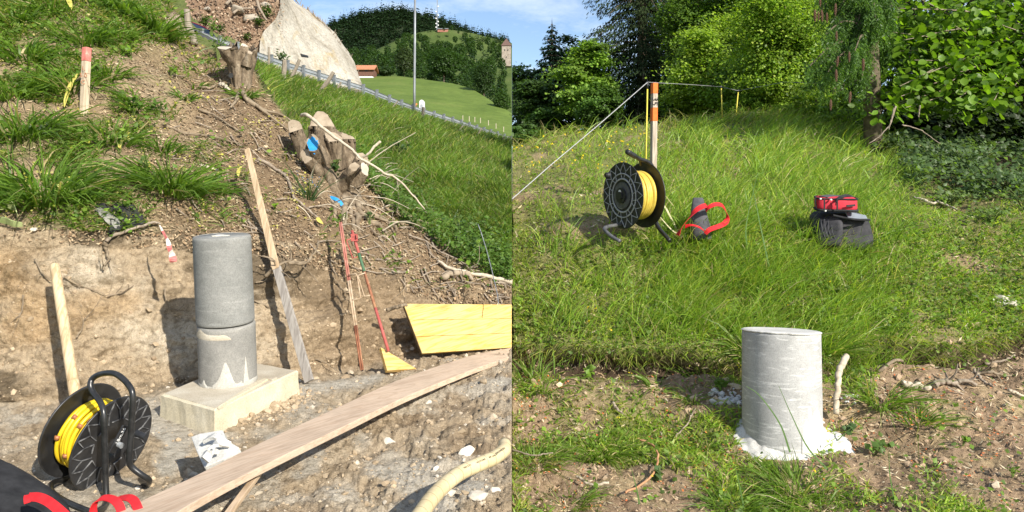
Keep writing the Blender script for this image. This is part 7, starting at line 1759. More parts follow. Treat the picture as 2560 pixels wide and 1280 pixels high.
# tall blades of the middle
def dens(u, v): return (v > crest_v(u) - 4) * clear(u, v) * (.18 + .82 * sstep(1540, 1800, u + 80 * fbm(np.stack([u / 80, v / 60, 0 * u + 3], 1), 2, 149))) * sstep(2330, 2050, u) * sstep(np.where(u < 1850, 868, 925), np.where(u < 1850, 815, 850), v) * np.clip(.45 + 1.2 * fbm(np.stack([u / 70, v / 70, 0 * u + 7], 1), 3, 147), 0, 1) * (1 - .5 * bare(u, v)) * (1 - .9 * np.exp(-((u - 1955) / 75) ** 2 * (v > 880)))
u, v = pick(RND, 13000, dens, 1330, 2330, 285, 925); N = len(u); Y = RND.at(u, v)[:, 1]
h = RNG.uniform(45, 125, N) * np.interp(v, [300, 600, 900], [.55, .9, 1.1]) / F * Y; w = RNG.uniform(1.5, 2.7, N) / F * Y; c = tints(N, G_FRESH + G_YEL[:1] + [(0.22,0.33,0.045)]) * 1.25; k = RNG.random(N) < .06; c[k] = tints(k.sum(), G_DRY)
plant_obj("tall_grass", grow(RND, u, v, h, w, c, .28, (.2, -.02, 0), .5, .22, .92), M['blade'], seam=1, kind="stuff")
# seeding grass on the crest
def dens(u, v): return (np.abs(v - crest_v(u) - 6) < 12) * (np.interp(u, [1281, 1350, 1500, 1640, 1700, 1960, 2050, 2150], [.5, .5, .12, .1, 1, 1, .4, .0]))
u, v = pick(RND, 1500, dens, 1281, 2150, 280, 380); N = len(u); Y = RND.at(u, v)[:, 1]
h = RNG.uniform(20, 62, N) / F * Y; w = RNG.uniform(1.2, 2.2, N) / F * Y
plant_obj("seed_grass", grow(RND, u, v, h, w, tints(N, G_DRY + G_FRESH + G_YEL), .5, (.25, 0, 0), .8, .4, .9), M['blade'], seam=1, kind="stuff")
# fringe hanging over the scarp
u = RNG.uniform(1282, 2620, 1500); v = rtop_v(u) + RNG.uniform(-16, 3, 1500); k = clear(u, v); u, v = u[k], v[k]; N = len(u); Y = RND.at(u, v)[:, 1]
plant_obj("scarp_fringe", grow(RND, u, v, RNG.uniform(10, 30, N) / F * Y, RNG.uniform(2, 3.4, N) / F * Y, tints(N, G_FRESH + G_YEL + G_DRY[:1]), .5, (0, -.7, 0), .8, .75, .4), M['blade'], seam=1, kind="stuff")
# rich tufts in front
TR = [(1500,1120,150,75,330,"thick fine bladed tussock left of the pillar"),(1990,1215,190,80,420,"broad tussock at the foot of the pillar collar"),(1340,960,150,70,170,"coarse tussock at the left edge below the scarp"),(1330,1150,170,70,260,"tussock low at the left edge"),(1830,1250,120,80,220,"tussock at the bottom edge left of centre"),(1640,960,60,70,45,"sparse tuft on bare soil below the scarp"),(1770,925,70,110,60,"tall lone tuft left of the pillar"),(2200,1010,90,120,110,"tall sparse tuft right of the pillar"),(2290,1060,80,90,80,"yellowing sparse tuft far right of the pillar"),(1420,1260,150,60,200,"tussock in the bottom left corner of the meadow"),(2060,1260,150,80,200,"tussock at the bottom edge under the pillar"),(1730,1000,70,40,70,"low tuft between scarp and fine tussock"),(2235,905,120,60,120,"tuft at the scarp right of the standing stick"),(2420,890,130,50,130,"tuft hanging on the right part of the scarp"),(1960,880,90,100,120,"tall grass rising behind the pillar"),(1880,890,80,110,110,"tall grass left behind the pillar"),(2080,890,80,80,90,"grass right behind the pillar"),(2120,620,110,70,90,"grass clump growing up before the black pack"),(1655,610,80,55,70,"grass clump in front of the reel"),(1760,600,70,45,60,"grass clump in front of the grey pouch"),(1560,610,80,30,60,"low clump under the reel foot")]
for (u, v, su, h, n, lab) in TR: tussock(RND, u, v, su, h, n, G_FRESH + G_DARK[2:], "grass_tussock", lab, "grass tussock", "tussocks on the right meadow", wpx=3.2 if n > 150 else 4, dry=.1, hang=.4)
M['single_blade'] = speckle_mat('single_blade', [(0.3, (0.06, 0.12, 0.03)), (0.7, (0.1, 0.17, 0.05))], 20, .5, 0)
M['dry_blade'] = speckle_mat('dry_blade', [(0.3, (0.45, 0.4, 0.2)), (0.7, (0.6, 0.55, 0.35))], 20, .6, 0)
# the few long single blades that cross the pillar
for k, (uv, lab) in enumerate([([(1975,1130),(1950,1060),(1900,990),(1865,965)],"long dark grass blade arching across the pillar to the left"),([(2070,1175),(2020,1120),(1980,1040),(1947,965)],"long grass blade leaning left over the pillar base"),([(2090,1105),(2130,1070),(2190,1050),(2205,1048)],"pale grass blade arching right beside the pillar"),([(1600,1270),(1592,1225),(1578,1170)],"broad blue green grass stem at the bottom edge"),([(1860,1270),(1850,1220),(1838,1165)],"second blue green grass stem at the bottom edge"),([(2240,1270),(2225,1190),(2222,1130)],"tall blade at the bottom right of the pillar"),([(1700,590),(1650,500),(1600,495),(1565,487)],"dry stalk arching over the reel"),([(1720,600),(1680,575),(1640,530)],"pale stalk crossing in front of the reel"),([(1870,640),(1866,560),(1895,430)],"tall stalk right of the pouch"),([(1930,700),(1900,560),(1880,460)],"tall leaning stalk in the middle meadow")]):
    Y0 = float(RND.at(*uv[0])[1]) if k not in (0, 1) else 4.28; q = spline([P(a, b, Y0 - .03 * i) for i, (a, b) in enumerate(uv)], 14); mb = MB(); mb.sweep(q, np.linspace(2.6, .4, 14) / F * Y0, .0008, (1, .3, .2)); mb.put("grass_stalk", M['dry_blade'] if k in (6, 7) else M['single_blade'], None, label=lab, cat="grass stalk")

# low leaves, flowers, fallen petals
def dens(u, v): return (v > crest_v(u) + 10) * clear(u, v) * (1 - .8 * bare(u, v)) * np.clip(.25 + fbm(np.stack([u / 60, v / 40, 0 * u + 2], 1), 3, 151) + .8 * sstep(2050, 2300, u) * (v < 830), 0, 1) * (1 - wood(u, v))
u, v = pick(RND, 8500, dens, 1281, 2850, 300, 1400); N = len(u); Y = RND.at(u, v)[:, 1]
q = RND.at(u, v) + RND.normal(u, v) * (RNG.random(N) ** 1.5 * np.interp(u, [1280, 2000, 2300], [.05, .07, .2]))[:, None] + np.array((0, 0, .01))
plant_obj("clover_leaves", leaf_cloud(q, RNG.uniform(5, 13, N) * np.interp(v, [300, 700, 1280], [.8, 1, 1.5]) / F * Y, tints(N, G_FRESH + [(0.15,0.22,0.05),(0.11,0.17,0.05)]), .8, np.array((.1, -.4, 0)), .8), M['leaf'], seam=1, kind="stuff")
# dry straw and needles on the bare soil
def dens(u, v): return clear(u, v) * np.clip(bare(u, v) + .12, 0, 1) * (v > 420) * (1 - wood(u, v))
u, v = pick(RND, 6000, dens, 1281, 2850, 420, 1400); N = len(u); Y = RND.at(u, v)[:, 1]; q = RND.at(u, v) + RND.normal(u, v) * RNG.uniform(.002, .015, N)[:, None]
plant_obj("straw_litter", leaf_cloud(q, RNG.uniform(5, 26, N) / F * Y, tints(N, [(0.46,0.36,0.2),(0.36,0.25,0.14),(0.2,0.14,0.09),(0.55,0.47,0.32)], .2), .2, RND.normal(u, v) * 1.6, .16), M['litter'], seam=1, kind="stuff")
u, v = pick(RND, 900, lambda u, v: clear(u, v) * (v > rbase_v(u)) * sstep(-.1, .3, fbm(np.stack([u / 80, v / 50, 0 * u + 5], 1), 3, 157)), 1281, 2560, 900, 1290); N = len(u); Y = RND.at(u, v)[:, 1]
plant_obj("orange_petals", leaf_cloud(RND.at(u, v) + RND.normal(u, v) * .012, RNG.uniform(4, 8.5, N) / F * Y, tints(N, [(0.55,0.16,0.05),(0.48,0.13,0.05),(0.5,0.22,0.09)]), .2, RND.normal(u, v) * 1.2, .7), M['litter'], kind="stuff")
def dens(u, v): return clear(u, v) * ((v < 450) * (u < 1660) * (v > crest_v(u) + 20) * 1.0 + .02 * (v > 640))
u, v = pick(RND, 90, dens, 1285, 2300, 320, 1270); N = len(u); Y = RND.at(u, v)[:, 1]; hh = np.interp(v, [330, 700, 1280], [.16, .12, .09]) * RNG.uniform(.7, 1.3, N)
q = RND.at(u, v) + np.array((0, 0, 1.)) * hh[:, None]
mb = [leaf_cloud(q + RNG.normal(size=(N, 3)) * .006, RNG.uniform(3.5, 5.5, N) / F * Y, tints(N, [(0.75,0.6,0.02),(0.7,0.52,0.02)], .05), .3, np.array((.1, -.9, .2)), .95) for k in range(3)]
sb = blades(RND.at(u, v), np.broadcast_to((0, 0, 1.), (N, 3)), hh * 1.02, np.full(N, .003), RNG.normal(size=(N, 3)) * .02, tints(N, G_FRESH), .1, 0)
plant_obj("buttercups", merge(mb + [sb]), M['leaf'], kind="stuff")
# crumbs on the bare soil, white cement bits
u, v = pick(RND, 1900, lambda u, v: clear(u, v) * bare(u, v) * (v > 820), 1282, 2640, 820, 1330); N = len(u)
plant_obj("soil_crumbs", rocks(RND, u, v, np.clip(RNG.pareto(2.4, N) * 5 + 3.5, 3, 22), tints(N, [(0.36,0.26,0.17),(0.28,0.2,0.13),(0.42,0.32,0.21)], .15), SMALL, .35), M['rock'], seam=1, smooth=False, kind="stuff")
for (cu, cv, ru_, rv_, n, mx) in ((1825,1010,40,18,90,26),(2510,755,30,18,40,24),(2125,1000,20,12,20,18)):
    u = RNG.normal(cu, ru_ * .5, n); v = RNG.normal(cv, rv_ * .5, n); plant_obj("cement_crumbs", rocks(RND, u, v, np.clip(RNG.pareto(2.0, n) * 6 + 5, 4, mx), tints(n, [(0.66,0.65,0.62),(0.56,0.54,0.5)], .08), SMALL, .1), M['rock'], smooth=False, kind="stuff")
for (u, v, sp, lab) in ((2500,748,34,"grey white cement lump on the grass at the far right"),(2525,765,26,"small white lump beside the cement lump at the far right"),(1665,998,16,"small white pebble below the scarp"),(1805,1020,30,"white cement lump left of the pillar"),(1840,985,30,"rough cement lump touching the pillar's left side"),(2490,1245,26,"dark grey stone in the bottom right corner"),(1640,1110,14,"little white pebble beside the curved twig")): lay_rock(RND, u, v, sp, "stone", lab, "named stones of the meadow", "stone")
# sticks
M['orange_twig'] = speckle_mat('orange_twig', [(0.3, (0.36, 0.17, 0.08)), (0.7, (0.52, 0.28, 0.15))], 25, .8, .3, .002, 80)
branch("stick", [(2116,886),(2100,930),(2094,975),(2090,1036)], [5.15,5.05,4.98,4.9], .024, .021, 'pale_twig', "thick pale barked stick standing right of the pillar", seed=51, cat="stick", n=24)
branch("stick", [(2195,940),(2240,920),(2290,905)], None, .013, .012, 'root', "dark stick lying up the slope right of the pale one", RND, .04, seed=52, cat="stick")
branch("stick", [(2258,966),(2290,975),(2328,986)], None, .022, .019, 'pale_twig', "short thick pale stick on the bare soil", RND, .03, seed=53, cat="stick")
branch("stick", [(2330,978),(2370,965),(2440,973)], None, .026, .012, 'twig', "rotten mossy stick beside the short pale one", RND, .03, seed=54, cat="stick", twigs=4)
branch("stick", [(2405,918),(2460,930),(2520,935)], None, .014, .010, 'root', "dark root along the foot of the right scarp", RND, .03, seed=55, cat="root", twigs=4)
branch("stick", [(2430,930),(2450,955),(2475,978)], None, .011, .009, 'twig', "thin pale stick leaning by the right scarp", RND, .03, seed=56, cat="stick")
branch("stick", [(2500,890),(2530,870),(2559,855)], None, .010, .008, 'twig', "thin twig at the right edge by the scarp", RND, .05, seed=57, cat="stick")
branch("stick", [(2520,985),(2559,986)], None, .012, .010, 'pale_twig', "pale stick end at the right edge", RND, .03, seed=58, cat="stick")
branch("stick", [(2284,494),(2310,500),(2330,504),(2345,500),(2372,508),(2392,520)], None, .017, .009, 'pale_twig', "whitish branch lying in the grass right of the red case", RND, .06, seed=59, cat="stick")
branch("stick", [(1588,1100),(1618,1112),(1642,1135),(1645,1158),(1628,1195),(1605,1230),(1570,1262)], None, .0075, .006, 'orange_twig', "thin orange brown curved twig in the lower left of the meadow", RND, .05, seed=60, cat="twig", n=40)
branch("stick", [(1282,1130),(1330,1150),(1385,1155)], None, .006, .004, 'twig', "thin stick at the lower left edge of the meadow", RND, .04, seed=61, cat="twig")
branch("stick", [(1440,1200),(1480,1225),(1525,1232)], None, .009, .007, 'pale_twig', "broken pale root piece at the bottom left", RND, .04, seed=62, cat="twig")
branch("stick", [(1690,1090),(1720,1060),(1740,1035)], None, .006, .004, 'twig', "grey twig left of the pillar collar", RND, .03, seed=63, cat="twig")
branch("stick", [(1530,1010),(1545,1025),(1560,1035)], None, .011, .008, 'twig', "small grey stick below the scarp", RND, .03, seed=64, cat="twig")
for (u, v, su, h, n, ls, cols, lab) in [(2185,1130,80,40,26,22,[(0.12,0.2,0.05),(0.1,0.17,0.04)],"heart leaved plant in front of the pillar's right side"),(2120,1080,50,30,14,20,[(0.08,0.14,0.05)],"grey green leafy plant in the pillar shadow"),(1470,945,50,34,14,18,G_FRESH,"broad leaved weed on the bare soil below the scarp"),(2405,1130,36,26,12,14,L_HAZEL,"small seedling on bare soil at the lower right"),(2200,900,60,40,18,18,[(0.16,0.22,0.08)],"pale leafed plant right of the standing stick"),(2530,1215,40,30,12,14,G_FRESH,"little plant in the bottom right corner"),(1800,985,40,30,10,22,G_FRESH,"dock like leaf rosette left of the pillar"),(1640,1195,50,40,10,26,[(0.1,0.16,0.06)],"three pointed leaf plant by the curved twig"),(1790,800,70,40,30,13,G_FRESH,"low herb patch above the scarp"),(2090,745,60,40,20,16,[(0.16,0.23,0.07)],"pale herb in the tall grass below the black pack")]:
    leafy_plant(RND, u, v, su, h, n, ls, cols, "leafy_plant", lab, "plant", None, stems=6)

# --- trees
def limb_tree(par, base, top, r, n=7, mat='bark', spread=.5, seed=0):
    rr = random.Random(seed); base, top = np.asarray(base), np.asarray(top); H = top[2] - base[2]
    mb = MB(); mb.tube(spline([base - np.array((0, 0, .4)), lerp(base, top, .4) + np.array((rr.gauss(0, .1), 0, 0)), top], 10), np.linspace(r, r * .2, 10), 9, rough=.2, seed=seed); mb.put("trunk", M[mat], par, smooth=True)
    for k in range(n):
        t = rr.uniform(.2, .9); q = lerp(base, top, t); a = rr.uniform(0, 6.28); L = H * spread * (1 - t * .6) * rr.uniform(.5, 1); d = np.array((math.cos(a), math.sin(a), rr.uniform(.2, .7)))
        mb = MB(); mb.tube(spline([q, q + d * L * .5 + np.array((0, 0, .05 * L)), q + d * L], 6), np.linspace(r * .35, r * .06, 6), 5); mb.put("limb", M[mat], par)
def broad(u, v, wpx, hpx, Y, cols, label, n, lpx, seed, clusters=70, shape=(.5, .45, .5), lean=0.0, vbase=None, depth=.8, low=0.0, up=.7):
    """crown as many leaf clusters round the limb ends, gaps between"""
    rg = np.random.default_rng(seed); p = P(u, v, Y) if vbase is None else np.array((P(u, v, Y)[0], Y, (HY - vbase) / F * Y)); w, h = wpx / F * Y, hpx / F * Y
    cen = P(u, v - hpx * .5, Y); root = empty("broadleaf_tree", p, label, "tree")
    limb_tree(root, p, cen + np.array((0, 0, h * .3)), max(.05, h * .02), 9, 'bark', .35, seed)
    d_ = nrm(rg.normal(size=(clusters, 3))); rad = rg.random(clusters) ** .3; rad = rad * (.85 + .55 * fbm(d_ * 2.2 + seed, 3, seed)); cc = cen + d_ * rad[:, None] * np.array((w * .5, w * .5 * depth, h * .5))
    cc[:, 2] = np.maximum(cc[:, 2], p[2] + .02 + low); k = rg.integers(0, clusters, n); cs = min(w, h) * rg.uniform(.06, .16, clusters)
    off = rg.normal(size=(n, 3)) * .62 * cs[k][:, None] * np.array((1.4, 1.2, .6)); Cn = cc[k] + off
    tone = (1 + .28 * rg.normal(size=clusters))[k]; c = tints(n, cols, .12) * np.clip(tone, .55, 1.5)[:, None]
    plant_obj("crown", leaf_cloud(Cn, rg.uniform(.65, 1.25, n) * lpx / F * Y, np.clip(c, .01, .5), up, d_[k] * .5 + np.array((.15, -.35, 0)), .75, droop=.3), M['leaf'], root, seam=1)
    return root
def spruce(u, vb_, vt_, wpx, Y, n, cols, label, whorls=22, spray=.34, droop=.5, bare=.02, hang=.3, sw=.2, taper=.8):
    p = P(u, vb_, Y); H = (vb_ - vt_) / F * Y; R = wpx * .5 / F * Y; root = empty("spruce_tree", p, label, "tree")
    mb = MB(); mb.tube([p - np.array((0, 0, .5)), p + np.array((0, 0, H * .5)), p + np.array((0, 0, H * .97))], [H * .016, H * .011, .01], 9); mb.put("trunk", M['bark'], root, smooth=True)
    mb = MB()
    for k in range(whorls * 4):
        t = bare + (1 - bare) * (k // 4 + .5) / whorls; a = random.uniform(0, 6.28); L = R * (1 - t) ** taper; q = p + np.array((0, 0, t * H)); d = np.array((math.cos(a), math.sin(a), 0)); mb.tube([q, q + d * L * .5 + np.array((0, 0, -.05 * L)), q + d * L * .9 + np.array((0, 0, -droop * .8 * L))], [.03, .02, .008], 4)
    b = mb.put("branches", M['bark'], root); b["kind"] = "stuff"; b.name = "bough"
    plant_obj("needles", shift(conifer_geo(H, R, n, cols, whorls, spray, droop, taper, bare, sw, .4, hang), p), M['needle'], root, seam=1, smooth=True)
    return root
spruce(1380, 345, 55, 165, 27, 16000, [(0.02,0.045,0.024),(0.026,0.055,0.03)], "dark pointed spruce standing alone against the pale sky", 22, .36, .3, .02, .1, .26)
spruce(1605, 330, -560, 350, 25, 62000, N_BROWNISH, "huge dark drooping spruce behind the orange stake", 44, .13, .5, .02, .6, .2)
spruce(1715, 330, -560, 340, 28, 42000, N_SPRUCE, "second tall dark spruce right behind the huge drooping one", 44, .15, .5, .02, .5, .22)
spruce(1850, 330, -560, 360, 31, 20000, N_SPRUCE, "dark tall spruce in the back row above the bright broadleaf tree", 40, .26, .5, .02, .3, .24)
spruce(2020, 330, -600, 380, 26, 20000, N_SPRUCE, "back row spruce behind the beech at the wood edge", 40, .26, .5, .02, .3, .24)
spruce(2260, 360, -500, 340, 19, 14000, [(0.018,0.035,0.018),(0.025,0.04,0.02)], "dark spruce deep in the wood left of the hazel", 34, .24, .6, .01, .4, .24)
spruce(2430, 380, -500, 360, 17, 13000, [(0.016,0.03,0.016),(0.022,0.036,0.018)], "dark spruce deep in the wood behind the hazel", 34, .24, .6, .01, .4, .24)
spruce(2620, 390, -500, 360, 16, 9000, [(0.016,0.03,0.016),(0.022,0.036,0.018)], "dark spruce at the right end of the wood", 34, .24, .6, .01, .4, .24)
broad(1308, 350, 150, 210, 29, L_DARK + [(0.06,0.11,0.03)], "grey green broadleaf tree at the left end of the wood edge", 11000, 9, 61, 60)
broad(1462, 330, 150, 230, 23.5, [(0.16,0.27,0.04),(0.2,0.31,0.045)], "light green young tree between the lone spruce and the huge one", 14000, 9, 62, 75)
broad(1445, 290, 150, 200, 28, L_DARK + [(0.08,0.14,0.03)], "mid green tree behind the light green young tree", 10000, 9, 63, 45, vbase=335)
broad(1300, 372, 110, 70, 22, [(0.07,0.13,0.03)], "dark low bush at the very left end of the meadow crest", 5000, 9, 76, 30)
broad(1360, 330, 120, 70, 24, [(0.08,0.15,0.03)], "low bush at the left end of the crest below the lone spruce", 6000, 9, 64, 30)
broad(1790, 315, 210, 270, 19, [(0.22,0.33,0.035),(0.27,0.38,0.045)], "bright yellow green broadleaf tree in the middle of the wood edge", 30000, 8, 65, 120)
broad(1700, 310, 110, 110, 20, [(0.14,0.25,0.03)], "low leafy bush right behind the orange stake", 5000, 8, 66, 40)
broad(1960, 315, 270, 400, 15.5, L_BEECH + [(0.15,0.26,0.03)], "tall bright beech at the wood edge left of the cone bearing spruce", 42000, 7.5, 67, 170)
broad(2040, 335, 200, 130, 13, L_BEECH, "low beech scrub under the tall beech", 12000, 7, 68, 55)
broad(1870, 315, 140, 90, 15.5, [(0.15,0.25,0.03)], "low scrub on the crest behind the far yellow rods", 5000, 8, 69, 40)
broad(1900, 120, 220, 260, 21, [(0.16,0.26,0.03)], "upper broadleaf crown between the bright tree and the beech", 13000, 7.5, 70, 70, vbase=320)

broad(1745, 250, 200, 330, 22, [(0.10,0.18,0.025),(0.13,0.22,0.03)], "mid green crown filling the gap above the leafy bush by the stake", 18000, 7.5, 77, 150, vbase=320)
broad(1880, 312, 260, 200, 17.5, [(0.17,0.28,0.03),(0.13,0.23,0.03)], "sunlit overhanging foliage between the bright tree and the beech", 16000, 7.5, 78, 140)
broad(2080, 200, 220, 330, 17, [(0.12,0.2,0.025),(0.15,0.25,0.03)], "green crown high behind the cone bearing spruce", 15000, 8, 79, 120, vbase=330)
broad(1335, 330, 110, 150, 25.5, [(0.07,0.13,0.03)], "dusky green tree between the left end of the wood and the lone spruce", 9000, 8, 80, 70)
broad(1500, 330, 110, 130, 22.5, [(0.08,0.15,0.028)], "dark green young tree in front of the huge spruce's left edge", 9000, 7.5, 81, 70)
# cone bearing spruce with hanging sprays
Yc = 10.4; p = P(2185, 380, Yc); root = empty("spruce_tree", p, "near spruce with hanging light green sprays and brown cones", "tree")
mb = MB(); mb.tube([p - np.array((0, 0, .3)), p + np.array((0, .1, 1.5)), p + np.array((0, .1, 5))], [.13, .11, .07], 12, rough=.2, seed=5); mb.put("trunk", M['bark'], root, smooth=True)
SP = []; tips = []
rg = np.random.default_rng(71)
for k in range(46):
    u0 = rg.uniform(2020, 2240); v0 = rg.uniform(-90, 215); Yk = Yc + rg.uniform(-.9, .7); tip = P(u0, v0, Yk); rt = p + np.array((0, .1, tip[2] - p[2] + rg.uniform(.2, .7))); mid = lerp(rt, tip, .6) + np.array((0, 0, .15)); q = spline([rt, mid, tip], 9)
    mb = MB(); mb.tube(q, np.linspace(.022, .006, 9), 5); mb.put("bough", M['bark'], root); tips.append(q)
    for i in range(3, 9):
        for j in range(6): SP.append((q[i] + rg.normal(size=3) * .04, rg.uniform(.2, .62) * (.6 + .05 * i)))
C0, Ls = np.array([s_[0] for s_ in SP]), np.array([s_[1] for s_ in SP]); nS = len(SP); per = 26
tt = np.tile(np.linspace(0, 1, per), nS); C = np.repeat(C0, per, 0); L = np.repeat(Ls, per); sway = np.repeat(rg.normal(size=(nS, 3)) * .22, per, 0); sway[:, 2] = 0
Q = C + np.array((0, 0, -1.)) * (tt * L)[:, None] + sway * (tt * L)[:, None]; n = len(Q); a = rg.uniform(0, 6.28, n)
d = nrm(np.stack([np.cos(a), np.sin(a), -.9 + 0 * a], 1)); sd = nrm(np.cross(d, rg.normal(size=(n, 3)))); s_ = (.06 * (1.15 - .75 * tt) * rg.uniform(.7, 1.2, n))[:, None]
V = np.stack([Q, Q + d * s_ * .5 + sd * s_ * .16, Q + d * s_ * 1.1, Q + d * s_ * .5 - sd * s_ * .16], 1).reshape(-1, 3); o = np.arange(n)[:, None] * 4
cs = tints(n, [(0.09,0.165,0.04),(0.11,0.2,0.045),(0.07,0.135,0.038)]); tipm = np.clip(tt * 1.3 - .4, 0, 1)[:, None]; cs = cs * (1 - tipm * .0) + np.array((.05, .09, .01)) * tipm
plant_obj("needles", (V, np.concatenate([o + np.array(q) for q in ((0,1,2),(0,2,3))]), np.repeat(cs, 4, 0)), M['leaf'], root)
M['cone'] = speckle_mat("spruce_cone", [(0.3, (0.10, 0.05, 0.03)), (0.7, (0.2, 0.11, 0.065))], 60, .7, .6, .004, 120)
mb = MB(); L = .165
for k in range(11):
    t = k / 10; r = .021 * math.sin(math.pi * (.12 + .83 * t)) ** .7
    for j in range(7):
        a = 2 * math.pi * (j + .5 * (k % 2)) / 7; q = np.array((math.cos(a) * r, math.sin(a) * r, -t * L)); e = np.array((math.cos(a), math.sin(a), 0)); sdv = np.array((-math.sin(a), math.cos(a), 0)); mb.add([q * np.array((.5, .5, 1)) + np.array((0, 0, .008)), q + sdv * .009, q + e * .006 + np.array((0, 0, -.014)), q - sdv * .009], [(0,1,2),(0,2,3)])
mb.tube([(0, 0, .01), (0, 0, -L * .5), (0, 0, -L)], [.006, .016, .004], 7)
cone0 = mb.put("cone", M['cone'], None, origin=(0, 0, 0)); cone0.parent = root
for k, (u, v) in enumerate([(2037,26),(2046,30),(2054,26),(2067,33),(2089,10),(2050,-5),(2091,79),(2123,130),(2095,142),(2158,148),(2126,230),(2077,250),(2090,175)]):
    o = cone0 if k == 0 else cone0.copy()
    if k: COL.objects.link(o); o.parent = root
    o.location = tuple(P(u, v, Yc - 1.0) - wloc(root)); o.rotation_euler = (random.uniform(-.1, .1), random.uniform(-.1, .1), random.uniform(0, 6)); sc = random.uniform(.65, .9); o.scale = (sc, sc, sc)

# hazel reaching in from the right, big leaves one by one
Yh = 10.6; p = P(2650, 455, Yh + .4); root = empty("hazel_bush", p, "large hazel with broad translucent leaves overhanging the dark wood edge", "bush")
lm = []; 
hv = [(0,0,0),(.22,-.26,.02),(.5,-.40,.05),(.78,-.3,.03),(1.0,-.03,-.03),(.78,.3,.03),(.5,.40,.05),(.22,.26,.02),(.25,0,-.03),(.5,0,-.035),(.75,0,-.04),(.95,-.16,.0),(.95,.16,.0)]
hf = [(0,1,8),(1,2,9,8),(2,3,10,9),(3,11,10),(11,4,10),(0,8,7),(8,9,6,7),(9,10,5,6),(10,12,5),(10,4,12)]
for k in range(5):
    me = bpy.data.meshes.new("leaf"); me.from_pydata([(x, y * random.uniform(.9, 1.1), z + .06 * x * x * (1 if k % 2 else -1)) for x, y, z in hv], [], hf); me.materials.append(M['leaf']); c = tints(1, L_HAZEL, .15)[0]
    at_ = me.color_attributes.new("tint", 'FLOAT_COLOR', 'POINT'); at_.data.foreach_set("color", np.tile(np.append(c, 1.), len(hv)).astype(np.float32)); me.polygons.foreach_set("use_smooth", [True] * len(hf)); me.update(); lm.append(me)
rg = np.random.default_rng(81); boughs = []
ends = [(2190,35),(2200,75),(2215,120),(2215,128),(2260,100),(2240,20),(2300,60),(2285,150),(2330,20),(2300,190),(2250,215),(2240,245),(2200,235),(2215,270),(2350,120),(2380,60),(2400,180),(2390,250),(2420,275),(2440,20),(2450,110),(2470,190),(2500,60),(2500,140),(2520,230),(2540,30),(2550,160),(2330,170),(2360,215),(2290,240),(2170,290),(2260,270),(2440,230),(2590,90),(2600,200),(2480,260),(2420,140),(2350,-20),(2270,-20),(2520,-20),(2440,-40),(2600,0)]
for k, (u0, v0) in enumerate(ends):
    tip = P(u0, v0, Yh + rg.uniform(-.9, .3) + (.5 if v0 < 60 else 0)); a = p + np.array((rg.uniform(-.3, .6), rg.uniform(.0, .5), rg.uniform(1.1, 2.0))); mid = lerp(a, tip, .55) + np.array((0, 0, .2 + .1 * rg.random())); q = spline([a, mid, tip], 12)
    mb = MB(); mb.tube(q, np.linspace(.022, .004, 12), 5); mb.put("limb", M['twig'], root); boughs.append(q)
cand = []
for q in boughs:
    for i in range(4, 12):
        for j in range(int(rg.integers(4, 8))): cand.append(q[i] + rg.normal(size=3) * np.array((.13, .13, .08)) * (1.5 - i / 16))
cand = np.array(cand); depthk = np.argsort(cand[:, 1] + .4 * rg.random(len(cand))); near = cand[depthk[:300]]; rest_ = cand[depthk[300:]]
def leaf_frame(rg):
    n_ = nrm(np.array((rg.normal() * .75 + .1, rg.normal() * .75 - .3, .55 + .5 * rg.random()))); a = nrm(np.cross(n_, rg.normal(size=3))); a[2] -= .35; a = nrm(a - n_ * np.dot(a, n_)); b = np.cross(n_, a); return a, b, n_
for k, c in enumerate(near):
    a, b, n_ = leaf_frame(rg); s = rg.uniform(.07, .175); o = link("leaf", lm[k % 5], root); o.matrix_basis = Matrix(((a[0]*s, b[0]*s, n_[0]*s, c[0]-p[0]), (a[1]*s, b[1]*s, n_[1]*s, c[1]-p[1]), (a[2]*s, b[2]*s, n_[2]*s, c[2]-p[2]), (0, 0, 0, 1)))
LV, LT, LC = [], [], []; hvn = np.array(hv); tri = []
for f in hf: tri += [(f[0], f[i], f[i + 1]) for i in range(1, len(f) - 1)]
tri = np.array(tri); n = 0
more = []
for q in boughs:
    for i in range(4, 12):
        for j in range(15): more.append(q[i] + rg.normal(size=3) * np.array((.24, .34, .17)) + np.array((0, .3, .06)))
for c in np.concatenate([rest_, np.array(more)]):
    a, b, n_ = leaf_frame(rg); s = rg.uniform(.06, .14); LV.append(c + hvn[:, :1] * a * s + hvn[:, 1:2] * b * s + hvn[:, 2:] * n_ * s); LT.append(tri + n); LC.append(np.repeat(tints(1, L_HAZEL + [(0.07,0.13,0.02)], .25), len(hv), 0)); n += len(hv)
plant_obj("leaf_mass", (np.concatenate(LV), np.concatenate(LT), np.concatenate(LC)), M['leaf'], root, kind="stuff")
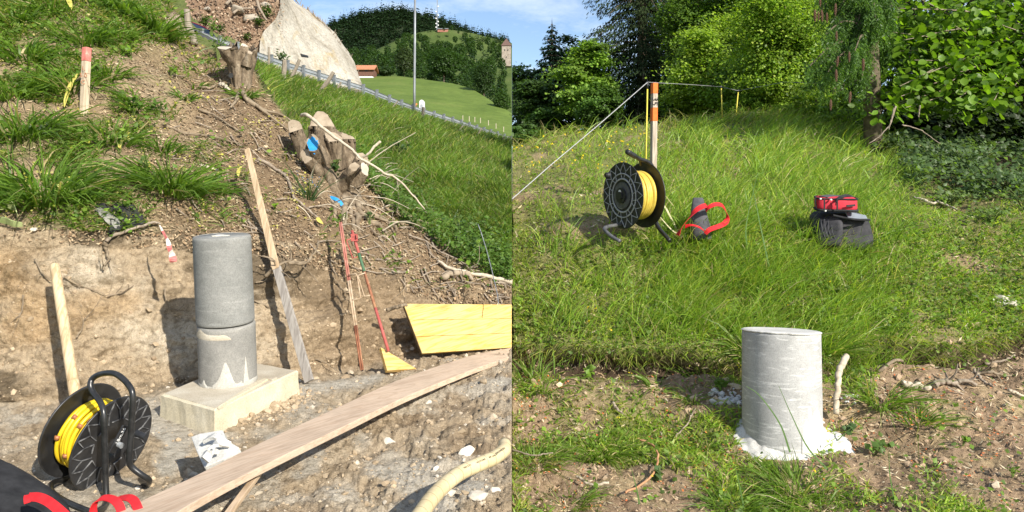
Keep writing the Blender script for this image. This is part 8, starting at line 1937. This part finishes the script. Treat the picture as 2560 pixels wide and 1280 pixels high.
# thicket behind the hazel, leaves darkened for shade; unseen hazels added to throw shade
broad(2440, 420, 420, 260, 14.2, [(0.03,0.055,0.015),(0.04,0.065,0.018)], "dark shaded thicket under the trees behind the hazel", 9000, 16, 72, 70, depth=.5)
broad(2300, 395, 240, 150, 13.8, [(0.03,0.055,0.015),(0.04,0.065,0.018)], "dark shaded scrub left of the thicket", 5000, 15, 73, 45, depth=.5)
broad(2860, 420, 460, 560, 10.0, L_HAZEL, "unseen hazel of the wood edge, added out of view on the right for shade", 7000, 26, 74, 80, depth=.7, vbase=520)
broad(3150, 420, 420, 640, 9.4, L_HAZEL, "further unseen hazel of the wood edge, added farther right for shade", 6000, 26, 75, 70, depth=.7, vbase=560)
u, v = pick(RND, 6500, lambda u, v: (wood(u, v) > .25) * (v > 300) * (v < 560) * np.clip(.7 + fbm(np.stack([u / 60, v / 40, 0 * u + 9], 1), 3, 161), 0, 1), 2190, 2700, 320, 560); N = len(u); Y = RND.at(u, v)[:, 1]
q = RND.at(u, v) + np.array((0, 0, 1.)) * (RNG.random(N) * .28)[:, None]
plant_obj("shade_undergrowth", leaf_cloud(q, RNG.uniform(8, 18, N) / F * Y, tints(N, [(0.09,0.145,0.05),(0.12,0.18,0.07),(0.07,0.12,0.04)], .25), .6, np.array((.1, -.5, 0)), .75), M['leaf'], seam=1, kind="stuff")
# sprigs at the wood edge on the ground
for (u, v, su, h, n, ls, cols, lab) in [(2150,330,130,80,150,13,L_BEECH,"leafy bramble mound at the foot of the near spruce"),(2110,320,90,60,90,12,G_FRESH,"light green herb mound left of the bramble mound"),(2230,390,120,55,110,13,[(0.09,0.14,0.05)],"grey leafed bramble patch at the shade edge"),(2330,420,140,60,130,14,[(0.08,0.13,0.05),(0.07,0.12,0.04)],"bramble patch in the half shade before the thicket"),(2430,440,150,70,150,15,[(0.10,0.16,0.06),(0.08,0.13,0.05)],"tall bramble patch under the hazel"),(2520,480,140,60,120,15,[(0.08,0.13,0.04)],"bramble patch at the right edge under the hazel"),(2380,500,130,40,100,13,[(0.13,0.19,0.06)],"low pale bramble in the sun right of the whitish branch"),(2480,560,140,36,100,12,[(0.13,0.2,0.05)],"low herb patch at the right edge of the meadow"),(2300,460,110,40,90,12,G_FRESH,"low herb patch above the whitish branch"),(2560,540,100,60,80,14,[(0.1,0.16,0.05)],"herb mound at the far right edge")]:
    leafy_plant(RND, u, v, su, h, n, ls, cols, "bramble_patch", lab, "plant", None, stems=14)
for k, (uv, Yb_, lab) in enumerate([([(2240,265),(2225,310),(2200,340),(2170,360)],9.0,"bare drooping twig left under the hazel"),([(2235,270),(2228,300),(2222,325)],8.9,"short bare twig hanging under the hazel"),([(2300,265),(2298,280),(2296,293)],8.3,"tiny bare twig hanging in front of the shade"),([(2255,312),(2300,325),(2350,360)],9.6,"dead stem leaning in the dark shade")]):
    branch("bare_twig", uv, Yb_, .010, .005, 'twig', lab, seed=90 + k, cat="twig")
